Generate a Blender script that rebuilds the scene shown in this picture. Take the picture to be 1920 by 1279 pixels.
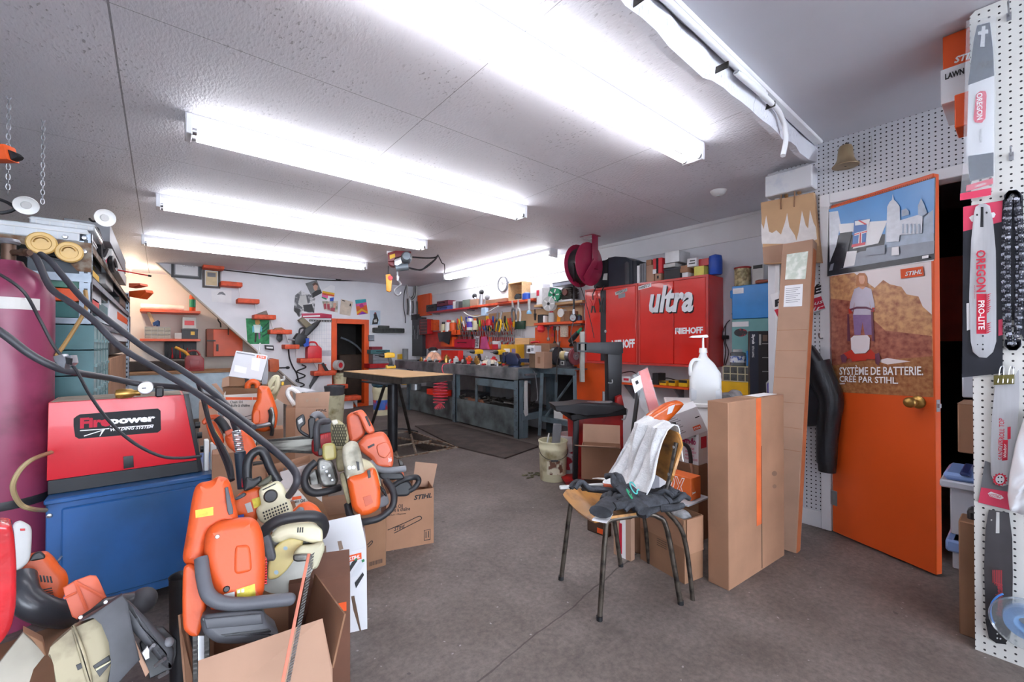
import bpy,bmesh,math,random
from mathutils import Vector,Matrix,Euler
from math import sin,cos,pi,radians,atan2,hypot
S=bpy.context.scene
for o in list(bpy.data.objects):
 bpy.data.objects.remove(o,do_unlink=True)
COL=S.collection
# camera, world, exposure
FPX=800.0;YAW=radians(39.52);PITCH=math.atan(6.5/800);CAMH=1.165
cam_d=bpy.data.cameras.new('camera');cam=bpy.data.objects.new('camera',cam_d);COL.objects.link(cam)
cam_d.sensor_width=36.0;cam_d.lens=FPX/1920*36.0;cam_d.clip_start=.05;cam_d.clip_end=60
cam.location=(0,0,CAMH);cam.rotation_euler=(pi/2+PITCH,0,-YAW)
S.camera=cam
w=bpy.data.worlds.new('world');S.world=w;w.use_nodes=True
w.node_tree.nodes['Background'].inputs[0].default_value=(.80,.88,1.0,1)
w.node_tree.nodes['Background'].inputs[1].default_value=13.5
S.view_settings.view_transform='Standard';S.view_settings.look='None'
S.view_settings.exposure=.46;S.view_settings.gamma=1.0
S.view_settings.use_curve_mapping=False
TUBE_STRENGTH=12.5
# rays of the photograph (1920x1279)
FWD=Vector((sin(YAW)*cos(PITCH),cos(YAW)*cos(PITCH),sin(PITCH)))
RGT=Vector((cos(YAW),-sin(YAW),0))
UPV=RGT.cross(FWD)
CAMP=Vector((0,0,CAMH))
def ray(u,v):return FWD+RGT*((u-960)/FPX)+UPV*((639.5-v)/FPX)
def pX(u,v,x):d=ray(u,v);return CAMP+d*(x/d.x)
def pY(u,v,y):d=ray(u,v);return CAMP+d*(y/d.y)
def pZ(u,v,z):d=ray(u,v);return CAMP+d*((z-CAMH)/d.z)
def pD(u,v,s):return CAMP+ray(u,v)*s
class Fr:
 """a local frame: x to the right, y into depth, z up"""
 def __init__(s,loc,rotz=.0,rx=.0,ry=.0,mat=None):
  s.m=mat if mat is not None else Matrix.Translation(loc)@E4((rx,ry,rotz))
  s.i=s.m.inverted()
 def px(s,u,v,y=.0):
  o=s.i@CAMP;d=(s.i.to_3x3())@ray(u,v)
  t=(y-o.y)/d.y
  return o+d*t
 def pz(s,u,v,z=.0):
  o=s.i@CAMP;d=(s.i.to_3x3())@ray(u,v)
  t=(z-o.z)/d.z
  return o+d*t
 def pd(s,u,v,d):
  return s.i@pD(u,v,d)
def CamFr(u,v,d,look=0):
 """frame at a point of the scene, turned towards the viewpoint's heading (1: towards the viewpoint, 2: leaning to it too)"""
 p=pD(u,v,d);a=-YAW
 if look:a=atan2(p.y,p.x)-pi/2
 return Fr(p,a,atan2(p.z-CAMH,hypot(p.x,p.y))*.8 if look>1 else 0)
 # materials
def lin(c):
 if isinstance(c,str):
  c=tuple(int(c[i:i+2],16)/255 for i in(0,2,4))
 return tuple((x/12.92 if x<=.04045 else((x+.055)/1.055)**2.4)for x in c)
MATS={}
def nz(N,L,P,sc,det=5,rg=.5):
 n=N.new('ShaderNodeTexNoise');n.inputs['Scale'].default_value=sc;n.inputs['Detail'].default_value=det;n.inputs['Roughness'].default_value=rg;L.new(P,n.inputs['Vector']);return n.outputs['Fac']
def rp(N,L,f,p0,c0,p1,c1):
 r=N.new('ShaderNodeValToRGB');e=r.color_ramp.elements
 for q,p,c in((e[0],p0,c0),(e[1],p1,c1)):q.position=p;q.color=(*(lin(c)if isinstance(c,str)else c),1)
 L.new(f,r.inputs['Fac']);return r.outputs['Color']
def bmp(N,L,b,h,st,ds=.01):
 p=N.new('ShaderNodeBump');p.inputs['Strength'].default_value=st;p.inputs['Distance'].default_value=ds;L.new(h,p.inputs['Height']);L.new(p.outputs['Normal'],b.inputs['Normal'])
def mp_(N,L,P,sc,rot=(0,0,0)):
 q=N.new('ShaderNodeMapping');q.inputs['Scale'].default_value=sc;q.inputs['Rotation'].default_value=rot;L.new(P,q.inputs['Vector']);return q.outputs[0]
def newm(name):
 m=bpy.data.materials.new(name);m.use_nodes=True;N=m.node_tree.nodes;return m,N,m.node_tree.links,N['Principled BSDF'],N.new('ShaderNodeTexCoord').outputs['Object']
def M(*a,**k):
 """a procedural finish: [name,] colour, roughness, metal and so on; asked for again, it is shared"""
 if len(a)==1 and a[0]in MATS:return MATS[a[0]]
 if len(a)>1 and isinstance(a[1],str):nm=key=a[0];a=a[1:]
 else:nm='finish';key=repr((a,k))
 if key not in MATS:MATS[key]=finish(nm,*a,**k)
 return MATS[key]
def finish(name,col,rough=.5,metal=.0,var=.12,scale=9,bump=0,bscale=60,col2=None,thr=(.42,.62),emit=None,alpha=None,trans=0,stretch=None,coat=0):
 m,N,L,b,out=newm(name);c=lin(col)
 for s_,v in(('Roughness',rough),('Metallic',metal),('Coat Weight',coat),('Transmission Weight',trans),('Alpha',1 if alpha is None else alpha)):b.inputs[s_].default_value=v
 if stretch:out=mp_(N,L,out,stretch)
 f=nz(N,L,out,scale)
 if col2:o=rp(N,L,f,thr[0],col2,thr[1],c)
 else:o=rp(N,L,f,.3,tuple(x*(1-var)for x in c),.7,tuple(min(1,x*(1+var))for x in c))
 L.new(o,b.inputs['Base Color'])
 if bump:bmp(N,L,b,nz(N,L,out,bscale,3),bump)
 if emit:b.inputs['Emission Color'].default_value=(*lin(emit[0]),1);b.inputs['Emission Strength'].default_value=emit[1]
 return m
def nm_(N,L,op,a,b=None):
 k=N.new('ShaderNodeMath');k.operation=op
 for i,x in enumerate((a,b)):
  if x is None:continue
  if isinstance(x,(int,float)):k.inputs[i].default_value=x
  else:L.new(x,k.inputs[i])
 return k.outputs[0]
def mixc(N,L,fac,c1,c2,mode='MIX'):
 k=N.new('ShaderNodeMix');k.data_type='RGBA';k.blend_type=mode
 for sock,x in((k.inputs['Factor'],fac),(k.inputs['A'],c1),(k.inputs['B'],c2)):
  if isinstance(x,(int,float)):sock.default_value=x
  elif isinstance(x,tuple):sock.default_value=x if len(x)==4 else(*x,1)
  else:L.new(x,sock)
 return k.outputs['Result']
def ceiling_mat():
 m,N,L,b,P=newm('painted_osb');b.inputs['Roughness'].default_value=.55
 base=lin('ebebf2')
 col=rp(N,L,nz(N,L,P,1.3,6),.3,tuple(x*.86 for x in base),.75,base)
 st=mp_(N,L,P,(85,34,40),(0,0,.6))
 f=nm_(N,L,'MULTIPLY',rp(N,L,nz(N,L,st,1,4),.60,'000000',.66,'ffffff'),rp(N,L,nz(N,L,P,2.5),.45,'000000',.66,'ffffff'))
 col=mixc(N,L,nm_(N,L,'MULTIPLY',f,.6),col,lin('55555c'))
 sep=N.new('ShaderNodeSeparateXYZ');L.new(P,sep.inputs[0])
 seam=None
 for ax,pos,wd in((0,-.145,.0035),(0,1.06,.0016),(0,2.28,.0016),(1,2.02,.0016),(1,3.5,.0014),(1,5,.0016),(1,6.9,.0016)):
  s_=nm_(N,L,'LESS_THAN',nm_(N,L,'ABSOLUTE',nm_(N,L,'SUBTRACT',sep.outputs[ax],pos)),wd)
  seam=s_ if seam is None else nm_(N,L,'MAXIMUM',seam,s_)
 L.new(mixc(N,L,nm_(N,L,'MULTIPLY',seam,.7),col,lin('4a4a50')),b.inputs['Base Color'])
 bmp(N,L,b,nz(N,L,st,1,8),.8,.006)
 return m
def floor_mat():
 m,N,L,b,P=newm('worn_concrete')
 base=rp(N,L,nz(N,L,P,1.1,6,.6),.32,'645a54',.72,'887e78')
 grime=rp(N,L,nz(N,L,P,2.4,8,.7),.45,'000000',.62,'ffffff')
 sepp=N.new('ShaderNodeSeparateXYZ');L.new(P,sepp.inputs[0])
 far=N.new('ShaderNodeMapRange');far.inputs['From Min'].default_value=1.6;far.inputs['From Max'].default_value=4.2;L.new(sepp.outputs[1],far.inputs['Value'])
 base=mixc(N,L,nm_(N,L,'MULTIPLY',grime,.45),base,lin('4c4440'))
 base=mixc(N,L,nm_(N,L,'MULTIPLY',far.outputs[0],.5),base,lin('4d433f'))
 base=mixc(N,L,.5,base,rp(N,L,nz(N,L,P,42,4,.75),.3,'6f6f6f',.72,'e6e6e6'),'OVERLAY')
 for sc,r_,k,c in((16,.075,.5,'b9b4b2'),(6.3,.07,.6,'3a3534')):
  vo=N.new('ShaderNodeTexVoronoi');vo.inputs['Scale'].default_value=sc
  wv=N.new('ShaderNodeVectorMath');wv.operation='ADD';L.new(P,wv.inputs[0]);L.new(mixc(N,L,1.0,nz(N,L,P,30),(.03,.03,.03),'MULTIPLY'),wv.inputs[1]);L.new(wv.outputs[0],vo.inputs['Vector'])
  hit=nm_(N,L,'MULTIPLY',nm_(N,L,'LESS_THAN',vo.outputs['Distance'],r_),nm_(N,L,'GREATER_THAN',nz(N,L,P,3.3),.5))
  base=mixc(N,L,nm_(N,L,'MULTIPLY',hit,k),base,lin(c))
 ww=nm_(N,L,'ADD',nm_(N,L,'MULTIPLY',nm_(N,L,'SUBTRACT',nz(N,L,P,4,4),.5),.05),sepp.outputs[1])
 ck=nm_(N,L,'LESS_THAN',nm_(N,L,'ABSOLUTE',nm_(N,L,'SUBTRACT',nm_(N,L,'SUBTRACT',ww,nm_(N,L,'MULTIPLY',sepp.outputs[0],.147)),1.095)),.0035)
 L.new(mixc(N,L,nm_(N,L,'MULTIPLY',ck,.75),base,lin('3b322d')),b.inputs['Base Color'])
 rr=N.new('ShaderNodeMapRange');rr.inputs['To Min'].default_value=.42;rr.inputs['To Max'].default_value=.75;L.new(nz(N,L,P,3),rr.inputs['Value']);L.new(rr.outputs[0],b.inputs['Roughness'])
 bmp(N,L,b,nz(N,L,P,30,6),.25,.006)
 return m
def pegboard_mat(name,col,ax,pitch,rad,hole='15151a'):
 """hardboard with a square grid of punched holes; ax = the two object axes of the board"""
 m,N,L,b,P=newm(name);b.inputs['Roughness'].default_value=.45
 sp=N.new('ShaderNodeSeparateXYZ');L.new(P,sp.inputs[0])
 d=[]
 for a in ax:q=nm_(N,L,'SUBTRACT',nm_(N,L,'FRACT',nm_(N,L,'DIVIDE',sp.outputs[a],pitch)),.5);d.append(nm_(N,L,'MULTIPLY',q,q))
 h=nm_(N,L,'LESS_THAN',nm_(N,L,'SQRT',nm_(N,L,'ADD',d[0],d[1])),rad/pitch)
 c=lin(col);L.new(mixc(N,L,h,rp(N,L,nz(N,L,P,3,6),.3,tuple(x*.88 for x in c),1,c),lin(hole)),b.inputs['Base Color'])
 return m
 # mesh builder
def pp_(p):return p if hasattr(p[0],"__len__")else list(zip(p[::2],p[1::2]))
def E4(e):return Euler(e).to_matrix().to_4x4()
def catmull(pts,n=6):
 pts=[Vector(p)for p in pts]
 if len(pts)<3:return pts
 out=[]
 for i in range(len(pts)-1):
  p0=pts[max(i-1,0)];p1=pts[i];p2=pts[i+1];p3=pts[min(i+2,len(pts)-1)]
  for k in range(n):
   t=k/n;t2=t*t;t3=t2*t
   out.append(.5*((2*p1)+(-p0+p2)*t+(2*p0-5*p1+4*p2-p3)*t2+(-p0+3*p1-3*p2+p3)*t3))
 out.append(pts[-1]);return out
class MB:
 def __init__(s):s.v=[];s.f=[];s.mi=[];s.cur=0;s.T=Matrix.Identity(4)
 def mat(s,k):s.cur=k;return s
 def at(s,loc=(0,0,0),rot=(0,0,0)):s.T=Matrix.Translation(loc)@Euler(rot).to_matrix().to_4x4();return s
 def add(s,vs,fs):
  o=len(s.v);s.v+=[tuple(s.T@Vector(p))for p in vs]
  s.f+=[tuple(i+o for i in f)for f in fs];s.mi+=[s.cur]*len(fs);return s
 def _bm(s,bm):
  bm.verts.index_update();s.add([v.co[:]for v in bm.verts],[[v.index for v in f.verts]for f in bm.faces]);bm.free();return s
 def box(s,x0,x1,y0,y1,z0,z1,bev=.0,seg=1):
  if x0>x1:x0,x1=x1,x0
  if y0>y1:y0,y1=y1,y0
  if z0>z1:z0,z1=z1,z0
  vs=[(x0,y0,z0),(x1,y0,z0),(x1,y1,z0),(x0,y1,z0),(x0,y0,z1),(x1,y0,z1),(x1,y1,z1),(x0,y1,z1)]
  fs=[(0,3,2,1),(4,5,6,7),(0,1,5,4),(1,2,6,5),(2,3,7,6),(3,0,4,7)]
  if not bev:return s.add(vs,fs)
  bm=bmesh.new();bv=[bm.verts.new(p)for p in vs]
  for f in fs:bm.faces.new([bv[i]for i in f])
  bev=min(bev,.49*min(x1-x0,y1-y0,z1-z0))
  bmesh.ops.bevel(bm,geom=bm.edges[:],offset=bev,segments=seg,affect='EDGES',profile=.5)
  return s._bm(bm)
 def quad(s,a,b,c,d):return s.add([a,b,c,d],[(0,1,2,3)])
 def cyl(s,p0,p1,r0,r1=None,n=14,caps=True):
  p0=Vector(p0);p1=Vector(p1);r1=r0 if r1 is None else r1
  d=(p1-p0);a=d.normalized()if d.length>1e-9 else Vector((0,0,1))
  t=Vector((0,0,1))if abs(a.z)<.9 else Vector((1,0,0));x=a.cross(t).normalized();y=a.cross(x)
  vs=[]
  for p,r in((p0,r0),(p1,r1)):
   for i in range(n):q=2*pi*i/n;vs.append(p+x*(r*cos(q))+y*(r*sin(q)))
  fs=[(i,i+n,(i+1)%n+n,(i+1)%n)for i in range(n)]
  if caps:fs+=[tuple(range(n)),tuple(reversed(range(n,2*n)))]
  return s.add(vs,fs)
 def tube(s,pts,r,n=8,sm=6,closed=False,rr=None,flat=None):
  P=catmull(pts,sm)if sm else[Vector(p)for p in pts]
  if closed:P=P[:-1]if(P[0]-P[-1]).length<1e-6 else P
  m=len(P);vs=[];prev=None
  for i,p in enumerate(P):
   if closed:t=P[(i+1)%m]-P[i-1]
   else:t=P[min(i+1,m-1)]-P[max(i-1,0)]
   t=t.normalized()if t.length>1e-9 else Vector((0,0,1))
   if prev is None:
    q=Vector((0,0,1))if abs(t.z)<.9 else Vector((1,0,0));x=t.cross(q).normalized()
   else:
    x=prev-t*prev.dot(t);x=x.normalized()if x.length>1e-9 else t.orthogonal().normalized()
   prev=x;y=t.cross(x)
   rad=r if rr is None else rr[0]+(rr[1]-rr[0])*i/max(1,m-1)
   fx=1 if flat is None else flat
   for k in range(n):a=2*pi*k/n;vs.append(p+x*(rad*cos(a)*fx)+y*(rad*sin(a)))
  fs=[]
  for i in range(m if closed else m-1):
   j=(i+1)%m
   for k in range(n):fs.append((i*n+k,i*n+(k+1)%n,j*n+(k+1)%n,j*n+k))
  if not closed:fs+=[tuple(reversed(range(n))),tuple(range((m-1)*n,m*n))]
  return s.add(vs,fs)
 def lathe(s,prof,n=20,c=(0,0,0),ax='z',caps=True):
  vs=[];c=Vector(c)
  for r,z in pp_(prof):
   for k in range(n):
    a=2*pi*k/n;p=(r*cos(a),r*sin(a),z)
    if ax=='y':p=(p[0],p[2],p[1])
    elif ax=='x':p=(p[2],p[0],p[1])
    vs.append(c+Vector(p))
  prof=pp_(prof);m=len(prof);fs=[]
  for i in range(m-1):
   for k in range(n):
    q=(i*n+k,i*n+(k+1)%n,(i+1)*n+(k+1)%n,(i+1)*n+k);fs.append(q if ax!='y' else q[::-1])
  if caps:
   if prof[0][0]>1e-5:fs.append(tuple(reversed(range(n))))
   if prof[-1][0]>1e-5:fs.append(tuple(range((m-1)*n,m*n)))
  return s.add(vs,fs)
 def prism(s,pts,y0,y1,bev=.0,seg=2,taper=None):
  """outline of (x, z) points extruded from y0 (front) to y1"""
  pts=[(p[0],p[-1])for p in pp_(pts)]
  A=sum(pts[i][0]*pts[(i+1)%len(pts)][1]-pts[(i+1)%len(pts)][0]*pts[i][1]for i in range(len(pts)))
  if A<0:pts=pts[::-1]
  if y0>y1:y0,y1=y1,y0
  bev=min(bev,(y1-y0)*.45)
  if bev>=.004 and seg>2:return s.pillow(pts,y0,y1,bev)
  n=len(pts);bm=bmesh.new()
  f0=[bm.verts.new((x,y0,z))for x,z in pp_(pts)];f1=[bm.verts.new((x,y1,z))for x,z in pp_(pts)]
  a=bm.faces.new(f0);b_=bm.faces.new(f1[::-1])
  for i in range(n):bm.faces.new([f0[i],f1[i],f1[(i+1)%n],f0[(i+1)%n]])
  if bev:
   bmesh.ops.bevel(bm,geom=list(a.edges)+list(b_.edges),offset=bev,segments=seg,affect='EDGES',profile=.6)
  bmesh.ops.recalc_face_normals(bm,faces=bm.faces[:])
  return s._bm(bm)
 def pillow(s,pts,y0,y1,b):
  """softened moulding: rounded outline, rounded front and back edges, slightly domed front"""
  for k in(.16,.22,.25):
   q=[]
   for i,p in enumerate(pts):
    a=pts[i-1];c=pts[(i+1)%len(pts)]
    q+=[(p[0]+(a[0]-p[0])*k,p[1]+(a[1]-p[1])*k),(p[0]+(c[0]-p[0])*k,p[1]+(c[1]-p[1])*k)]
   pts=q
  n=len(pts);nr=[]
  for i,p in enumerate(pts):
   a=pts[i-1];c=pts[(i+1)%n];dx,dz=c[0]-a[0],c[1]-a[1];L_=hypot(dx,dz)or 1;nr.append((-dz/L_,dx/L_))
  lim=[]
  for i,p in enumerate(pts):
   a=pts[i-1];c=pts[(i+1)%n];u=(p[0]-a[0],p[1]-a[1]);v=(c[0]-p[0],c[1]-p[1]);lu,lv=hypot(*u),hypot(*v)
   th=atan2(u[0]*v[1]-u[1]*v[0],u[0]*v[0]+u[1]*v[1]);lim.append(.85*(lu+lv)/2/th if th>.01 else 1)
  for _ in range(3):
   for i in list(range(n))+list(range(n-1,-1,-1)):
    for j in(i-1,(i+1)%n):lim[i]=min(lim[i],lim[j]+.8*hypot(pts[i][0]-pts[j][0],pts[i][1]-pts[j][1]))
  wd=min(max(p[0]for p in pts)-min(p[0]for p in pts),max(p[1]for p in pts)-min(p[1]for p in pts))
  b=min(b,wd*.2);g=-b*.3
  R_=[(b*1.15,y0),(b,y0),(b*.45,y0+b*.16),(b*.1,y0+b*.5),(0,y0+b),(0,y1-b),(b*.1,y1-b*.5),(b,y1),(b*1.15,y1)]
  vs=[]
  for ins,y in R_:vs+=[(p[0]+m[0]*(min(ins,l)+g),y,p[1]+m[1]*(min(ins,l)+g))for p,m,l in zip(pts,nr,lim)]
  fs=[(k*n+i,k*n+(i+1)%n,(k+1)*n+(i+1)%n,(k+1)*n+i)for k in range(len(R_)-1)for i in range(n)]
  fs+=[tuple(range(n-1,-1,-1)),tuple(range((len(R_)-1)*n,len(R_)*n))]
  return s.add(vs,[f[::-1]for f in fs])
 def ball(s,c,rx,ry=None,rz=None,n=14,m=9):
  ry=rx if ry is None else ry;rz=rx if rz is None else rz
  vs=[];c=Vector(c)
  for i in range(1,m):
   t=pi*i/m
   for k in range(n):a=2*pi*k/n;vs.append(c+Vector((rx*sin(t)*cos(a),ry*sin(t)*sin(a),rz*cos(t))))
  fs=[]
  for i in range(m-2):
   for k in range(n):fs.append((i*n+k,(i+1)*n+k,(i+1)*n+(k+1)%n,i*n+(k+1)%n))
  vs+=[c+Vector((0,0,rz)),c-Vector((0,0,rz))];t_,b_=len(vs)-2,len(vs)-1
  for k in range(n):fs.append((t_,k,(k+1)%n));fs.append((b_,(m-2)*n+(k+1)%n,(m-2)*n+k))
  return s.add(vs,fs)
 def sheet(s,fn,nu,nv,th=.002):
  """a thin solid sheet through the points fn(s, t)"""
  G=[[Vector(fn(i/nu,j/nv))for j in range(nv+1)]for i in range(nu+1)]
  nr=[[None]*(nv+1)for _ in range(nu+1)]
  for i in range(nu+1):
   for j in range(nv+1):
    a=G[min(i+1,nu)][j]-G[max(i-1,0)][j];b=G[i][min(j+1,nv)]-G[i][max(j-1,0)]
    q=a.cross(b);nr[i][j]=q.normalized()if q.length>1e-12 else Vector((0,0,1))
  vs=[G[i][j]+nr[i][j]*th/2 for i in range(nu+1)for j in range(nv+1)]+[G[i][j]-nr[i][j]*th/2 for i in range(nu+1)for j in range(nv+1)]
  k=(nu+1)*(nv+1);I=lambda i,j:i*(nv+1)+j;fs=[]
  for i in range(nu):
   for j in range(nv):
    fs.append((I(i,j),I(i+1,j),I(i+1,j+1),I(i,j+1)));fs.append((k+I(i,j),k+I(i,j+1),k+I(i+1,j+1),k+I(i+1,j)))
  for i in range(nu):
   fs.append((I(i,0),k+I(i,0),k+I(i+1,0),I(i+1,0)));fs.append((I(i,nv),I(i+1,nv),k+I(i+1,nv),k+I(i,nv)))
  for j in range(nv):
   fs.append((I(0,j),I(0,j+1),k+I(0,j+1),k+I(0,j)));fs.append((I(nu,j),k+I(nu,j),k+I(nu,j+1),I(nu,j+1)))
  return s.add(vs,fs)
 def bd(s,name,mats,parent=None,smooth=40):
  me=bpy.data.meshes.new(name);me.from_pydata(s.v,[],s.f)
  mats=mats if isinstance(mats,(list,tuple))else[mats]
  for m in mats:me.materials.append(m)
  if len(mats)>1:me.polygons.foreach_set('material_index',s.mi)
  if smooth:
   me.polygons.foreach_set('use_smooth',[len(f)<9 for f in s.f]);me.set_sharp_from_angle(angle=radians(smooth))
  me.update();o=bpy.data.objects.new(name,me);COL.objects.link(o)
  if parent is not None:o.parent=parent
  return o
def tag(o,label=None,cat=None,group=None,kind=None):
 if label:o['label']=label
 if cat:o['category']=cat
 if group:o['group']=group
 if kind:o['kind']=kind
 return o
def T(name,label,cat,fr,group=None):
 """an Empty at the thing's base; fr is a frame or (location, rotz)"""
 o=bpy.data.objects.new(name,None);o.empty_display_size=.05;COL.objects.link(o)
 if isinstance(fr,Fr):o.matrix_world=fr.m
 else:o.location=fr[0];o.rotation_euler=(0,0,fr[1]if len(fr)>1 else 0)
 return tag(o,label,cat,group)
def solo(name,mb,mat,label,cat,fr=None,group=None,smooth=40):
 o=mb.bd(name,mat,None,smooth)
 if isinstance(fr,Fr):o.matrix_world=fr.m
 elif fr is not None:o.location=fr[0];o.rotation_euler=(0,0,fr[1]if len(fr)>1 else 0)
 return tag(o,label,cat,group)
def dup(root,loc=None,rotz=None,label=None,mat=None):
 r=root.copy();COL.objects.link(r)
 if mat is not None:r.matrix_world=mat
 else:
  if loc is not None:r.location=loc
  if rotz is not None:r.rotation_euler=(0,0,rotz)
 if label:r['label']=label
 for ch in list(root.children):
  c=ch.copy();COL.objects.link(c);c.parent=r
  for g in ch.children:
   d=g.copy();COL.objects.link(d);d.parent=c
 return r
def stc(name,mb,mat,parent=None,smooth=30):
 o=mb.bd(name,mat,parent,smooth)
 if parent is None:o['kind']='structure'
 return o
_txt={}
def txt(parent,name,s,size,loc,mat,rot=(pi/2,0,0),bold=.0,shear=.0,ext=.0004,sx=1.0,align='LEFT',spacing=1.0,label=None):
 """lettering as a thin mesh standing in the local xz plane, facing -y"""
 cu=bpy.data.curves.new('lettering','FONT');cu.body=s;cu.size=size;cu.offset=bold;cu.shear=shear;cu.extrude=ext
 cu.align_x=align;cu.space_character=spacing;cu.resolution_u=2
 to=bpy.data.objects.new('lettering',cu);COL.objects.link(to)
 bpy.context.view_layer.update()
 dg=bpy.context.evaluated_depsgraph_get()
 me=bpy.data.meshes.new_from_object(to.evaluated_get(dg),depsgraph=dg)
 bpy.data.objects.remove(to,do_unlink=True);bpy.data.curves.remove(cu)
 me.transform(Matrix.Diagonal((sx,1,1,1)));me.transform(Euler(rot).to_matrix().to_4x4());me.transform(Matrix.Translation(loc))
 me.materials.clear();me.materials.append(mat)
 o=bpy.data.objects.new(name,me);COL.objects.link(o)
 if parent is not None:o.parent=parent
 if label:o['label']=label
 return o
def txtpx(parent,fr,name,s,u0,v0,u1,v1,mat,y=-.0015,bold=.0,shear=.0,ext=.0004,fit=True):
 """lettering whose baseline starts at pixel (u0,v1)and that fills the box, on the plane y of frame fr"""
 a=fr.px(u0,v1,y);b=fr.px(u1,v0,y);top=fr.px(u0,v0,y)
 hgt=abs(top.z-a.z);wid=abs(b.x-a.x)
 o=txt(parent,name,s,hgt*1.4,(0,0,0),mat,bold=bold,shear=shear,ext=ext)
 xs=[q.co.x for q in o.data.vertices];zs=[q.co.z for q in o.data.vertices]
 if xs:
  kx=wid/max(1e-6,max(xs)-min(xs));kz=hgt/max(1e-6,max(zs)-min(zs))if fit else kx
  for q in o.data.vertices:
   q.co.x=a.x+(q.co.x-min(xs))*kx;q.co.z=a.z+(q.co.z-min(zs))*kz;q.co.y+=y
 return o
def flat(parent,name,items,y,mats,step=.0004):
 """printed sheet artwork: polygons of (x, z) laid one over another by hair's breadths"""
 mb=MB();yy=y
 for k,pts in items:
  n=len(pts);mb.mat(k);yy-=step
  P=[(p[0],yy,p[-1])for p in pts]
  A=sum(P[i][0]*P[(i+1)%n][2]-P[(i+1)%n][0]*P[i][2]for i in range(n))
  if A<0:P=P[::-1]
  mb.add(P,[tuple(range(n))])
 return mb.bd(name,mats,parent,0)
R=random.Random(7)
# materials in common use
CARD=M('9b7359',.85,var=.13,scale=5,bump=.08,bscale=40)
CARD2=M('8b664c',.85,var=.15,scale=5,bump=.08,bscale=40)
CARDL=M('a98670',.85,var=.1,scale=5)
CARDIN=M('8a6a50',.9,var=.15,scale=6)
WB=M('d9d9dc',.7,var=.06,scale=4)
ORANGE=M('d5531d',.48,scale=11,col2='8a3a18',thr=(.26,.4),bump=.06,bscale=90)
ORANGE_D=M('cc5f40',.5,var=.12,scale=10)
OP=M('e4561e',.4,var=.12,scale=4)
ORWOOD=M('d8532f',.6,var=.25,scale=18)
BK=M('1d1e22',.45,var=.2,scale=12)
GREYP=M('4a4b50',.5,var=.15,scale=14)
MG=M('77787d',.5,var=.1)
LT=M('bdbdbb',.5,var=.1)
CREAM=M('d6cfae',.45,var=.1,scale=12)
STEEL=M('a9abb0',.35,.85,var=.15,scale=20)
DS=M('45423f',.5,.6,var=.3,scale=20)
RUST=M('6c4f3a',.8,.3,var=.4,scale=25,col2='8d8478',thr=(.4,.6))
GALV=M('8d96a0',.45,.7,var=.2,scale=14)
BLUEGREY=M('63737c',.5,.2,col2='3d4446',thr=(.28,.5),scale=6)
BENCHTOP=M('8b8f93',.42,.5,col2='50545a',thr=(.32,.6),scale=5)
REDP=M('d8281f',.25,var=.1,scale=3,coat=.3)
REDD=M('b01b20',.35,var=.2,scale=8)
RP=M('d42a33',.4,var=.12)
WHITEP=M('e6e6e8',.55,var=.05,scale=3)
WP=M('e4e4e2',.4,var=.05)
PAPER=M('e8e8ea',.8,var=.04)
INK=M('1b1b20',.7,var=.1)
INKR=M('c4203a',.7,var=.1)
INKW=M('f0f0f0',.6,var=.02)
INKO=M('e4571f',.6,var=.05)
INKG=M('8a8a90',.7,var=.1)
RU=M('26262a',.5,var=.2,scale=30)
HOSE=M('3a3a40',.45,var=.15,scale=20)
WOODL=M('c9a377',.6,var=.15,scale=4,stretch=(1,12,12))
YL=M('e2b21d',.4,var=.12)
BLUEP=M('1f4fb5',.4,var=.12)
GREENP=M('159064',.4,var=.12)
TEAL=M('3f6f73',.45,var=.15)
CLEAR=M('dfe6ea',.12,var=.02,trans=.85,alpha=.55)
FILM=M('e6ecf0',.08,var=.02,alpha=.12)
BRASS=M('b08a4a',.35,.8,var=.2)
OSB=ceiling_mat();CONC=floor_mat()
WALLW=M('dedfe4',.6,var=.07,scale=2.2,bump=.05,bscale=20)
WARMW=M('e8dccf',.6,var=.06,scale=2.2)
# the room
CZ=2.35;NZ=2.45;SY=.89;WX=4.08;WY=8.04;DX=3.25
pa=pZ(757,857,0);pb=pZ(852,839,0);pc=pZ(745,812,0)
PX0,PX1,PY0,PY1=1.90,2.58,4.13,5.25
mb=MB()
for x0,x1,y0,y1 in((-4,PX0,-5,9.6),(PX1,7,-5,9.6),(PX0,PX1,-5,PY0),(PX0,PX1,PY1,9.6)):
 mb.box(x0,x1,y0,y1,-.25,0)
mb.box(PX0,PX1,PY0,PY1,-.3,-.16)
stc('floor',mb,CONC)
mb=MB().box(-4,7,SY,9.6,CZ,CZ+.2);stc('ceiling',mb,OSB)
NEARC=M('c6c6ce',.5,var=.06,scale=1.5)
mb=MB().box(-4,7,-5,SY+.0,NZ,NZ+.1);stc('ceiling_near',mb,NEARC)
mb=MB();rr=random.Random(3)
n=46;xs=[-1.0+i*(4.25)/n for i in range(n+1)]
vs=[];fs=[]
for i,x in enumerate(xs):
 zb=CZ-.012-.02*rr.random()-(.03 if 26<i<31 else 0)
 for(yy,zz)in((SY-.012-.012*rr.random(),NZ),(SY-.02-.02*rr.random(),(NZ+CZ)/2),(SY-.01-.02*rr.random(),zb),(SY+.012,zb)):
  vs.append((x,yy,zz))
for i in range(n):
 for k in range(3):fs.append((i*4+k,i*4+k+1,(i+1)*4+k+1,(i+1)*4+k))
mb.add(vs,fs);stc('trim_1',mb,OSB)
mb=MB().box(-1,3.2,SY-.075,SY-.03,NZ-.022,NZ-.001,.004);stc('trim_2',mb,WHITEP)
mb=MB().box(WX,WX+.1,1.2,8.2,0,CZ);stc('wall_right',mb,WALLW)
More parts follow.
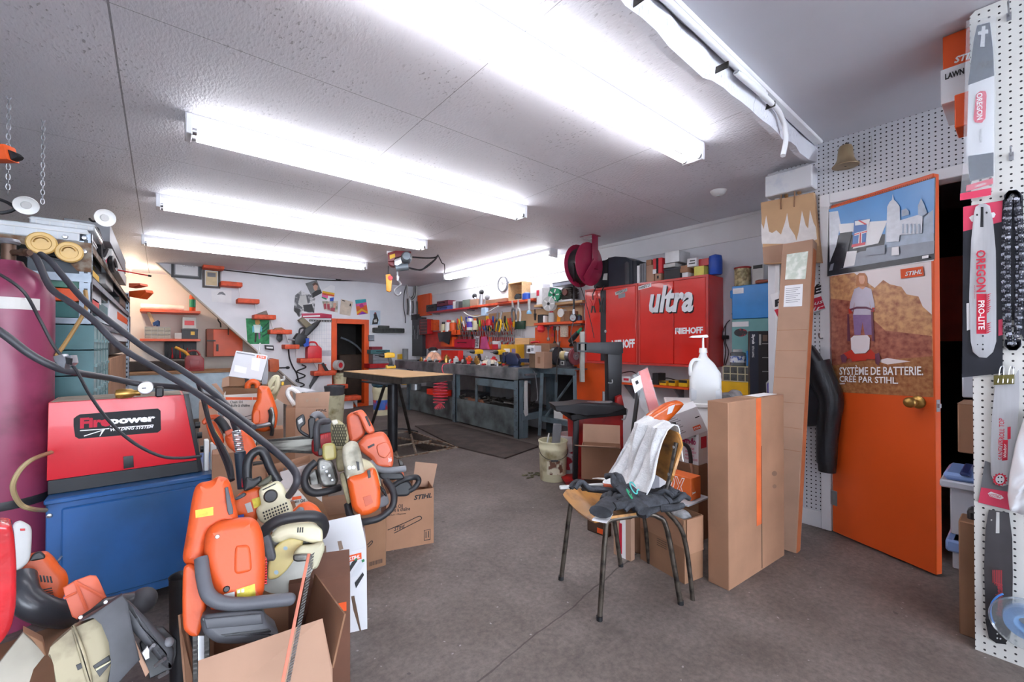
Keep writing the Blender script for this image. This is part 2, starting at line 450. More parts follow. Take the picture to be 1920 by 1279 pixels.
mb=MB().box(WX-.012,WX,1.2,8.04,2.12,CZ-.001,.003);stc('trim_3',mb,WHITEP)
bw=Fr((0,WY,0),0)
dl=bw.px(622,598);dr=bw.px(692,598)
s0=bw.px(268,468);s1=bw.px(522,692)
sx_=lambda z:s0.x+(s1.x-s0.x)*(z-s0.z)/(s1.z-s0.z)
xt=sx_(CZ);xb=sx_(.0)
dz=dl.z;x0,x1=dl.x+.045,dr.x-.06
mb=MB();th=.1
zd=.45;xm=sx_(zd)
mb.prism([(xt,CZ),(xm,zd),(x0,zd),(x0,CZ)],WY,WY+th);mb.prism([(xm,zd),(sx_(.02),.02),(x0,.02),(x0,zd)],WY,WY+th)
mb.box(x0,x1,WY,WY+th,dz-.04,CZ);mb.box(x1,WX+.1,WY,WY+th,0,CZ)
stc('wall_back',mb,WALLW)
mb=MB().prism([(xt-.03,CZ),(xt+.0,CZ),(sx_(.02),.02),(sx_(.02)-.03,.02)],WY-.012,WY+th+.02);stc('trim_4',mb,M('b5aa9f',.7,var=.2))
RY=9.3
mb=MB().box(-4,3.6,RY,RY+.1,0,CZ);stc('wall_recess',mb,WARMW)
mb=MB().box(-4,-3.9,-5,RY,0,NZ);stc('wall_left',mb,WALLW)
PEG=pegboard_mat('white_pegboard','dcdde2',(1,2),.0254,.0042)
oy0,oy1=.10,.79;oz=Fr((DX,0,0),-pi/2).px(1700,352).z
ye=pX(1455,600,DX).y
mb=MB().box(DX,DX+.09,oy1+.05,ye,0,NZ-.1).box(DX,DX+.09,oy0-.05,oy1+.05,oz+.06,NZ).box(DX,DX+.09,-5,oy0-.05,0,NZ)
mb.box(DX,DX+.09,oy1+.05,SY,NZ-.1,NZ)
stc('wall_door',mb,PEG)
mb=MB().box(DX+.005,WX+.1,ye,ye+.05,0,CZ-.001);stc('wall_return',mb,WALLW)
fr=Fr((DX,0,0),-pi/2)
mb=MB()
mb.box(DX-.02,DX+.1,oy1,oy1+.055,0,oz+.06,.004);mb.box(DX-.02,DX+.1,oy0-.055,oy1,oz,oz+.06,.004);mb.box(DX-.02,DX+.1,oy0-.055,oy0,0,oz,.004)
stc('trim_5',mb,WHITEP)
mb=MB().box(DX-.018,DX,ye-.03,ye+.0,0,CZ-.15,.003).box(DX-.014,DX,oy1+.055,ye-.03,0,.1,.003);stc('baseboard_door',mb,WHITEP)
mb=MB().box(DX-.10,DX+.02,SY-.03,ye+.03,2.16,2.30,.006);stc('trim_6',mb,M('d9d9dc',.6,var=.05,col2='c3c6d0',thr=(.3,.45)))
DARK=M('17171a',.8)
mb=MB().box(DX+.09,5.9,-1.4,-1.3,0,NZ).box(5.8,5.9,-1.4,1.1,0,NZ).box(DX+.09,5.9,1.0,1.1,0,NZ);stc('wall_store',mb,DARK)  # near-black store walls: the unlit room's darkness is painted into them
mb=MB().box(-4,-3.6,-5,-4.9,0,NZ).box(5.2,7,-5,-4.9,0,NZ).box(-3.6,5.2,-5,-4.9,0,.4).box(-3.6,5.2,-5,-4.9,2.35,NZ);stc('wall_front',mb,WALLW)
mb=MB()
for x in(-3.6,-1.4,.8,3.0,5.15):mb.box(x,x+.05,-5,-4.9,.4,2.35)
mb.box(-3.6,5.2,-5,-4.9,.4,.45);mb.box(-3.6,5.2,-5,-4.9,2.3,2.35);wf=stc('window_fill',mb,WHITEP)  # unseen wide window, added to let fill daylight into the room
MB().box(-3.55,5.15,-4.96,-4.955,.45,2.3).bd('window_pane',FILM,wf)
# fluorescent lamps
TUBE=M('ffffff',.4,emit=('fbfaff',TUBE_STRENGTH))
FIXW=M('d8d8dc',.4,var=.04)
def lamp(name_label,p0,p1,cz):
 """ceiling batten from p0 to p1 (plan points) with two tubes"""
 p0=Vector((p0[0],p0[1],0));p1=Vector((p1[0],p1[1],0));Ln=(p1-p0).length;mid=(p0+p1)/2
 rz=atan2((p1-p0).y,(p1-p0).x)
 r=T('fluorescent_light',name_label,'ceiling light',((mid.x,mid.y,cz),rz),'strip lights on the workshop ceiling')
 h=Ln/2
 mb=MB().prism([-.06,0,.06,0,.06,-.03,.035,-.055,-.035,-.055,-.06,-.03],-h,h)
 mb.v=[(p[1],p[0],p[2])for p in mb.v];mb.f=[f[::-1]for f in mb.f]
 mb.bd('housing',FIXW,r)
 for y in(-.042,.042):
  MB().cyl((-h+.05,y,-.082),(h-.05,y,-.082),.019,n=14).bd('tube',TUBE,r)
  for sgn in(-1,1):
   MB().cyl((sgn*(h-.05),y,-.082),(sgn*(h-.03),y,-.082),.0185,n=12).bd('tube_cap',STEEL,r)
 for sgn in(-1,1):
  MB().box(sgn*(h-.03),sgn*(h-.002),-.065,.065,-.105,-.0,.004).bd('lamp_holder',FIXW,r)
 return r
lamp('long twin tube ceiling light nearest the viewer, running out of the top of the frame',(.1,1.27),(2.456,1.265),CZ)
lamp('second twin tube ceiling light from the viewer, with its whole length in view',(.093,2.785),(2.417,2.785),CZ)
lamp('third twin tube ceiling light from the viewer, its right end above the hoist',(-.033,4.397),(2.336,4.397),CZ)
lamp('farthest twin tube ceiling light before the back wall, above the framed certificates',(-.163,6.12),(2.3,6.12),CZ)
lamp('shop ceiling light behind the viewpoint, over the aisle',(-.6,-.9),(1.8,-.9),NZ)  # unseen batten added behind the viewpoint to brighten the room
lamp('shop ceiling light nearest the front window, behind the viewpoint',(-.6,-2.9),(1.8,-2.9),NZ)  # another added batten out of view, for fill light only
lamp('ceiling light running along the right hand wall above the wall clock',(3.69,6.2),(3.745,3.72),CZ)
# door, pegboard rack and the right foreground
hinge=pZ(1561,996,.012);free=pZ(1756,1079,.012)
dvec=free-hinge;dw=hypot(dvec.x,dvec.y)
df=Fr((hinge.x,hinge.y,0),atan2(dvec.y,dvec.x))
dtop=df.px(1745,326).z
d=T('door_1',None,None,df);del_=d;d['kind']='structure'
DOORP=M('e0581f',.35,var=.05,scale=2)
MB().box(0,dw,0,.042,.012,dtop,.003).bd('door_leaf',DOORP,d)
kp=df.px(1722,754)
mb=MB().lathe([.0,0,.033,0,.033,.006,.026,.012,.013,.016,.012,.035,.022,.045,.027,.058,.026,.07,.018,.078,0,.08],20,(0,0,0),'y')
mb.v=[(x+kp.x,-y,z+kp.z)for x,y,z in mb.v];mb.f=[f[::-1]for f in mb.f];mb.bd('door_handle',BRASS,d)
MB().box(dw-.0005,dw+.0015,.008,.034,kp.z-.04,kp.z+.02).box(dw,dw+.010,.014,.028,kp.z-.02,kp.z).bd('latch_plate',STEEL,d)
mb=MB()
for z in(.22,1.0,1.8):mb.cyl((-.006,.005,z-.045),(-.006,.005,z+.045),.007,n=10);mb.box(-.004,.03,-.001,.0,z-.045,z+.045)
mb.bd('hinge',STEEL,d)
ps=Fr(None,mat=df.m)
def P_(pts,fr,y):return[(lambda q:(q.x,q.z))(fr.px(u,v,y))for u,v in pp_(pts)]
def Z5(pts):return[(1480+x*.4848,480+y*.4848)for x,y in pp_(pts)]
pt=T('poster','poster of a woman in a grey sweater pushing a lawn mower, on the orange door','poster',df)
FOL=M('84382e',.35,col2='d2a070',thr=(.4,.8),scale=30)
FOL2=M('7d3a30',.35,col2='b4705a',thr=(.35,.7),scale=34)
SKYP=M('e6dcdc',.35,var=.03)
GRASSP=M('8a4d2c',.35,col2='b58252',thr=(.3,.7),scale=50)
SKINP=M('d9a184',.35,var=.03);HAIRP=M('b8794e',.35,var=.1,scale=60)
SWEAT=M('c5bfcf',.35,var=.05,scale=20);JEAN=M('8a6f9c',.35,var=.1,scale=30)
MOW=M('e6dfe2',.35,var=.03);MOWD=M('6d3c52',.35,var=.05);MOWR=M('c2382a',.35,var=.05)
Y0=-.0012
items=[(0,P_([1556,519,1746,487,1750,745,1563,735],df,Y0)),(2,P_([1600,511,1746,487,1747,590,1730,575,1722,556,1700,552,1690,538,1668,533,1656,525,1640,540],df,Y0)),(1,P_([1557,560,1600,565,1660,620,1747,630,1748,690,1560,690],df,Y0)),(3,P_([1559,686,1620,676,1700,672,1749,668,1750,745,1563,735],df,Y0)),(2,P_(Z5([335,405,380,395,470,408,380,420]),df,Y0)),(7,P_(Z5([246,225,320,225,322,305,292,305,284,255,276,305,252,305]),df,Y0)),(6,P_(Z5([252,128,270,120,298,120,318,128,330,185,332,210,318,212,310,175,318,228,248,228,254,178,246,215,232,212,236,180]),df,Y0)),(4,P_(Z5([274,105,292,105,294,122,284,130,272,122]),df,Y0)),(5,P_(Z5([262,75,272,66,292,66,302,80,304,112,294,118,272,118,258,118]),df,Y0)),(4,P_(Z5([271,76,291,76,294,94,288,108,276,108,270,94]),df,Y0)),(10,P_(Z5([230,205,240,203,244,222,232,224]),df,Y0)),(10,P_(Z5([322,200,332,200,330,216,318,216]),df,Y0)),(9,P_(Z5([236,205,262,196,300,196,326,206,326,212,298,204,262,204,238,212]),df,Y0)),(9,P_(Z5([226,225,232,225,238,330,226,330]),df,Y0)),(9,P_(Z5([318,215,325,215,332,330,322,330]),df,Y0)),(8,P_(Z5([240,318,252,308,304,306,314,318,312,360,296,376,256,378,242,362]),df,Y0)),(10,P_(Z5([210,378,244,362,256,380,300,378,316,360,336,380,334,400,300,398,300,405,246,408,240,396,212,400]),df,Y0)),(9,P_(Z5([200,385,214,378,226,392,222,412,206,412]),df,Y0)),(9,P_(Z5([334,380,350,374,356,400,348,424,336,415]),df,Y0)),(11,P_(Z5([433,52,520,40,524,76,435,88]),df,Y0)),(2,P_(Z5([196,492,218,491,218,496,197,497]),df,Y0))]
flat(pt,'printed_sheet',items,0,[FOL,FOL2,SKYP,GRASSP,SKINP,HAIRP,SWEAT,JEAN,MOW,MOWD,MOWR,INKO])
def slt(parent,fr,name,s,a,b,hpx,mat,y,bold=.0,shear=.0):
 """lettering from pixel a to pixel b along its baseline, hpx tall there"""
 A=fr.px(a[0],a[1],y);B=fr.px(b[0],b[1],y);H=fr.px(a[0],a[1]-hpx,y)
 wid=hypot(B.x-A.x,B.z-A.z);hh=H.z-A.z;ang=atan2(B.z-A.z,B.x-A.x)
 o=txt(parent,name,s,hh*1.38,(0,0,0),mat,bold=bold*hh,shear=shear)
 xs=[q.co.x for q in o.data.vertices];zs=[q.co.z for q in o.data.vertices]
 if not xs:return o
 kx=wid/(max(xs)-min(xs));kz=abs(hh)/max(1e-6,max(zs)-min(zs));mx,mz=min(xs),min(zs)
 for q in o.data.vertices:
  x=(q.co.x-mx)*kx;z=(q.co.z-mz)*kz
  q.co.x=A.x+x*cos(ang)-z*sin(ang)*0;q.co.z=A.z+z+x*sin(ang);q.co.y+=y
 return o
YT=-.0112
slt(pt,df,'slogan_lettering','SYSTÈME DE BATTERIE.',(1574,703),(1731,704),18,INKW,YT,.02)
slt(pt,df,'slogan_lettering','CRÉÉ PAR STIHL.',(1574,716),(1684,720),14,INKW,YT,.02)
slt(pt,df,'logo_lettering','STIHL',(1697,518),(1729,513),8,INKW,YT,.03,.25)
ca=T('calendar','calendar picture of a stone building and a flag under blue sky, on the orange door','calendar',df)
SKY1=M('5b9bd8',.3,var=.12,scale=3);STONE=M('d5dbe4',.3,var=.08,scale=40);STONE2=M('9fb0c4',.3,var=.12,scale=30)
DARKP=M('252a33',.3,var=.3,scale=30);WHITEPR=M('e8e8ea',.3,var=.03);BLUEPR=M('3f6fb4',.3,var=.05);REDPR=M('cf3a4b',.3,var=.05);HAZE=M('8b94a2',.3,var=.15,scale=12)
def Q(pts):return P_([(1420+x*.3441,200+y*.3441)for x,y in pp_(pts)],df,-.006)
items=[(3,Q([388,560,972,383,966,832,380,925])),(0,Q([388,562,966,388,962,690,440,700])),(1,Q([700,640,940,575,960,560,962,800,690,800])),(6,Q([560,790,964,730,962,800,390,895,400,860])),(2,Q([392,575,440,568,455,640,430,760,395,850])),(4,Q([445,640,710,620,660,745,520,775,560,680,450,690])),(3,Q([450,690,520,680,500,760,470,880,410,895,430,800])),(4,Q([490,790,545,785,530,865,470,878])),(5,Q([530,620,600,612,592,742,520,752])),(4,Q([532,690,600,672,599,686,531,705])),(7,Q([531,694,600,677,600,683,531,700])),(4,Q([556,690,574,686,572,745,552,748])),(7,Q([561,690,569,688,567,746,558,747])),(7,Q([518,752,592,738,590,752,516,768])),(4,Q([535,625,618,612,612,640,536,648])),(7,Q([560,618,600,640,590,644,552,622])),(2,Q([712,545,725,520,738,508,742,476,748,508,762,520,780,545,782,620,880,590,905,600,900,690,780,700,775,735,705,740])),(1,Q([790,565,815,555,830,570,830,590,790,600])),(1,Q([880,540,897,500,915,535,930,580,905,600,880,588])),(4,Q([738,768,775,762,778,808,736,812])),(6,Q([600,770,700,752,700,800,590,815]))]
for k in range(5):items.append((1,Q([(795+k*22,640),(803+k*22,638),(803+k*22,690),(795+k*22,692)])))
items.append((4,Q([905,815,940,809,940,824,905,830])))
flat(ca,'picture_sheet',items,-.005,[SKY1,STONE2,STONE,DARKP,WHITEPR,BLUEPR,HAZE,REDPR])
mb=MB();a=df.px(1556,388,-.006);b=df.px(1752,332,-.006)
for i in range(60):
 t=i/59;p=a+(b-a)*t;mb.tube([p+Vector((0,.002,-.003)),p+Vector((0,-.004,0)),p+Vector((0,.002,.004))],.0008,5,3)
mb.bd('wire_binding',BK,ca)
mb=MB();q=[df.px(*c,-.0035)for c in((1552,393),(1753,333),(1750,489),(1551,519))]
mb.prism([(p.x,p.z)for p in q],-.0045,-.0005);mb.bd('backing_pages',PAPER,ca)
# pegboard display rack
RX=2.407;ry=.139
pf=Fr((RX,0,0),-pi/2)
rk=T('display_rack','tall white pegboard display panel at the right edge with saw bars hanging on it','display rack',pf)
PEG2=pegboard_mat('cream_pegboard','e3e3de',(0,2),.0254,.0036,'2a2a2c')
rtop=pf.px(1809,28).z
MB().prism([(-ry,.0),(1.2,.0),(1.2,rtop),(-ry+.015,rtop),(-ry,rtop-.015)],0,.012,.002).bd('pegboard_panel',PEG2,rk)
MB().box(.7,.76,.02,.06,0,rtop-.02).box(-ry+.12,-ry+.16,.02,.06,0,rtop-.02).bd('post',WHITEP,rk)
mb=MB()
for z in(.1,.55,.95,1.35,1.78):mb.box(-ry+.03,1.2,.06,.45,z-.012,z)
mb.bd('shelf',WHITEP,rk)
def hook(u,v,ln=.08,lab='bare'):
 q=pf.px(u,v,0);mb=MB().tube([(q.x,.01,q.z),(q.x,-.01,q.z),(q.x,-ln,q.z),(q.x,-ln-.006,q.z+.012)],.0028,6,3).box(q.x-.006,q.x+.006,-.004,0,q.z-.018,q.z+.012)
 return mb
solo('peg_hook',hook(1892,30),STEEL,'topmost bare steel hook of the pegboard display, above the hanging saw chain','hook',pf,'bare peg hooks')
solo('peg_hook',hook(1896,292,.07),STEEL,'lower bare steel hook of the pegboard display, just above the hanging saw chain','hook',pf,'bare peg hooks')
def outl(pts,y,fr=None):return P_(pts,fr or pf,y)
yb=-.012
NAVY=M('3b4456',.35,var=.1);PINK=M('d6405f',.4,var=.04);SILV=M('b9babd',.38,.35,var=.05,scale=8,stretch=(20,20,1));SILVL=M('d6d8dc',.4,.1,var=.04)
b1=T('guide_bar','packaged saw bar in a clear sleeve with handwriting, at the top of the pegboard','saw bar',pf)
MB().prism(outl([1834,45,1856,40,1862,80,1864,140,1863,330,1818,340,1812,300,1816,160,1826,70],yb),yb,yb+.006,.001).bd('bar_card',SILVL,b1)
flat(b1,'printed_panels',[(0,outl([1832,48,1856,42,1862,95,1864,142,1815,160,1826,75],yb)),(2,outl([1841,50,1848,48,1846,88,1838,88],yb)),(2,outl([1834,60,1853,55,1853,63,1834,66],yb)),(0,outl([1815,293,1863,286,1863,330,1818,340],yb)),(1,outl([1812,348,1862,334,1862,345,1811,360],yb)),(1,outl([1830,178,1838,171,1848,171,1850,178,1848,222,1841,231,1828,230,1825,224],yb))],yb-.0005,[NAVY,PINK,SILVL])
def vtext(parent,fr,name,s,u,v0,v1,wpx,mat,y,down=True,bold=.0,shear=0):
 """lettering turned a quarter turn: reads downwards from v0 to v1 (or upwards)"""
 A=fr.px(u,v0,y);B=fr.px(u,v1,y);W=abs(fr.px(u+wpx,v0,y).x-A.x);ln=abs(A.z-B.z)
 o=txt(parent,name,s,W*1.38,(0,0,0),mat,bold=bold*W,shear=shear)
 xs=[q.co.x for q in o.data.vertices];zs=[q.co.z for q in o.data.vertices]
 kx=ln/(max(xs)-min(xs));kz=W/(max(zs)-min(zs));mx,mz=min(xs),min(zs)
 for q in o.data.vertices:
  x=(q.co.x-mx)*kx;z=(q.co.z-mz)*kz
  if down:q.co.x=A.x+z;q.co.z=A.z-x
  else:q.co.x=A.x-z+W;q.co.z=B.z+x
  q.co.y+=y
 return o
vtext(b1,pf,'brand_lettering','OREGON',1831,176,226,11,INKW,yb-.0035,True,.03)
vtext(b1,pf,'fine_lettering','VersaCut',1836,242,268,6,INKG,yb-.0025,True)
slt(b1,pf,'handwriting','7995',(1829,132),(1864,125),13,INK,yb-.0035,0,.4)
slt(b1,pf,'brand_lettering','OREGON',(1828,352),(1848,346),4,INKW,yb-.0035,.02)
q=[pf.px(*c,-.02)for c in((1812,40),(1868,28),(1866,350),(1858,368),(1800,376),(1806,300))]
MB().prism([(p.x,p.z)for p in q],-.022,-.0215).bd('clear_sleeve',FILM,b1)
flat(b1,'header_fold',[(0,outl([1800,363,1859,352,1858,366,1800,376],-.023))],-.0225,[PINK])
b2=T('guide_bar','silver saw bar with red lettering on a red and black card, middle of the pegboard','saw bar',pf)
BLKC=M('22242c',.35,var=.15)
MB().prism(outl([1806,388,1880,376,1880,700,1804,708],-.004),-.006,-.002).bd('card',BLKC,b2)
flat(b2,'card_print',[(0,outl([1806,388,1880,376,1878,416,1806,434],-.0065)),(1,outl([1817,408,1822,404,1864,398,1867,402,1864,408,1822,416],-.0065)),(0,outl([1872,600,1880,598,1880,628,1872,630],-.0065))],-.0062,[PINK,INKW])
ob=[(1829,388),(1838,382),(1848,382),(1856,386),(1862,415),(1867,470),(1868,560),(1868,640),(1862,660),(1850,671),(1836,670),(1824,660),(1820,640),(1817,560),(1821,450),(1826,400)]
MB().prism(outl(ob,-.014),-.014,-.009,.0012).bd('bar_blade',SILV,b2)
ITM=[(0,outl([1839,388,1844,388,1844,426,1838,426],-.0142)),(1,outl([1831,551,1850,551,1850,626,1831,626],-.0142))]
def disc(fr,u,v,rpx,y,n=10):return[(lambda q:(q.x,q.z))(fr.px(u+rpx*cos(2*pi*i/n),v+rpx*sin(2*pi*i/n),y))for i in range(n)]
for(u,v,r_)in((1832,403,2),(1850,399,2),(1843,630,2),(1843,655,2),(1833,646,1.3),(1843,646,1.6)):ITM.append((0,disc(pf,u,v,r_,-.0142)))
for k in range(9):ITM.append((1,outl([(1851,552+k*4),(1859-k%3,550+k*4),(1851,556+k*4)],-.0142)))
for k in range(5):ITM.append((1,outl([(1851,606+k*4),(1859-k%2,605+k*4),(1851,610+k*4)],-.0142)))
flat(b2,'blade_print',ITM,-.0141,[BK,INKR])
vtext(b2,pf,'brand_lettering','OREGON',1830,470,548,18,INKR,-.019,True,.03)
vtext(b2,pf,'model_lettering','PRO-LITE',1834,564,618,12,INKW,-.019,True,.02)
vtext(b2,pf,'fine_lettering','MADE IN JAPAN',1826,535,560,2.5,INKR,-.0165,True)
mb=MB();q=outl([1812,569,1817,568,1819,618,1813,620],-.0085);mb.prism(q,-.009,-.0075);mb.bd('price_tag',PAPER,b2)
hc=T('saw_chain','looped dark steel saw chain hanging on the pegboard beside the silver bar','chain',pf)
rr=random.Random(5)
chm=M('3a3c44',.3,.8,var=.4,scale=60);chs=M('9a9ca4',.25,.9,var=.2,scale=40)
for k,uu in enumerate((1886,1892,1906,1912)):
 mb=MB();n=46
 for i in range(n):
  t=i/(n-1);v=372+t*(272 if k in(1,2)else 258);bend=sin(pi*t)
  sgn=-1 if k<2 else 1
  u=1899+(uu-1899)*(.45+.75*bend**.5)
  q=pf.px(u,v,-.03)
  mb.mat(1 if i%3==0 else 0)
  mb.at((q.x,-.012-.006*(k%2)-.004*rr.random(),q.z),(0,rr.uniform(-.3,.3),rr.uniform(-.2,.2)))
  mb.box(-.0055,.0055,-.0035,.0035,-.0062,.0062,.0015)
  mb.box(-.003*sgn,.009*sgn,-.001,.001,-.006,.003)
  mb.mat(1);mb.cyl((0,-.0042,.003),(0,.0042,.003),.0022,n=6)
 mb.at();mb.bd('chain_strand',[chm,chs],hc)
for sg,ru,v0 in((-1,12,372),(1,11,640)):
 mb=MB()
 for i in range(15):a=pi*i/14;q=pf.px(1899-ru*cos(a),v0+sg*14*sin(a),-.03);mb.at((q.x,-.014,q.z),(0,sg*a,0));mb.box(-.006,.006,-.004,.004,-.007,.007,.001)
 mb.bd('chain_bend',chm,hc)
mb=MB();q=outl([1876,380,1884,372,1918,366,1922,640,1878,560],-.004);mb.prism(q,-.005,-.003);mb.bd('backing_card',BLKC,hc)
b3=T('guide_bar','plain grey saw bar hanging by a brass binder clip at the right edge','saw bar',pf)
ob=[(1866,716),(1900,712),(1911,690),(1912,740),(1908,800),(1904,850),(1898,890),(1893,908),(1880,912),(1866,908),(1858,890),(1857,850),(1860,780)]
MB().prism(outl(ob,-.02),-.022,-.017,.001).bd('bar_blade',SILV,b3)
vtext(b3,pf,'brand_lettering','SANDVIK',1871,823,862,9,INKR,-.0225,False,.01);vtext(b3,pf,'brand_lettering','ROLL TOP',1873,784,823,10,INKR,-.0225,False,.01)
star=[]
for i in range(26):a=2*pi*i/26;r_=15 if i%2 else 11.5;star.append((1875+r_*cos(a),899+r_*sin(a)*.85))
ITM=[(0,outl([1880,825,1890,825,1889,863,1879,864],-.0222)),(0,outl([1889,801,1895,800,1895,823,1889,824],-.0222)),(0,outl(star,-.0222)),(1,disc(pf,1875,899,8.5,-.0222,14))]
for(u,v)in((1872,895),(1878,895),(1872,903),(1878,903)):ITM.append((2,disc(pf,u,v,1.6,-.0222,8)))
flat(b3,'blade_print',ITM,-.0221,[INKR,SILVL,BK])
vtext(b3,pf,'model_lettering','Windsor',1881,832,858,6,INKW,-.025,False)
mb=MB();q=outl([1863,704,1902,702,1902,720,1863,722],-.026);mb.prism(q,-.03,-.014,.003)
mb.bd('binder_clip',M('7a7240',.35,.6),b3)
mb=MB()
for u in(1874,1892):q0=pf.px(u,718,-.03);q1=pf.px(u+3,690,-.03);mb.tube([(q0.x-.004,-.032,q0.z),(q1.x-.002,-.02,q1.z),(q1.x+.006,-.02,q1.z),(q0.x+.008,-.032,q0.z)],.0015,6,5)
mb.bd('clip_wire',STEEL,b3)
b4=T('packaging_card','grey and red card with upside down lettering, behind the plain grey saw bar','card',pf)
GCARD=M('6e7075',.4)
MB().prism(outl([1847,864,1893,880,1896,957,1834,942],-.006),-.009,-.006).bd('card',GCARD,b4)
flat(b4,'card_print',[(0,outl([1840,914,1889,922,1896,957,1834,942],-.0095)),(1,outl([1852,925,1858,922,1878,929,1882,934,1876,937,1856,931],-.0095))],-.0092,[PINK,INKW])
o=slt(b4,pf,'brand_lettering','OREGON',(1856,931),(1878,935),6,INKR,-.0105,0)
cx=sum(q.co.x for q in o.data.vertices)/len(o.data.vertices);cz=sum(q.co.z for q in o.data.vertices)/len(o.data.vertices)
for q in o.data.vertices:q.co.x=2*cx-q.co.x;q.co.z=2*cz-q.co.z
b5=T('guide_bar','dark grey saw bar with faded red lettering, lowest on the pegboard display','saw bar',pf)
DBAR=M('4b494c',.4,.4,var=.12,scale=12)
ob=[(1854,956),(1892,962),(1898,1010),(1899,1080),(1898,1150),(1893,1196),(1884,1208),(1868,1206),(1854,1196),(1848,1160),(1845,1060),(1848,990)]
MB().prism(outl(ob,-.010),-.012,-.006,.001).bd('bar_blade',DBAR,b5)
RW=M('a03a40',.5)
ITM=[(1,outl([1868,960,1874,961,1874,1000,1867,1000],-.0122)),(2,outl([1847,1160,1900,1168,1893,1196,1884,1208,1868,1206,1854,1196],-.0122))]
for(u,v)in((1859,975),(1859,1160),(1859,1166),(1866,1167),(1870,1188),(1876,1187),(1870,1196),(1876,1197)):ITM.append((1,disc(pf,u,v,1.7,-.0122,8)))
for k in range(6):ITM.append((0,outl([(1861+k*3.2,1068),(1863+k*3.2,1068),(1863+k*3.2,1092+k*3),(1861+k*3.2,1092+k*3)],-.0122)))
flat(b5,'blade_print',ITM,-.0121,[RW,LT,BK])
vtext(b5,pf,'faded_lettering','Arrowhead',1866,1092,1152,14,RW,-.019,False,.03)
bag=T('plastic_bag','white plastic bag bulging in from the right edge over the grey saw bar','bag',pf)
q=[pf.px(*c,-.05)for c in((1925,770),(1905,830),(1893,890),(1889,930),(1893,958),(1915,966),(1960,960),(1990,850),(1960,770))]
def bagf(s,t):
 n=len(q);f=s*n;i=int(f)%n;p=q[i].lerp(q[(i+1)%n],f-int(f));c=Vector((pf.px(1945,880,-.05).x,0,pf.px(1945,880,-.05).z))
 r_=1-t;k=Vector((c.x+(p.x-c.x)*(1-t*t),-.03-.05*math.sqrt(max(0,1-(1-t)**2))+.006*sin(s*40)*sin(t*6),c.z+(p.z-c.z)*(1-t*t)));return k
MB().sheet(bagf,60,8,.001).bd('bag_film',M('e6e8ec',.25,var=.04),bag)
sp=T('spool','translucent blue plastic spool at the lower right edge of the pegboard display','spool',pf)
c=pf.px(1925,1170,-.06)
BLUET=M('8fb9e6',.15,var=.05,alpha=.75);
MB().lathe([.03,0,.085,0,.09,.006,.085,.012,.03,.012],32,(c.x,-.075,c.z),'y',False).bd('flange',CLEAR,sp)
MB().lathe([.02,.012,.055,.012,.058,.03,.055,.05,.02,.05],28,(c.x,-.075,c.z),'y',False).bd('line_winding',BLUET,sp)
q=[(c.x+.085*cos(a),-.05,c.z+.1*sin(a))for a in[pi*.72+i*.12 for i in range(12)]]
MB().tube(q,.003,6,4).bd('loose_line',M('4f8fe0',.3),sp)
# goods on the far side of the rack
def boxfr(u0,v0,u1,v1,Y,thick,fr=None):pass
gf=Fr((0,0,0),-pi/2)
def rackbox(name,label,cat,u0,v0,u1,v1,xd,mats,ylen=.3,thick=.3,extra=None,group=None):
 """a box behind the rack panel: its left end at pixel u0, seen face at x = xd"""
 a=Fr((xd,0,0),-pi/2);p=a.px(u0,v1,0);q=a.px(u0,v0,0)
 r=T(name,label,cat,Fr((xd,-p.x,p.z),-pi/2),group)
 return r,q.z-p.z,Fr((xd,-p.x,p.z),-pi/2)
XB=RX+.16
r,hh,f=rackbox('carton','orange and white printed carton marked LAWN at the top behind the pegboard panel','carton',1764,132,1764,196,XB-.06,None)
MB().box(0,.34,0,.28,0,hh,.002).bd('carton_body',WB,r)
slt(r,f,'printed_lettering','LAWN',(1772,150),(1808,138),11,INK,-.001,.05)
r,hh,f=rackbox('carton','plain orange carton with the start of a white logo, topmost behind the pegboard panel','carton',1768,70,1768,135,XB-.055,None)
MB().box(0,.34,0,.28,0,hh,.002).bd('carton_body',M('e05318',.5,var=.06),r)
slt(r,f,'logo_lettering','STIHL',(1789,119),(1842,103),12,INKW,-.001,.05,.3)
r,hh,f=rackbox('carton','bright orange carton corner sticking out below the LAWN carton behind the pegboard','carton',1790,178,1790,240,XB-.1,None)
MB().box(0,.30,0,.14,0,hh,.003).bd('carton_body',OP,r)
XR=Fr((RX+.20,0,0),-pi/2)
def rk_(u0,v0,u1,v1,name,label,cat,mat,**k):
 p=XR.px(u0,v1,0);q=XR.px(u0,v0,0);h_=q.z-p.z;r=T(name,label,cat,Fr(XR.m@Vector((p.x,0,max(.001,p.z))),-pi/2));h_=q.z-max(.001,p.z);w_=k.get('w',.30)
 MB().box(0,w_,0,.22,0,h_*k.get('f',1),.004).bd(k.get('body','carton_body'),mat,r);return r,w_,h_
r,w_,h_=rk_(1796,757,1830,848,'carton','torn open brown carton on the shelf edge between the orange door and the pegboard','carton',CARD)
MB().prism([(-.002,h_),(.05,h_),(.04,h_+.02),(.012,h_+.012)],0,.003).bd('torn_flap',CARDL,r)
TOTE=M('b9bfca',.3,var=.05);TLID=M('7f9fd6',.3,var=.08)
r,w_,h_=rk_(1782,905,1830,1000,'storage_tote','milky plastic tote with a blue clip lid between the orange door and the pegboard','tote',TOTE,body='tote_body')
MB().box(-.03,w_,-.02,.24,h_-.02,h_+.012,.006).bd('rim',TOTE,r);MB().box(-.02,w_,-.01,.23,h_+.012,h_+.045,.012).bd('lid',TLID,r);MB().box(.03,.06,-.018,.2,h_+.04,h_+.055,.005).bd('clip_handle',M('22346a',.4),r)
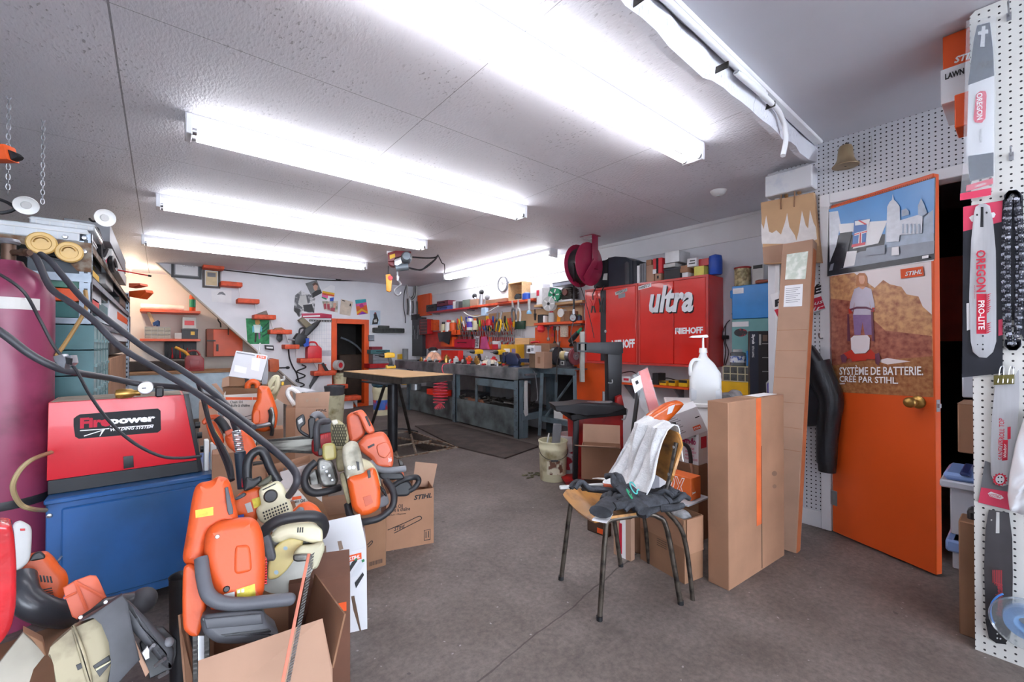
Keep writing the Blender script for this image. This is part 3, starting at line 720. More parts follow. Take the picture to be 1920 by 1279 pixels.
r,w_,h_=rk_(1786,1012,1830,1065,'storage_tote','second milky tote with a pale blue lid, lower behind the tall brown carton','tote',TOTE,body='tote_body')
MB().box(-.02,w_,-.015,.23,h_-.05,h_,.008).bd('lid',TLID,r)
XR=Fr((RX+.08,0,0),-pi/2)
r,w_,h_=rk_(1799,972,1830,1219,'carton','tall brown carton standing on the floor against the edge of the pegboard panel','carton',CARD2,f=.98)
MB().box(.02,.26,.05,.15,h_*.9,h_*1.06,.01).bd('black_contents',BK,r)
XR=Fr((RX+.22,0,0),-pi/2)
r,w_,h_=rk_(1804,700,1830,745,'storage_tote','grey white tote rim behind the pegboard panel, level with the door knob','tote',TOTE,body='tote_body')
q=Fr((4.2,0,0),-pi/2);a=q.px(1770,640,0);b=q.px(1815,478,0);mb=MB().box(a.x-.1,b.x+.2,0,.03,a.z,b.z);solo('board',mb,M('7c2f1c',.6,var=.15),'dark red board inside the dark store behind the orange door','board',q)
# cartons, chair and the heap on the right
def bfr(a,b,c,z=.0):
 """frame of an upright box from three base corners in the photograph: left, front, right"""
 A=pZ(*a,z);B=pZ(*b,z);Cc=pZ(*c,z);x=Cc-B;wd=hypot(x.x,x.y);ang=atan2(x.y,x.x)
 f=Fr((B.x,B.y,z),ang);la=f.i@A
 return f,wd,max(.02,la.y)
def carton_body(r,w_,d_,h_,mat,open_=False,seam=True,th=.004):
 mb=MB()
 if not open_:
  mb.box(0,w_,0,d_,0,h_,.003);mb.bd('carton_body',mat,r)
 else:
  mb.box(0,w_,0,th,0,h_);mb.box(0,w_,d_-th,d_,0,h_);mb.box(0,th,th,d_-th,0,h_);mb.box(w_-th,w_,th,d_-th,0,h_);mb.box(th,w_-th,th,d_-th,0,th)
  mb.bd('carton_body',mat,r)
def flap(r,p0,p1,ln,ang,mat,inward,trap=.0):
 """flap hinged on the edge p0-p1, turned up from horizontal by ang; inward is the outward plan direction"""
 p0=Vector(p0);p1=Vector(p1);o=Vector(inward).normalized()*cos(ang)*ln+Vector((0,0,sin(ang)*ln));e=(p1-p0)*trap
 n_=(p1-p0).cross(o).normalized()*.002
 q=[p0,p1,p1+o-e,p0+o+e];vs=[p-n_ for p in q]+[p+n_ for p in q]
 mb=MB().add(vs,[(0,1,2,3),(7,6,5,4),(0,4,5,1),(1,5,6,2),(2,6,7,3),(3,7,4,0)]);return mb.bd('flap',mat,r,0)
TAPE=M('b48a63',.3,var=.05)
f,w_,d_=bfr((1321,1094),(1367,1109),(1471,1042));h_=f.px(1374,754).z
r=T('carton','big upright brown carton with an orange stripe down its seam, right of the chair','carton',f)
carton_body(r,w_,d_,h_,CARD)
s0=f.px(1419,900).x;s1=f.px(1428,900).x
MB().box(s0-.004,s1-.004,-.0012,0,h_*.27,h_).bd('orange_stripe',M('d0622f',.8,var=.15),r)
MB().box(s1-.003,s1+.001,-.0016,0,.01,h_*.72).bd('open_seam',M('3a2a20',.9),r)
MB().box(s0-.02,s1+.02,0,d_,h_,h_+.0008).bd('tape_strip',TAPE,r)
MB().box(s1+.02,w_-.02,d_*.25,d_-.01,h_,h_+.0012).bd('address_label',PAPER,r)
it=[]
for(u,v,rr_)in((1452,888,5),(1452,912,4)):
 it.append((0,disc(f,u,v,rr_,-.001,9)))
flat(r,'printed_marks',it,-.0008,[M('7e604d',.9)])
P1=pZ(1492,1038,.004);P0=pD(1430,1019,2.5);T1=pD(1525,448,2.62)
zx=(T1-P1);hh=zx.length;zx=zx.normalized();xx=(P1-P0);xx=(xx-zx*xx.dot(zx));wd=xx.length;xx=xx.normalized();yy=zx.cross(xx)
mt=Matrix((xx,yy,zx)).transposed().to_4x4();mt.translation=P1
f=Fr(None,mat=mt)
r=T('carton','tall narrow brown carton leaning beside the paper bag, with two papers stuck on it','carton',f)
MB().box(-wd,0,0,.075,0,hh,.003).bd('carton_body',CARDL,r)
Q6=lambda pts:P_([(1340+x*.2892,330+y*.2892)for x,y in pp_(pts)],f,-.0016)
MB().prism(Q6([468,508,606,488,588,668,456,672]),-.0015,-.0003).bd('shipping_label',M('c9d2c4',.7,col2='eceee6',thr=(.35,.55),scale=26),r)
MB().prism(Q6([455,712,572,700,566,844,446,850]),-.0022,-.0006).bd('delivery_note',PAPER,r)
it=[(0,Q6([(462,730+k*13),(555-(k%3)*14,722+k*13),(555-(k%3)*14,725+k*13),(462,733+k*13)]))for k in range(8)]
flat(r,'note_print',it,-.0026,[INKG])
for k in(.30,.37,.45,.53,.62,.69):
 MB().box(-wd+.002,-.002,-.0008,.0,hh*k,hh*k+.004).bd('crease',CARD,r)
MB().box(-.0005,.0008,.01,.065,0,hh*.97).bd('side_band',M('b5673c',.8),r)
f,w_,d_=bfr((1191,1051),(1284,1096),(1318,1082));h_=f.px(1284,975.5).z
r=T('carton','open brown carton on the floor under the back of the wooden chair','carton',f)
carton_body(r,w_,d_,h_,CARD2,True)
def sidez(v,u=1284):return f.px(u,v).z
MB().box(-.006,-.002,0,d_*.98,h_*.56,h_).bd('flap',CARD,r)
MB().box(.01,w_*.98,-.006,-.002,h_*.45,h_).bd('flap',CARD,r)
mb=MB().box(-.0008,0,d_*.35,d_*.62,h_*.34,h_*.5);
it=MB()
for k in range(4):it.box(-.001,0,d_*.38,d_*.6,h_*(.50-k*.035),h_*(.512-k*.035))
it.bd('printed_lines',M('5a4636',.9),r)
mb=MB().ball((w_*.45,d_*.25,h_-.02),w_*.35,d_*.2,.04,12,8)
solo('packing_bag',mb,M('85878a',.15,var=.3,scale=40),'crumpled grey plastic bag inside the open brown carton under the chair','bag',f)
f2,w2,d2=bfr((1146,1041),(1183,1053),(1190,1049));h2=f2.px(1183,972).z
r=T('carton','small brown carton with a white and red edge, behind the chair legs','carton',f2)
carton_body(r,w2,d2,h2,CARDL,True)
MB().box(-.0012,0,d2*.3,d2*.62,.0,h2*.97).bd('white_print',INKW,r)
MB().box(-.002,-.0008,d2*.5,d2*.66,.02,h2*.8).bd('red_print',INKR,r)
f3,w3,d3=bfr((1103,993),(1140,1009),(1147,1005));
r=T('crate','small dark wooden box on the floor behind the front legs of the chair','box',f3)
MB().box(0,w3,0,d3,0,.08,.004).bd('crate_body',M('dark_stained_wood','4a3528',.7,var=.3),r)
MB().box(-.003,0,d3*.05,d3*.5,.01,.04).bd('red_label',INKO,r)
# the school chair
feet=[pZ(1052,1087,0),pZ(1124,1163,0),pZ(1276,1133,0),pZ(1164,1062,0)]
ctr=sum((Vector(p)for p in feet),Vector())/4
cf=Fr((ctr.x,ctr.y,0),radians(-113.4))
F4=[cf.i@p for p in feet]
SEATZ=.415
chair=T('school_chair','old wooden school chair with worn steel tube legs, gloves on its seat','chair',cf)
WOOD=M('b5803f',.35,col2='6e4626',thr=(.3,.52),scale=7,stretch=(1,3,3))
LEG=M('5f574f',.4,.7,col2='2f2a28',thr=(.35,.55),scale=25)
sl=cf.i@pD(1064,935,1.99);
fx0,fx1=min(F4[0].x,F4[3].x),max(F4[1].x,F4[2].x);fy=min(F4[0].y,F4[1].y);by=max(F4[2].y,F4[3].y)
cx=(fx0+fx1)/2
def seatf(s,t):
 hw=(.195-.012*t)*(1-.14*(max(0,.14-t)/.14)**2);x=cx+(s*2-1)*hw;y=-.19+.37*t
 z=SEATZ+.012+(-.022*(max(0,.16-t)/.16)**1.6)+.012*max(0,t-.8)/.2-.010*cos((s-.5)*pi)+.004*(2*s-1)**2
 ex=abs(2*s-1)
 if ex>.85:y=y*(1-.25*(ex-.85)*.5)
 return(x,y,z)
MB().sheet(seatf,20,16,.011).bd('seat',WOOD,chair)
BX0,BX1=cx-.19,cx+.19
def backf(s,t):
 hw=.195;x=cx+(s*2-1)*hw
 zz=.535+.225*t;e=abs(2*s-1)
 corner=max(0,e-.72)/.28;zmid=.6475;zz=zmid+(zz-zmid)*(1-.42*corner**2.2)
 y=.185+.05*t+.03*(1-(2*s-1)**2)
 return(x,y,zz)
MB().sheet(backf,22,8,.01).bd('backrest',WOOD,chair)
def leg(pts,r=.0115):
 m_=MB();m_.tube(pts,r,10,5);return m_
s=SEATZ-.012
leg([(F4[0].x,F4[0].y,0),(F4[0].x+.02,F4[0].y+.04,s-.05),(F4[0].x+.025,F4[0].y+.06,s),(F4[0].x+.03,.0,s+.004)]).bd('leg',LEG,chair)
leg([(F4[1].x,F4[1].y,0),(F4[1].x-.02,F4[1].y+.04,s-.05),(F4[1].x-.025,F4[1].y+.06,s),(F4[1].x-.03,.0,s+.004)]).bd('leg',LEG,chair)
leg([(F4[2].x,F4[2].y,0),(F4[2].x-.012,F4[2].y-.06,s-.07),(F4[2].x-.025,F4[2].y-.10,s-.01),(F4[2].x-.035,F4[2].y-.16,s+.003),(F4[2].x-.035,-.01,s+.004)]).bd('leg',LEG,chair)
leg([(F4[3].x,F4[3].y,0),(F4[3].x+.012,F4[3].y-.06,s-.07),(F4[3].x+.025,F4[3].y-.10,s-.01),(F4[3].x+.035,F4[3].y-.16,s+.003),(F4[3].x+.035,-.01,s+.004)]).bd('leg',LEG,chair)
for sg in(-1,1):
 x=cx+sg*.165
 leg([(x+sg*.006,by+.075,0),(x,by+.03,.30),(x,.155,SEATZ+.03),(x,.19,.56),(x,.225,.72)],.0105).bd('back_upright',LEG,chair)
for p in F4:MB().cyl((p.x,p.y,0),(p.x,p.y,.018),.0135,n=10).bd('foot_cap',BK,chair)
MB().tube([(fx0+.05,-.13,s),(cx,-.135,s-.004),(fx1-.05,-.13,s)],.009,8,4).bd('cross_tube',LEG,chair)
mb=MB()
for sg in(-1,1):
 for z in(.58,.70):mb.lathe([0,-.004,.007,-.003,.007,0],10,(cx+sg*.165,.175+(z-.535)*.22,z),'y')
mb.bd('bolt',STEEL,chair)
TOW=M('d9dadb',.95,var=.1,scale=26,bump=.5,bscale=140)
def towf(s_,t):
 ln=t*.70
 top=.775
 if ln<.14:y=.268;z=top-.14+ln
 elif ln<.19:q=(ln-.14)/.05*pi;y=.245+.022*cos(q);z=top+.02*sin(q)
 else:
  k=ln-.19;y=.215-.26*k-.22*max(0,k-.27);z=top-k*.82
  if z<SEATZ+.05:z=SEATZ+.05+.018*sin(s_*7)
 wdt=.145-.03*sin(t*5)+.05*max(0,t-.8)
 x=cx+.012-.055*max(0,t-.3)+(s_-.5)*2*wdt
 fold=.016*sin(s_*11+t*4)+.010*sin(s_*23-t*6)
 if ln>.19:y-=abs(fold)*1.3+.006+.02*max(0,sin(s_*5+2.2*t))
 else:z+=.25*fold
 return(x,y,z)
mb=MB().sheet(towf,34,46,.005)
solo('towel',mb,TOW,'white terry towel draped over the back of the wooden chair','towel',cf)
GLV=M('2b2d32',.8,col2='3d4047',thr=(.4,.6),scale=30,bump=.3,bscale=160)
def glove_mb(curl=.25,seed=0):
 rr=random.Random(seed);mb=MB()
 mb.tube([(0,-.11,.012),(0,-.06,.014),(.0,0,.016),(0,.05,.014)],.03,12,5,rr=(.038,.036),flat=1.0)
 k0=len(mb.v)
 mb.v=[(p[0],p[1],.016+(p[2]-.016)*.42)for p in mb.v]
 mb.tube([(0,-.12,.015),(0,-.10,.015)],.041,12,2)
 mb.v[k0:]=[(p[0],p[1],.016+(p[2]-.016)*.5)for p in mb.v[k0:]]
 for i,(x,ln)in enumerate(((-.030,.062),(-.010,.074),(.011,.078),(.031,.068))):
  c=curl+rr.uniform(-.1,.15);bx=x+rr.uniform(-.008,.008)
  mb.tube([(x*.9,.035,.016),(x,.06,.02),(bx,.06+ln*.5,.022+c*.03),(bx*1.1,.06+ln*.95,.016-c*.01)],.012,8,4,rr=(.0135,.010))
 mb.tube([(.028,-.03,.016),(.052,.0,.018),(.062,.03,.018),(.06,.06,.014)],.012,8,4,rr=(.016,.011))
 return mb
def glove(u,v,d_,rz,tilt,roll,label,curl=.25,seed=0,sc=1.0):
 p=pD(u,v,d_);mt=Matrix.Translation(p)@E4((tilt,roll,rz))@Matrix.Scale(sc,4)
 return solo('work_glove',glove_mb(curl,seed),GLV,label,'glove',Fr(None,mat=mt),'black work gloves on the chair',60)
glove(1140,952,1.80,radians(-65),-.08,0,'black work glove lying flat at the front of the chair seat, fingers towards the viewer',.1,1,1.12)
glove(1172,930,1.88,radians(-10),.35,.2,'black work glove in the middle of the heap, with the green ring on it',.5,2)
glove(1205,948,1.86,radians(75),.05,-.2,'black work glove across the middle of the seat, beneath the ringed one',.3,3,1.1)
glove(1238,950,1.9,radians(-100),.12,.1,'black work glove at the right end of the seat, its cuff hanging over the edge',.2,4,1.1)
glove(1122,925,1.96,radians(60),.15,.3,'black work glove at the left rear of the heap beside the orange handle',.6,5)
glove(1214,930,1.98,radians(-160),.15,.0,'black work glove at the rear of the heap under the towel end',.4,6)
def ringpx(u,v,d_,r_,mat,lab,tilt=.6):
 mb=MB().tube([(r_*cos(a),r_*sin(a)*1.3,0)for a in[2*pi*i/14*.88 for i in range(15)]]+[(r_*1.8,-r_*.8,0)],.003,6,3)
 solo('elastic_ring',mb,mat,lab,'ring',Fr(None,mat=Matrix.Translation(pD(u,v,d_))@E4((1.0,0,tilt))))
ringpx(1180,926,1.80,.016,GREENP,'dark green elastic ring on the black gloves')
ringpx(1188,915,1.86,.02,M('4fb8b4',.5),'turquoise cord loop at the rear of the glove heap',.2)
p=pD(1142,912,2.0)
r=T('hand_tool','orange handled tool with a grey shaft behind the gloves on the chair','tool',((p.x,p.y,p.z),radians(-30)))
MB().cyl((-.03,0,0),(.06,0,-.012),.016,.013,12).bd('handle',ORANGE_D,r)
MB().box(-.24,-.03,-.008,.008,.0,.016,.003).bd('shaft',LT,r)
p=pD(1130,972,1.72);mb=MB().sheet(lambda s_,t:(-.05+.1*s_,-.03+.06*t,.003*sin(s_*9)),8,4,.001)
solo('paper_slip',mb,PAPER,'small white paper slip on the front edge of the chair seat','paper',Fr((p.x,p.y,p.z+.004),.4))
# heap behind the chair
ZT=.34
fb,wb,db=bfr((1269,867),(1310,873.5),(1327,868),.4525)
r=T('carton','brown carton under the white magenta lettered carton, behind the chair','carton',Fr((fb.m.translation.x,fb.m.translation.y,0),fb.m.to_euler().z))
carton_body(r,wb*1.02,db*1.2,.4505,CARD2)
r=T('carton','white carton with magenta lettering behind the chair back','carton',fb)
hb=fb.px(1309,812).z
MB().box(0,wb,0,db*1.2,0,hb,.002).bd('carton_body',WB,r)
fs=Fr(None,mat=fb.m@Matrix.Translation((0,db*1.2,0))@E4((0,0,-pi/2)))
def onside(name,s_,x0,z0,h0,mat,bold=.0,shear=0,w0=None):
 o=txt(r,name,s_,h0*1.38,(0,0,0),mat,bold=bold*h0,shear=shear)
 loc=fb.i@fs.m
 xs=[q.co.x for q in o.data.vertices];k=1 if w0 is None else w0/(max(xs)-min(xs))
 for q in o.data.vertices:q.co.x=x0+(q.co.x-min(xs))*k;q.co.z+=z0;q.co.y-=.0015
 o.data.transform(loc);return o
L_=db*1.2
onside('printed_lettering','STOCK NO. 409',L_*.40,hb*.86,.011,INK,.02,0,L_*.5)
onside('brand_lettering','therm-flo',L_*.12,hb*.62,.036,M('magenta_ink','c3286e',.6),.05,0,L_*.76)
for k,(s_,wq)in enumerate((('GAS LINE',.42),('ANTI FREEZE',.5),('ANTIGEL',.4),('POUR CONDUITE',.56))):
 onside('printed_lettering',s_,L_*.4,hb*(.45-.11*k),.012,M('magenta_ink','c3286e',.6),.0,.2,L_*wq)
MB().box(wb*.25,wb*.85,-.001,0,hb*.5,hb*.85).bd('red_print',INKR,r)
q=pD(1316,812,2.50)
ft=Fr(None,mat=Matrix.Translation(q)@E4((radians(14),radians(-24),-YAW-.25)))
r=T('carton','tilted white carton with an orange logo patch, on top of the white magenta lettered carton','carton',ft)
MB().box(-.165,.035,0,.09,0,.165,.002).bd('carton_body',WB,r)
MB().box(-.035,.01,-.0012,0,.03,.055).bd('logo_patch',INKO,r)
o=txt(r,'logo_lettering','STIHL',.016,(-.031,-.0018,.036),INKW,bold=.0004)
mb=MB()
for k in range(9):mb.box(-.155,-.155+.055+.01*((k*7)%3),-.001,0,.145-k*.013,.149-k*.013)
mb.bd('printed_lines',INKG,r)
MB().box(.0,.025,-.001,0,.10,.106).bd('printed_mark',INK,r)
f,w_,d_=bfr((1245,925),(1296,940),(1314,933),ZT);h_=f.px(1298,897).z-0
r=T('carton','orange carton with big outlined 2X lettering, on the stack behind the chair','carton',f)
OBX=M('de6a2c',.5,var=.05)
MB().box(0,w_,0,d_,0,h_,.002).bd('carton_body',OBX,r)
loc=Matrix.Translation((0,d_,0))@E4((0,0,-pi/2))
for s_,x0,w0 in(('2',.10,.33),('X',.42,.40)):
 for mt_,grow,y in((INKW,.006,-.0012),(OBX,.001,-.002)):
  o=txt(r,'outlined_numeral',s_,h_*1.15,(0,0,0),mt_,bold=grow)
  xs=[q_.co.x for q_ in o.data.vertices];k=d_*w0/(max(xs)-min(xs))if y>-.0015 else k
  for q_ in o.data.vertices:q_.co.x=d_*x0+q_.co.x*k;q_.co.z+=h_*.1;q_.co.y+=y
  o.data.transform(loc)
o=txt(r,'brand_lettering','Jonsered',.014,(w_*.12,-.001,h_*.3),INKW,bold=.0004,sx=.6)
mb=MB().box(-.06,w_+.05,-.02,d_+.12,-.012,-.001,.002)
solo('board',mb,M('aeb2b8',.5),'pale grey board under the orange 2X carton','board',f)
f,w_,d_=bfr((1159,925),(1228,950),(1246,940),.335)
f=Fr(pD(1240,925,2.32),-YAW+.30);
r=T('carton','white and grey shipping carton between the towel and the orange 2X carton','carton',Fr((f.m.translation.x,f.m.translation.y,.33),-YAW-.5))
MB().box(-.24,.02,0,.17,0,.15,.002).bd('carton_body',WB,r)
MB().box(-.12,-.01,-.0012,0,.01,.14).bd('grey_print',M('9b9da6',.6),r)
mb=MB().box(-.26,.06,-.0,.25,.0,.328,.003)
solo('carton',mb,CARD,'low brown carton hidden under the white and grey shipping carton','carton',Fr((f.m.translation.x,f.m.translation.y,0),-YAW-.5))
q=pD(1300,752,2.95);bz=q.z
fj=Fr((q.x,q.y,0),-YAW-.3)
r=T('storage_bin','white lidded plastic bin carrying the antifreeze jug','bin',fj)
MB().prism([(-.15,0),(.15,0),(.17,bz-.03),(-.17,bz-.03)],-.11,.17,.01).bd('bin_body',WP,r)
MB().box(-.185,.185,-.125,.185,bz-.03,bz,.006).bd('lid',WP,r)
JUG=M('dcdfdf',.35,var=.03);
q=pD(1322,746,2.9);fj2=Fr((q.x,q.y,bz+.001),-YAW-.35)
r=T('jug','translucent white plastic jug with a pump dispenser, standing above the cartons','jug',fj2)
k=2.9/800
mb=MB().box(-27*k,27*k,-.08,.08,0,50*k,.015,3)
m2=MB()
def jugsec(z,hx,hy,n=20,e=4):return[(hx*(abs(cos(a))**(2/e))*(1 if cos(a)>0 else-1),hy*(abs(sin(a))**(2/e))*(1 if sin(a)>0 else-1),z)for a in[2*pi*i/n for i in range(n)]]
secs=[(0,25*k,.075,5,0),(3*k,27*k,.08,5,0),(45*k,27*k,.08,5,0),(47*k,26*k,.078,5,0),(54*k,26.5*k,.08,5,0),(72*k,18*k,.06,3,-2*k),(84*k,8*k,.03,2,-3*k),(90*k,6*k,6*k,2,-3*k),(97*k,6*k,6*k,2,-3*k)]
vs=[];
for z,hx,hy,e,ox in secs:vs+=[(x+ox,y,zz)for x,y,zz in jugsec(z,hx,hy,20,e)]
fs_=[(i*20+j,i*20+(j+1)%20,(i+1)*20+(j+1)%20,(i+1)*20+j)for i in range(len(secs)-1)for j in range(20)]+[tuple(reversed(range(20))),tuple(range((len(secs)-1)*20,len(secs)*20))]
m2.add(vs,fs_);m2.bd('jug_body',JUG,r)
MB().tube([(-9*k,-.03,78*k),(-19*k,-.045,79*k),(-25*k,-.05,70*k),(-26*k,-.05,56*k),(-25*k,-.045,50*k)],.012,10,5).bd('jug_handle',JUG,r)
MB().cyl((-3*k,0,92*k),(-3*k,0,101*k),7.5*k,6.5*k,18).cyl((-3*k,0,101*k),(-3*k,0,122*k),2.2*k,1.8*k,10).prism([(-28*k,121*k),(-22*k,124*k),(4*k,126*k),(6*k,122*k),(4*k,120*k),(-20*k,120*k)],-.012,.012,.003).bd('pump',WP,r)
MB().box(-26.6*k,26.6*k,-.0785,.0785,.01,27*k,.014,3).bd('liquid',M('c9cfd4',.3),r)
q=pD(1245,780,2.42);fo=Fr(None,mat=Matrix.Translation(q)@E4((0,0,-YAW)));kk=2.42/800
r=T('saw_cover','glossy orange plastic saw cover lying slanted above the towel','saw cover',fo)
tr=lambda pts:[((u-1245)*kk,(780-v)*kk)for u,v in pp_(pts)]
MB().prism(tr([1210,795,1216,780,1235,768,1252,758,1272,753,1279,757,1270,768,1262,776,1250,788,1236,793,1218,797]),-.03,.05,.018,3).bd('cover_body',M('e2661f',.2,var=.15,scale=20,coat=.4),r)
MB().prism(tr([1250,762,1262,757,1256,772,1247,776]),-.0325,-.029).bd('label',INKW,r)
MB().tube([(-.09,-.04,-.07),(-.03,-.045,-.045),(.05,-.04,-.035)],.008,8,4).bd('black_strap',BK,r)
q=pD(1215,740,2.75);kk=2.75/800
fo=Fr(None,mat=Matrix.Translation(q)@E4((radians(-8),0,-YAW)))
r=T('bar_sleeve','long red bar cover in a clear bag with a white tag, above the saw cover','bar cover',fo)
tr=lambda pts:[((u-1215)*kk,(740-v)*kk)for u,v in pp_(pts)]
MB().prism(tr([1199,697,1216,690,1236,772,1278,984,1262,984,1219,785]),-.01,.01,.003).bd('sleeve',M('dd4a42',.4),r)
MB().prism(tr([1187,704,1215,688,1238,775,1217,793,1200,765]),-.018,-.0175).bd('clear_bag',FILM,r)
MB().prism(tr([1183,712,1200,704,1204,726,1189,738]),-.021,-.0185).bd('paper_tag',PAPER,r)
MB().prism(tr([1190,716,1195,713,1197,719,1192,722]),-.0225,-.0205).bd('print',INK,r)
q0=pD(1197,732,2.85);q1=pD(1184,830,2.8)
qb=q1+(q1-q0).normalized()*((q1.z-.01)/max(1e-6,(q0-q1).normalized().z))
mb=MB().tube([qb,q1,q0],.014,10,0);solo('pole',mb,BK,'thin black pole standing beside the red bar cover','pole')
q=pD(1283,848,2.38);mb=MB().tube([(-.03,0,.05),(0,0,.045),(.025,0,.02),(.035,0,-.03),(.036,0,-.06)],.011,10,5)
r=T('handle_grip','curved black tool handle in front of the magenta lettered carton','handle',((q.x,q.y,q.z),-YAW));mb.bd('grip',BK,r)
MB().tube([(.036,0,-.06),(.042,.0,-.085),(.05,.01,-.12),(.05,.02,-.16)],.009,8,3).bd('shaft',CARDL,r)
f,w_,d_=bfr((1083,893),(1090,898),(1160,903),.15)
mb=MB().box(.02,w_-.02,.01,.16,-.149,-.001,.004);solo('block',mb,M('dark_stained_wood'),'dark wooden block under the open brown carton left of the chair','block',f)
h_=f.px(1097,838).z
r=T('carton','open brown carton in front of the red tyre machine, its lid flap folded out','carton',f)
carton_body(r,w_*1.05,.17,h_,CARD,True)
flap(r,(0,0,h_),(w_*1.05,0,h_),.16,radians(16),CARDL,(-.25,-1,0))
flap(r,(w_*1.05,.17,h_),(0,.17,h_),.14,radians(75),CARDL,(0,1,0))
# tyre changer
bp_=pZ(1110,905,0);ftc=Fr((bp_.x,bp_.y,0),-YAW+.12);D0=3.52;kk=D0/800
r=T('tyre_changer','red tyre changing machine with a black arm and turntable, left of the open carton','machine',ftc)
def tc(u,v,y=0):return ftc.px(u,v,y)
def tp(pts,y=0):return[(lambda q:(q.x,q.z))(tc(u,v,y))for u,v in pp_(pts)]
RD=M('b3201f',.4,col2='6e1416',thr=(.3,.5),scale=6)
BLKS=M('26272b',.45,.3,var=.2)
MB().prism(tp([1082,778,1168,772,1170,895,1086,898]),0,.34,.006).bd('machine_body',RD,r)
MB().prism(tp([1066,776,1092,770,1170,764,1170,776,1096,783,1070,787]),-.06,.36,.006).bd('top_plate',BLKS,r)
MB().prism(tp([1034,757,1060,756,1085,752,1160,757,1164,764,1130,772,1092,777,1066,768,1038,768]),-.12,.12,.01).bd('turntable',BLKS,r)
q=tc(1108,756);
mb=MB()
mb.box(q.x-.1,q.x+.16,-.03,.0,q.z+.0,q.z+.014,.004);mb.box(q.x+.05,q.x+.2,.03,.06,q.z-.004,q.z+.01,.004);mb.bd('clamp_jaw',STEEL,r)
MB().prism(tp([1140,662,1167,656,1165,770,1142,770],.12),.12,.22,.004).bd('column',BLKS,r)
MB().prism(tp([1082,643,1167,641,1168,662,1160,666,1082,659],.12),.11,.23,.004).bd('arm',BLKS,r)
mb=MB();a=tc(1091,622,.08);b=tc(1094,716,.08);mb.box(a.x-.018,a.x+.018,.055,.09,b.z,a.z,.002);mb.bd('tool_shaft',M('8b8680',.7,var=.25),r)
mb=MB();a=tc(1085,642,.06);b=tc(1099,660,.06);
for x0,x1,z0,z1 in((a.x-.02,b.x+.01,a.z-.012,a.z),(a.x-.02,b.x+.01,b.z,b.z+.012),(a.x-.02,a.x-.008,b.z,a.z),(b.x-.002,b.x+.01,b.z,a.z)):mb.box(x0,x1,.045,.12,z0,z1)
mb.bd('arm_socket',BLKS,r)
MB().prism(tp([1157,745,1166,741,1170,760,1168,800,1155,795],.05),.05,.11,.004).bd('side_bracket',RD,r)
mb=MB();a=tc(1155,766);mb.tube([(a.x,-.05,a.z),(a.x+.075,-.05,a.z),(a.x+.075,-.05,a.z-.03),(a.x+.06,-.05,a.z-.08),(a.x+.03,-.05,a.z-.085)],.006,8,3);mb.bd('crank_handle',STEEL,r)
mb=MB();a=tc(1140,718,.1);mb.tube([(a.x,.1,a.z),(a.x+.03,.08,a.z),(a.x+.03,.08,a.z+.03)],.005,8,3);a=tc(1132,745,.1);mb.cyl((a.x,.1,a.z-.06),(a.x,.1,a.z+.05),.012,n=10);mb.bd('air_cylinder',STEEL,r)
MB().prism(tp([1075,790,1085,786,1082,900,1074,902],-.05),-.07,-.03,.004).bd('bead_lever',BLKS,r)
mb=MB();a=tc(1060,905,-.1);mb.prism(tp([1058,902,1100,899,1104,910,1064,914],-.08),-.10,.1,.006);mb.bd('foot',RD,r)
MB().prism(tp([1128,810,1147,805,1147,824,1128,829],-.002),-.003,0).bd('name_plate',PAPER,r)
slt(r,ftc,'maker_lettering','COATS',(1130,817),(1146,812.5),6,INK,-.005,.05,.25);slt(r,ftc,'model_lettering','220',(1131,826),(1145,822),6,INKR,-.005,.05)
def pail(label,u,v,wpx,hpx,mat,grime=True,handle=True):
 q=pZ(u,v,0);d_=(q-CAMP).dot(FWD);k=d_/800;R_=wpx*k/2;H=hpx*k
 r=T('pail',label,'bucket',((q.x,q.y,0),-YAW))
 mb=MB();n=28
 mb.lathe([(R_*.86,0),(R_*.9,.006),(R_*.97,H*.76),(R_*1.0,H*.78),(R_*1.0,H*.84),(R_*.97,H*.86),(R_*.985,H*.96),(R_*1.03,H*.965),(R_*1.03,H),(R_*.96,H),(R_*.93,H*.8),(R_*.84,.01),(0,.01)],n);mb.bd('pail_body',mat,r)
 if handle:
  MB().tube([(R_*1.0*cos(a),-R_*1.03*abs(sin(a))**.5*(1 if True else 1),H*.82-H*.25*sin(a))for a in[pi*i/10 for i in range(11)]],.0028,6,3).bd('wire_handle',DS,r)
  MB().cyl((-.03,-R_*1.06,H*.565),(.03,-R_*1.06,H*.565),.008,n=8).bd('handle_grip',BK,r)
 return r,R_,H
PAIL=M('d4cfae',.5,col2='8a7a4e',thr=(.3,.46),scale=6)
r,R_,H=pail('stained cream pail on the floor left of the tyre machine, a grey block in it',1037,898,54,73,PAIL)
mb=MB()
for i in range(12):
 a0=-pi/2-.55+i*.1;a1=a0+.1;R1=R_*.93+.002;mb.quad((R1*cos(a0),R1*sin(a0),H*.2),(R1*cos(a1),R1*sin(a1),H*.2),(R1*1.03*cos(a1),R1*1.03*sin(a1),H*.55),(R1*1.03*cos(a0),R1*1.03*sin(a0),H*.55))
mb.bd('worn_label',M('cfc8b0',.6,col2='6a4432',thr=(.42,.5),scale=16),r)
q=r.location
mb=MB().box(-.035,.035,-.02,.02,-.13,.12,.004);ob_=solo('grey_block',mb,MG,'grey plastic block standing in the stained cream pail','block',Fr(None,mat=Matrix.Translation((q.x+.02,q.y-.02,H+.02))@E4((.12,.08,-YAW))))
mb=MB().tube([(-.07,0,-.2),(-.02,0,.06)],.007,8,0);solo('stick',mb,LT,'pale stick leaning out of the stained cream pail','stick',Fr((q.x-.02,q.y,H),-YAW))
r2,R2,H2=pail('white pail behind the stained cream pail, beside the tyre machine',1068,886,46,72,WP,handle=False)
mb=MB()
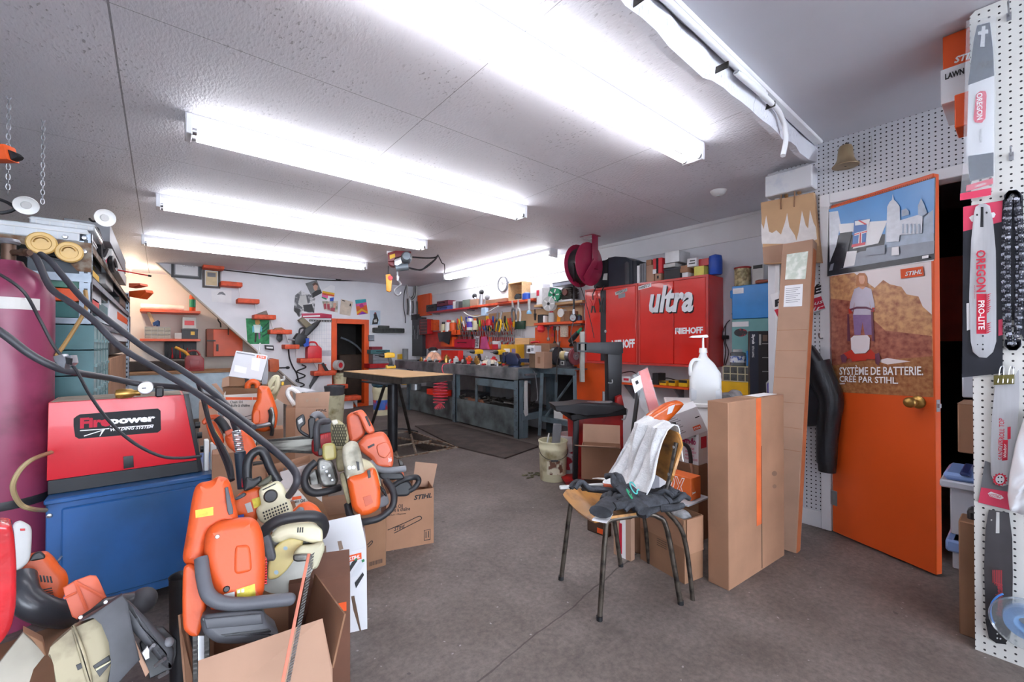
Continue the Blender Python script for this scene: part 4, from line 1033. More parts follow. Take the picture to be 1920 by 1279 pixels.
for i in range(14):
 a0=-pi/2-.7+i*.1;a1=a0+.1;R1=R2*.95+.002;mb.quad((R1*cos(a0),R1*sin(a0),H2*.15),(R1*cos(a1),R1*sin(a1),H2*.15),(R1*1.03*cos(a1),R1*1.03*sin(a1),H2*.62),(R1*1.03*cos(a0),R1*1.03*sin(a0),H2*.62))
mb.bd('pail_label',M('d9d9dc',.5,col2='b02030',thr=(.45,.5),scale=9),r2)
q=pZ(1000,892,0)
mb=MB();rr=random.Random(8)
for i in range(14):
 a=rr.uniform(0,6.28);rad=rr.uniform(0,.13);mb.ball((rad*cos(a),rad*sin(a)*.6,.004),rr.uniform(.012,.03),rr.uniform(.01,.02),.006,7,4)
o=solo('floor_debris',mb,M('4d4a34',.9,var=.4),None,None,Fr((q.x,q.y,0),0));tag(o,'greenish litter on the floor beside the stained cream pail','debris',kind='stuff')
# things on the pegboard wall
wf_=Fr((DX-.002,0,0),-pi/2)
bf=Fr((DX-.06,0,0),-pi/2)
r=T('paper_bag','brown paper carrier bag with white printed fir trees, hanging on the pegboard wall','bag',bf)
Q6b=lambda pts,y=0:P_([(1340+x*.2892,330+y*.2892)for x,y in pp_(pts)],bf,y)
KRAFT=M('c9a27a',.8,var=.08,scale=6,bump=.2,bscale=14)
MB().prism(Q6b([298,172,640,105,690,560,316,570]),0,.045,.003).bd('bag_body',KRAFT,r)
TREE=[(304,440),(302,300),(318,345),(334,255),(352,360),(372,370),(400,352),(430,380),(456,300),(470,240),(484,330),(520,385),(530,420),(545,360),(566,225),(590,320),(606,340),(618,220),(640,300),(655,330),(664,410),(640,420),(450,440)]
it=[(0,Q6b(TREE,-.001))]
flat(r,'tree_print',it,-.0006,[M('e2dcd8',.8,var=.06,scale=30)])
MB().prism(Q6b([310,462,455,440,455,560,318,566],-.001),-.0016,-.0004).bd('base_fold',CARDL,r)
mb=MB()
for(a_,b_,c_)in(((430,215),(455,60),(515,200)),):
 A,B,C_=[bf.px(1340+x*.2892,330+y*.2892,-.008)for x,y in(a_,b_,c_)]
 mb.tube([A,(A.x+.0,-.008,(A.z+B.z)/2),(B.x,-.008,B.z),(C_.x,-.008,B.z-.02),C_],.004,6,5)
mb.bd('twisted_handle',CARD2,r)
q=bf.px(1484,352,0)
mb=MB().tube([(q.x-.035,.02,q.z-.05),(q.x-.03,.0,q.z-.01),(q.x,-.0,q.z+.005),(q.x+.032,.01,q.z-.015),(q.x+.04,.02,q.z-.05)],.011,8,5)
solo('leather_loop',mb,M('8a6238',.6),'brown loop handle hanging on the hook above the paper bag','loop',bf)
mb=MB().tube([(q.x,.058,q.z+.02),(q.x,.02,q.z+.02),(q.x,-.005,q.z+.03),(q.x-.01,-.015,q.z+.05)],.003,6,4)
solo('wall_hook',mb,DS,'black wire hook in the pegboard above the paper bag','hook',bf)
sf=Fr((DX-.024,0,0),-pi/2)
sgn=T('sign','red and white printed sign half hidden behind the tall leaning carton','sign',sf)
Q7=lambda pts,y=0:P_([(1340+x*.2892,330+y*.2892)for x,y in pp_(pts)],sf,y)
MB().prism(Q7([360,770,655,680,720,860,420,945,378,850]),0,.003,.0008).bd('sign_board',PAPER,sgn)
flat(sgn,'sign_panels',[(0,Q7([386,868,690,780,716,856,422,940],-.001))],-.0005,[INKR])
slt(sgn,sf,'sign_lettering','FERMÉ',(1453,576),(1540,549),17,INK,-.0015,.06)
slt(sgn,sf,'sign_lettering','Venez nous',(1459,592),(1543,568),7,INKW,-.002,0,.2)
slt(sgn,sf,'sign_lettering','revoir',(1462,602),(1545,578),7,INKW,-.002,0,.2)
q=Fr((DX-.09,0,0),-pi/2).px(1584,292)
r=T('bell','small old brass coloured bell on the pegboard wall above the doorway','bell',((DX-.075,-q.x,q.z),-pi/2))
BELLM=M('9a8668',.45,.4,var=.2)
MB().lathe([.066,-.06,.068,-.056,.052,-.038,.042,-.015,.038,.02,.036,.045,.03,.062,.012,.07,0,.071],24).lathe([.064,-.058,.03,-.03,0,-.03],24).bd('bell_body',BELLM,r)
MB().tube([(0,0,.06),(0,.02,.085),(0,.075,.08)],.006,8,4).bd('bracket',DS,r)
MB().ball((0,0,-.05),.012).bd('clapper',DS,r)
q=wf_.px(1634,255);mb=MB().tube([(q.x,-.004,q.z+.0),(q.x+.003,-.004,q.z-.06),(q.x,-.004,q.z-.15)],.002,6,4);solo('wire',mb,LT,'thin wire hanging down the pegboard wall right of the bell','wire',wf_)
jf=Fr((DX-.13,0,0),-pi/2)
r=T('jacket','black leather jacket hanging beside the orange door hinge side','jacket',jf)
LEA=M('1f2228',.35,var=.3,scale=12,bump=.35,bscale=26)
tp2=lambda pts,y=0:P_([(1300+x*.3283,700+y*.3283)for x,y in pp_(pts)],jf,y)
MB().prism(tp2([640,-160,665,-150,720,-60,742,40,740,290,650,300,560,300,600,-100]),.0,.10,.03,3).bd('jacket_body',LEA,r)
mb=MB();a=[jf.px(1300+x*.3283,700+y*.3283,-.0)for x,y in((690,-60),(740,60),(775,150),(765,260),(755,380),(752,520))]
mb.tube([(p.x,.03,p.z)for p in a],.055,14,6,rr=(.075,.052));mb.bd('sleeve',LEA,r)
a=jf.px(1300+755*.3283,700+515*.3283,0);MB().cyl((a.x,.03,a.z+.015),(a.x,.03,a.z-.055),.05,.045,16).bd('knit_cuff',BK,r)
a=jf.px(1532,640,0);mb=MB().tube([(a.x,.11,a.z+.02),(a.x,.05,a.z+.02),(a.x,.03,a.z+.05)],.004,6,3);solo('wall_hook',mb,STEEL,'steel coat hook holding the leather jacket','hook',jf)
# generic small goods
def pl(fr,u0,v0,u1,v1,y,d_):
 """frame at the middle of the base of a thing whose front fills the pixel box on plane y of fr"""
 um=(u0+u1)/2;vm=(v0+v1)/2
 x0=fr.px(u0,vm,y).x;x1=fr.px(u1,vm,y).x;z0=fr.px(um,v1,y).z;z1=fr.px(um,v0,y).z
 loc=fr.m@Vector(((x0+x1)/2,y+d_/2,z0));m_=fr.m.copy();m_.translation=loc
 return Fr(None,mat=m_),abs(x1-x0),abs(z1-z0)
def gbox(fr,bb,y,d_,name,label,cat,mat,group=None,bev=.003,deco=None,base=None):
 f,w_,h_=pl(fr,*bb,y,d_)
 if base is not None:
  dzz=f.m.translation.z-base;f.m.translation.z=base;f.i=f.m.inverted();h_+=dzz
 mb=MB().box(-w_/2,w_/2,-d_/2,d_/2,0,h_,bev)
 if deco is None:return solo(name,mb,mat,label,cat,f,group)
 r=T(name,label,cat,f,group);mb.bd(deco.get('body','body'),mat,r)
 for nm,mt_,(a,b,c,e)in deco.get('patch',()):
  MB().box(-w_/2+a*w_,-w_/2+b*w_,-d_/2-.0015,-d_/2,c*h_,e*h_).bd(nm,mt_,r)
 if 'lid' in deco:
  MB().box(-w_/2-.004,w_/2+.004,-d_/2-.004,d_/2+.004,h_*.86,h_+.003,.003).bd('lid',deco['lid'],r)
 if 'handle' in deco:
  MB().tube([(-w_*.2,-d_/2,h_*.55),(-w_*.2,-d_/2-.03,h_*.6),(w_*.2,-d_/2-.03,h_*.6),(w_*.2,-d_/2,h_*.55)],.006,6,3).bd('handle',deco['handle'],r)
 if 'text' in deco:
  for s_,(a,c,hh),mt_ in deco['text']:txt(r,'printed_lettering',s_,hh*h_*1.38,(-w_/2+a*w_,-d_/2-.002,c*h_),mt_,bold=.001)
 return r
def gcan(fr,bb,y,name,label,cat,mat,cap=None,group=None,prof=None,base=None,band=None):
 f,w_,h_=pl(fr,*bb,y,0)
 if base is not None:dzz=f.m.translation.z-base;f.m.translation.z=base;f.i=f.m.inverted();h_+=dzz
 R_=w_/2;prof=prof or[(R_*.96,0),(R_,.01*h_),(R_,.78*h_),(R_*.75,.84*h_)]
 r=T(name,label,cat,f,group);MB().lathe(prof,16).bd('container',mat,r)
 if cap is not None:MB().lathe([(R_*.62,h_*.82),(R_*.62,h_*.98),(R_*.5,h_),(0,h_)],14).bd('cap',cap,r)
 if band is not None:MB().lathe([(R_*1.01,h_*.2),(R_*1.01,h_*.6)],16,caps=False).bd('printed_band',band,r)
 return r
WR=Fr((WX,0,0),-pi/2)
# red wall cabinets
CFX=.30
def cabinet(label,u0,u1,vt0,vb0,doors,u_ref):
 a=WR.px(u0,vt0,-CFX);b=WR.px(u1,vt0,-CFX);return a.x,b.x
xL=WR.px(1097,600,-CFX).x;xM=WR.px(1196,600,-CFX).x;xR=WR.px(1328,600,-CFX).x
zT=WR.px(1328,514,-CFX).z;zB=WR.px(1260,687,-CFX).z
RIM=M('c93a34',.35,var=.08,coat=.2)
def redcab(label,x0,x1,z0,z1,splits,lock):
 f=Fr(WR.m@Vector(((x0+x1)/2,-CFX/2,z0)),-pi/2);w_=x1-x0;h_=z1-z0;r=T('wall_cabinet',label,'cabinet',f,'red metal wall cabinets')
 mb=MB().box(-w_/2,w_/2,-CFX/2+.012,CFX/2-.002,0,h_,.004)
 mb.bd('cabinet_body',REDP,r)
 mb=MB()
 t=.02
 mb.box(-w_/2,w_/2,-CFX/2,-CFX/2+.012,h_-t,h_);mb.box(-w_/2,w_/2,-CFX/2,-CFX/2+.012,0,t);mb.box(-w_/2,-w_/2+t,-CFX/2,-CFX/2+.012,t,h_-t);mb.box(w_/2-t,w_/2,-CFX/2,-CFX/2+.012,t,h_-t);mb.bd('face_frame',RIM,r)
 for a,b in splits:
  xa,xb=-w_/2+t+a*(w_-2*t),-w_/2+t+b*(w_-2*t);mb=MB().box(xa+.002,xb-.002,-CFX/2-.003,-CFX/2+.012,t+.003,h_-t-.003,.003);d_=mb.bd('door',REDP,r)
  if b>lock>a:
   mb=MB().lathe([.016,0,.016,.006,.006,.008,0,.008],14,(0,0,0),'y');xx_=xa+(lock-a)/(b-a)*(xb-xa)
   mb.v=[(x+xx_,-y-CFX/2-.003,z+h_*.42)for x,y,z in mb.v];mb.f=[q[::-1]for q in mb.f];mb.bd('door_lock',STEEL,d_)
 return r,f,w_,h_
rA,fA,wA,hA=redcab('left red metal wall cabinet with jumper clamps hanging before it and a black stripe',xL,xM-.004,zB-.0,zT-.0,[(0,.36),(.36,1)],.42)
STRP=M('24262e',.4)
u0=fA.px(1126,600,-CFX/2-.004).x;u1=fA.px(1136,600,-CFX/2-.004).x
MB().box(u0,u1,-CFX/2-.0045,-CFX/2-.003,.03,hA-.03).bd('black_stripe',STRP,rA)
yq=-CFX/2-.0045
MB().prism(P_([1153,548,1176,540,1176,546,1154,554],fA,yq),yq,yq+.001).bd('sticker',LT,rA)
slt(rA,fA,'sticker_lettering','WISECO',(1155,552),(1174,546),4.5,INK,yq-.001,.02,.3)
MB().prism(P_([1159,552,1172,549,1172,557,1160,560],fA,yq),yq,yq+.001).bd('worn_sticker',INKG,rA)
slt(rA,fA,'brand_lettering','NIEHOFF',(1147,654),(1190,652),16,INKW,yq,.06)
rB,fB,wB,hB=redcab('right red metal wall cabinet with large white ultra lettering',xM+.004,xR,zB-.0,zT,[(0,.545),(.545,1)],.60)
MB().prism(P_([1197,537,1221,531,1221,538,1197,544],fB,yq),yq,yq+.001).bd('sticker',INKW,rB)
slt(rB,fB,'sticker_lettering','WISECO',(1199,543),(1219,537),5,INK,yq-.001,.03,.3)
slt(rB,fB,'letter_shadow','ultra',(1219,589),(1302,588),50,INK,yq-.0003,.045,.25)
slt(rB,fB,'brand_lettering','ultra',(1217,587),(1300,585),50,M('e2e4e8',.4),yq-.002,.045,.25)
slt(rB,fB,'brand_lettering','NIEHOFF',(1266,627),(1318,625),12,INKW,yq,.06)
# goods on top of the cabinets
ZC=zT+.002
def top(u0,v0,u1,v1,*a,y=-.28,d_=.2,**k):return gbox(WR,(u0,v0,u1,v1),y,d_,*a,base=ZC,**k)
DKB=M('2b323c',.45,var=.15)
r=T('charger_case','bulky black moulded power station on the left red cabinet, beside the hose reel','charger',Fr(WR.m@Vector((WR.px(1150,520,-.28).x,-.15,ZC)),-pi/2))
f=Fr(None,mat=r.matrix_basis.copy());f=Fr(WR.m@Vector((WR.px(1150,520,-.28).x,-.15,ZC)),-pi/2)
pp=lambda pts,y=-.13:P_(pts,f,y)
z2=lambda pts:[(1060+x*.1251,440+y*.1251)for x,y in pp_(pts)]
MB().prism(pp(z2([635,345,740,325,900,335,1005,385,1010,770,640,790])),-.13,.12,.012).bd('case_body',DKB,r)
MB().prism(pp(z2([890,430,920,400,955,430,960,740,895,745]),-.14),-.145,-.125,.006).bd('grip_panel',GREYP,r)
r=T('battery_charger','black battery charger with jumper clamps, between the hose reel and the bulky black case','charger',Fr(WR.m@Vector((WR.px(1122,520,-.28).x,-.15,ZC-.0)),-pi/2))
f=Fr(WR.m@Vector((WR.px(1122,520,-.28).x,-.15,ZC)),-pi/2);pp=lambda pts,y=-.13:P_(pts,f,y)
MB().prism(pp(z2([400,500,440,440,560,400,630,360,635,780,420,800])),-.125,.1,.01).bd('charger_body',BK,r)
MB().prism(pp(z2([470,690,520,590,540,590,500,695]),-.128),-.131,-.124).prism(pp(z2([560,680,580,585,630,580,625,680]),-.128),-.131,-.124).bd('meter_panel',LT,r)
MB().tube([Vector((p[0],-.13,p[1]))for p in pp(z2([560,410,500,520,440,500]))],.008,8,4).bd('carry_handle',BK,r)
def clampthing(u,v,mat,label,sx=1):
 fr_=Fr(WR.m@Vector((WR.px(u,v,-CFX-.04).x,-CFX-.04,WR.px(u,v,-CFX-.04).z)),-pi/2)
 r=T('jumper_clamp',label,'clamp',fr_)
 MB().prism([(-.012,0),(-.05*sx,.075),(-.035*sx,.08),(.0,.02)],-.012,.0,.003).prism([(.012,0),(.045*sx,.085),(.03*sx,.088),(.0,.02)],-.001,.011,.003).bd('handle',mat,r)
 MB().prism([(-.012,.005),(-.03*sx,-.07),(-.015*sx,-.075),(.004,.0)],-.01,.0,.002).prism([(.012,.005),(.035*sx,-.072),(.02*sx,-.076),(-.004,.0)],-.0,.01,.002).bd('jaw',DS,r)
 mb=MB();a=fr_.i@(WR.m@Vector((WR.px(u+2,530,-CFX-.02).x,-.29,ZC+.03)));mb.tube([(0,0,.07),(.0,-.005,.12),((a.x)*.7,0,a.z*.6),(a.x,a.y,a.z-.02),(a.x,a.y+.03,a.z)],.006,8,4);mb.bd('cable',RU,r)
clampthing(1112,574,RP,'red jumper clamp hanging in front of the left red cabinet')
clampthing(1127,573,BK,'black and silver jumper clamp hanging beside the red one',.6)
top(1187,489,1193.5,531,'tool_case','dark upright case between the moulded power station and the white edged one','case',DKB)
top(1194,498,1199,530,'binder','narrow white binder beside the grey ribbed case on the cabinets','binder',PAPER)
top(1199,494,1211,527,'tool_case','grey ribbed upright case on the right red cabinet','case',MG,deco=dict(body='case_body',patch=(('rib',GREYP,(.3,.36,.05,.95)),('rib',GREYP,(.62,.68,.05,.95)))))
top(1211.5,497,1226,527,'carton','tall cream coloured parts carton beside the grey ribbed case','carton',CARDL)
b_=top(1228,513,1239,524,'carton','small cream carton with a black dot, under the red and black one','carton',CARDL,deco=dict(body='carton_body',patch=(('printed_dot',INK,(.35,.65,.3,.7)),)))
zz=b_.matrix_basis.translation.z+.0
def on(u0,v0,u1,v1,base,*a,y=-.28,d_=.2,**k):return gbox(WR,(u0,v0,u1,v1),y,d_,*a,base=base,**k)
zq=WR.px(1232,513,-.28).z
on(1224,484,1241,512,zq+.001,'carton','red and black printed carton standing on the small cream one','carton',RP,deco=dict(body='carton_body',patch=(('black_print',INK,(.38,.62,0,1)),('white_label',PAPER,(.0,.45,0,.3)))))
zq2=WR.px(1219,497,-.28).z
on(1211.5,487,1221,496,zq2+.001,'carton','little brown carton on top of the tall cream one','carton',CARD)
b_=top(1245,503,1276,519,'tool_case','black lidded tool case in the middle of the right red cabinet top','case',BK,deco=dict(body='case_body',lid=DKB))
zq=WR.px(1258,502,-.28).z+.005
on(1244,494,1266,502,zq,'carton','flat grey carton under the silver foil one','carton',LT)
zq=WR.px(1258,494,-.28).z+.007
on(1246.5,471,1274,493,zq,'carton','silver foil wrapped carton with an envelope fold, highest on the red cabinets','carton',M('c6c8ca',.3,.3,var=.1,bump=.4,bscale=12),deco=dict(body='carton_body',patch=(('side_shadow_card',MG,(.995,1,0,1)),)))
top(1278.5,511,1290,518,'carton','small white carton under the kraft one, right of the black tool case','carton',WB)
zq=WR.px(1284,511,-.28).z+.003
on(1274,498,1289,509,zq,'carton','kraft carton with scribbled writing, right of the black tool case','carton',CARD)
b_=top(1301,499,1320,514,'carton','yellow carton near the right end of the red cabinet top','carton',M('d9cf62',.6))
zq=WR.px(1312,499,-.28).z+.003
on(1288,484,1306,497.5,zq+.004,'carton','white printed carton with a red end, resting across the yellow and kraft cartons','carton',WB,deco=dict(body='carton_body',patch=(('printed_line',INK,(.3,.85,.62,.74)),('printed_line',INK,(.2,.85,.3,.42)))),d_=.16)
on(1309,485,1329,498,zq+.004,'carton','red carton lying behind the white printed one on the yellow carton','carton',REDD,d_=.15,y=-.24)
gcan(WR,(1331,476,1352,514),-.2,'canister','round blue plastic canister at the right end of the red cabinets','canister',BLUEP,None,base=ZC,prof=[(.05,0),(.058,.01),(.058,.13),(.052,.17),(.0,.19)])
# hose reel hung from the ceiling
q=WR.px(1095,497,-.52);hrF=Fr(WR.m@Vector((q.x,-.52,q.z)),.04)
r=T('hose_reel','dark red metal hose reel bracketed to the ceiling left of the red cabinets','hose reel',hrF)
REEL=M('8c1d3c',.3,var=.12,coat=.3);RR_=.235
for y in(-.075,.075):
 MB().lathe([(RR_*.3,y-.004),(RR_*.96,y-.004),(RR_,y),(RR_,y+.006),(RR_*.96,y+.004),(RR_*.3,y+.004)],32,(0,0,0),'y',False).lathe([(.0,y-.004),(RR_*.32,y-.004)],32,(0,0,0),'y',False).bd('reel_flange',REEL,r)
mb=MB().lathe([(RR_*.55,-.07),(RR_*.8,-.07),(RR_*.82,0),(RR_*.8,.07),(RR_*.55,.07)],28,(0,0,0),'y',False)
mb.bd('wound_hose',RU,r)
hz=CZ-q.z
MB().box(.02,.12,-.10,-.09,-.05,hz,.003).box(.0,.14,-.12,.06,hz-.006,hz).bd('bracket',REEL,r)
MB().prism([.10,.03,.03,.06,-.15,-.16,-.12,-.2,-.06,-.18],-.112,-.1,.004).bd('guide_arm',REEL,r)
h0=hrF.i@WR.m@Vector((WR.px(1076,545,-.5).x,-.5,WR.px(1076,545,-.5).z));h1=hrF.i@WR.m@Vector((WR.px(1076,580,-.5).x,-.5,WR.px(1076,580,-.5).z))
MB().tube([(-RR_*.72,0,.03),(-RR_*.78,-.01,-.1),h0,h1],.011,8,5).bd('loose_hose',RU,r)
MB().cyl(h1,h1-Vector((0,0,.05)),.016,.02,12).cyl(h1-Vector((0,0,.05)),h1-Vector((0,0,.12)),.012,.01,10).bd('hose_fitting',STEEL,r)
q=WR.px(1075,596,-.5);gF=Fr(WR.m@Vector((q.x,-.5,q.z)),-pi/2+.3)
g=T('pressure_gauge','round white tyre pressure gauge hanging below the hose reel','gauge',gF)
MB().lathe([0,-.012,.04,-.012,.046,-.006,.046,.02,0,.02],24,(0,0,0),'y').bd('gauge_case',BK,g)
mb=MB().lathe([(0,-.0135),(.036,-.0135)],24,(0,0,0),'y');mb.f=[q_[::-1]for q_ in mb.f];mb.bd('gauge_dial',PAPER,g)
txt(g,'dial_lettering','PSI',.018,(-.012,-.0145,-.018),INKR)
e=gF.i@WR.m@Vector((WR.px(1077,655,-.48).x,-.48,WR.px(1077,655,-.48).z))
MB().tube([(0,0,.045),(0,0,.09)],.01,8,2).tube([(.0,0,-.045),(-.02,0,-.12),(-.03,.0,-.2),e],.005,6,5).bd('gauge_hose',HOSE,g)
mb=MB();pts=[WR.m@Vector((WR.px(u,v,-o).x,-o,WR.px(u,v,-o).z))for u,v,o in((1083,520,.52),(1096,560,.5),(1107,600,.48),(1114,634,.45))]
mb.tube(pts,.004,6,5);solo('cable',mb,RU,'thin black cable running from the hose reel down across the left red cabinet','cable')
# shelf with chargers under the red cabinets
sz=WR.px(1230,722,-.26).z;x0=WR.px(1135,722,-.26).x;x1=WR.px(1292,724,-.26).x
r=T('wall_shelf','narrow orange shelf under the red cabinets with yellow batteries on it','shelf',Fr(WR.m@Vector(((x0+x1)/2,0,sz)),-pi/2));w_=x1-x0
MB().box(-w_/2,w_/2,-.27,-.003,-.022,0,.002).bd('shelf_board',OP,r)
for x in(-w_*.3,w_*.3):
 mb=MB().prism([-.2,-.022,-.004,-.022,-.004,-.2],x-.006,x+.006);mb.v=[(p[1],p[0],p[2])for p in mb.v];mb.f=[q_[::-1]for q_ in mb.f];mb.bd('shelf_bracket',GALV,r)
def sh(*a,**k):return on(*a[:4],sz+.001,*a[4:],y=k.pop('y',-.25),d_=k.pop('d_',.14),**k)
YB=dict(body='housing',patch=(('black_top',BK,(.05,.95,.6,1)),))
sh(1236,715,1249,723,'battery_pack','black and yellow tool battery on the orange shelf, left of its two twins','battery',YL,deco=YB)
sh(1253,714,1266,723,'battery_pack','black and yellow tool battery in the middle of the three on the orange shelf','battery',YL,deco=YB)
sh(1272,713,1289,723,'battery_pack','black and yellow tool battery at the right end of the orange shelf','battery',YL,deco=YB)
sh(1223,700,1234,722,'charger','black upright charger at the wall on the orange shelf','charger',BK)
sh(1166,706,1182,720,'carton','white and red printed box at the left end of the orange shelf','carton',WB,deco=dict(body='carton_body',patch=(('red_print',INKR,(.2,.8,.3,.7)),)))
sh(1184,703,1200,719,'charger','white battery charger behind the bar sleeve on the orange shelf','charger',LT)
mb=MB();pts=[WR.m@Vector((WR.px(u,v,-.1).x,-.1,WR.px(u,v,-.1).z))for u,v in((1165,700),(1185,697),(1205,708),(1232,712),(1250,709),(1270,713),(1290,712))]
mb.tube(pts,.006,6,5);solo('cable',mb,BK,'black power cable looping along the wall above the orange shelf','cable')
x0=WR.px(1076,740,-.12).x;x1=WR.px(1141,740,-.12).x;zt=zB-.012
mb=MB().box(x0,x1,-.12,-.10,.04,zt,.002).box(x0,x0+.04,-.10,-.002,.0,zt).box(x1-.04,x1,-.10,-.002,0,zt)
solo('board',mb,OP,'orange painted board under the left red cabinet, behind the tyre machine','board',WR)
# blue and teal wall boxes right of the cabinets
f,w_,h_=pl(WR,1372,531,1455,597,-.22,.21)
zb1=WR.px(1412,596,-.22).z
r=T('wall_box','bright blue plastic wall box with a silver plate, right of the red cabinets','wall box',f)
BLUEL=M('3c8fd8',.25,var=.06,coat=.2)
MB().box(-w_/2,w_/2,-.105,.105,0,h_*.97,.006).bd('box_body',BLUEL,r)
MB().box(-w_/2+.01,-w_/2+.10,-.107,-.105,h_*.74,h_*.9).bd('name_plate',STEEL,r)
MB().box(-w_/2-.018,-w_/2,-.10,-.02,h_*.62,h_*.86,.006).bd('hinge_cover',BLUEL,r)
MB().box(-w_/2-.024,-w_/2,-.05,-.02,h_*.15,h_*.2).bd('catch',BK,r)
zb=f.m.translation.z;ztop=zb+h_*.97
f2,w2,h2=pl(WR,1372,597,1455,672,-.21,.20)
r2=T('wall_box','teal metal wall box with a round red and black badge, under the bright blue one','wall box',f2)
MB().box(-w2/2,w2/2,-.10,.10,0,h2-.002,.004).bd('box_body',M('6fa3a3',.35,var=.06),r2)
fq=f2;a=f2.px(1400,616,-.102);
MB().box(-w2/2+.005,-w2/2+.14,-.1015,-.1,h2*.80,h2*.93).bd('paper_strip',PAPER,r2)
mb=MB().lathe([0,0,.055,0,.055,.0015],24,(0,0,0),'y');mb.v=[(x-w2/2+.075,-y-.1,z*.62+h2*.65)for x,y,z in mb.v];mb.f=[q_[::-1]for q_ in mb.f];mb.bd('badge',M('2a2b30',.4,col2='b2273a',thr=(.45,.5),scale=24),r2)
MB().box(w2/2,w2/2+.015,-.09,.1,0,h2+.002).bd('side_edge',BK,r2)
def cb(*a,**k):return on(*a[:4],ztop+.002,*a[4:],y=k.pop('y',-.2),d_=k.pop('d_',.14),**k)
gcan(WR,(1377,489,1408,530),-.13,'tin','old patterned tin with a red rim on the bright blue wall box','tin',M('c9bc90',.45,col2='8d7f5c',thr=(.4,.55),scale=30),None,base=ztop+.001,prof=[(.062,0),(.064,.004),(.064,.155),(.066,.16),(.066,.165),(0,.165)])
o_=[c for c in COL.objects if c.get('label','').startswith('old patterned tin')][0]
MB().lathe([.0665,.155,.068,.158,.068,.168,0,.168],20).bd('rim',REDD,o_)
cb(1410,497,1432,525,'meter','white meter box with black connectors behind the red wooden handle','meter',LT,deco=dict(body='meter_body',patch=(('black_top',BK,(.1,.9,.82,1)),)),y=-.16,d_=.1)
p0=WR.px(1428,518,-.18);
r=T('hand_tool','tool with a turned reddish wooden handle lying on the bright blue wall box','tool',Fr(WR.m@Vector((p0.x,-.18,ztop+.021)),-pi/2))
MB().lathe([0,-.05,.014,-.045,.019,-.02,.015,.02,.011,.05,.009,.07],14,(0,0,0),'x').bd('handle',M('99503a',.4,var=.2),r)
MB().tube([(.07,0,0),(.1,0,.005),(.11,0,.03)],.006,8,3).bd('shaft',STEEL,r)
# counter with organiser, jar and boxed radio in the corner
czt=.745
cF=Fr((3.60,1.55,0),-pi/2)
r=T('counter','plain wooden corner counter under the teal wall box, mostly hidden by cartons','counter',cF)
MB().box(-.33,.30,-.0,.47,czt-.03,czt,.003).bd('worktop',WOODL,r)
for x in(-.3,.26):
 for y in(.02,.41):MB().box(x,x+.04,y,y+.04,0,czt-.03).bd('leg',WOODL,r)
def ct(*a,**k):return on(*a[:4],czt+.001,*a[4:],y=k.pop('y',-.40),d_=k.pop('d_',.2),**k)
def ogn(label,fr,bb,y,d_,nx,nz,frame,drawer,base=None,group=None,front=None,cat='organiser'):
 f,w_,h_=pl(fr,*bb,y,d_)
 if base is not None:dzz=f.m.translation.z-base;f.m.translation.z=base;f.i=f.m.inverted();h_+=dzz
 r=T('parts_organiser',label,cat,f,group)
 mb=MB();t=.006
 mb.box(-w_/2,w_/2,d_/2-.004,d_/2,0,h_)
 for i in range(nx+1):x=-w_/2+(w_-t)*i/nx;mb.box(x,x+t,-d_/2,d_/2,0,h_)
 for k in range(nz+1):z=(h_-t)*k/nz;mb.box(-w_/2,w_/2,-d_/2,d_/2,z,z+t)
 mb.bd('frame',frame,r)
 for i in range(nx):
  for k in range(nz):
   x0=-w_/2+(w_-t)*i/nx+t+.001;x1=-w_/2+(w_-t)*(i+1)/nx-.001;z0=(h_-t)*k/nz+t+.001;z1=(h_-t)*(k+1)/nz-.002
   mb=MB().box(x0,x1,-d_/2+.002,d_/2-.01,z0,z1,.002).box((x0+x1)/2-(x1-x0)*.2,(x0+x1)/2+(x1-x0)*.2,-d_/2-.008,-d_/2+.002,z0+(z1-z0)*.3,z0+(z1-z0)*.42)
   mb.bd('drawer',drawer,r)
 return r
SMOKED=M('5b5d5c',.2,var=.25,scale=30)
zo=WR.px(1380,717,-.35).z
mb=MB();f,w_,h_=pl(WR,1350,716,1412,745,-.36,.2);f.m.translation.z=czt+.001;hh_=WR.px(1380,716,-.36).z-czt-.002
mb.box(-w_/2,w_/2,-.1,.1,0,hh_,.004);solo('storage_case',mb,YL,'yellow case under the small drawer organiser in the corner','case',Fr(None,mat=f.m))
ogn('cream framed organiser with small smoked drawers under the teal wall box',WR,(1355,687,1412,716),-.36,.18,4,2,CREAM,SMOKED,base=czt+hh_+.003)
zj=WR.px(1385,687,-.36).z+.002
gcan(WR,(1370,655,1397,687),-.30,'glass_jar','clear jar with a blue and white oval label on the drawer organiser','jar',M('6d7478',.12,alpha=.85),LT,base=zj+.001,band=M('dfe3ea',.5,col2='3a5aa8',thr=(.42,.5),scale=30))
on(1399,658,1403,685,zj+.001,'bottle','small bright blue bottle beside the clear jar','bottle',BLUEL,y=-.30,d_=.03)
bxF=Fr(pD(1426,737,3.30),-YAW-.32)
h_=bxF.px(1424,621,0).z
r=T('product_box','black printed product box standing upright in the corner behind the big carton','box',Fr((bxF.m.translation.x,bxF.m.translation.y,czt+.001),-YAW-.32))
f=Fr((bxF.m.translation.x,bxF.m.translation.y,czt+.001),-YAW-.32);hh_=bxF.m.translation.z+h_-czt
NAVYB=M('232a3a',.3,var=.08);BLKB=M('221f20',.3,var=.12)
x0=f.px(1406,680,0).x;xm=f.px(1422,680,0).x;x1=f.px(1459,680,0).x
MB().box(x0,x1,0,.07,0,hh_,.003).bd('box_body',BLKB,r)
MB().box(x0+.002,xm,-.0012,0,.003,hh_-.003).bd('spine_print',NAVYB,r)
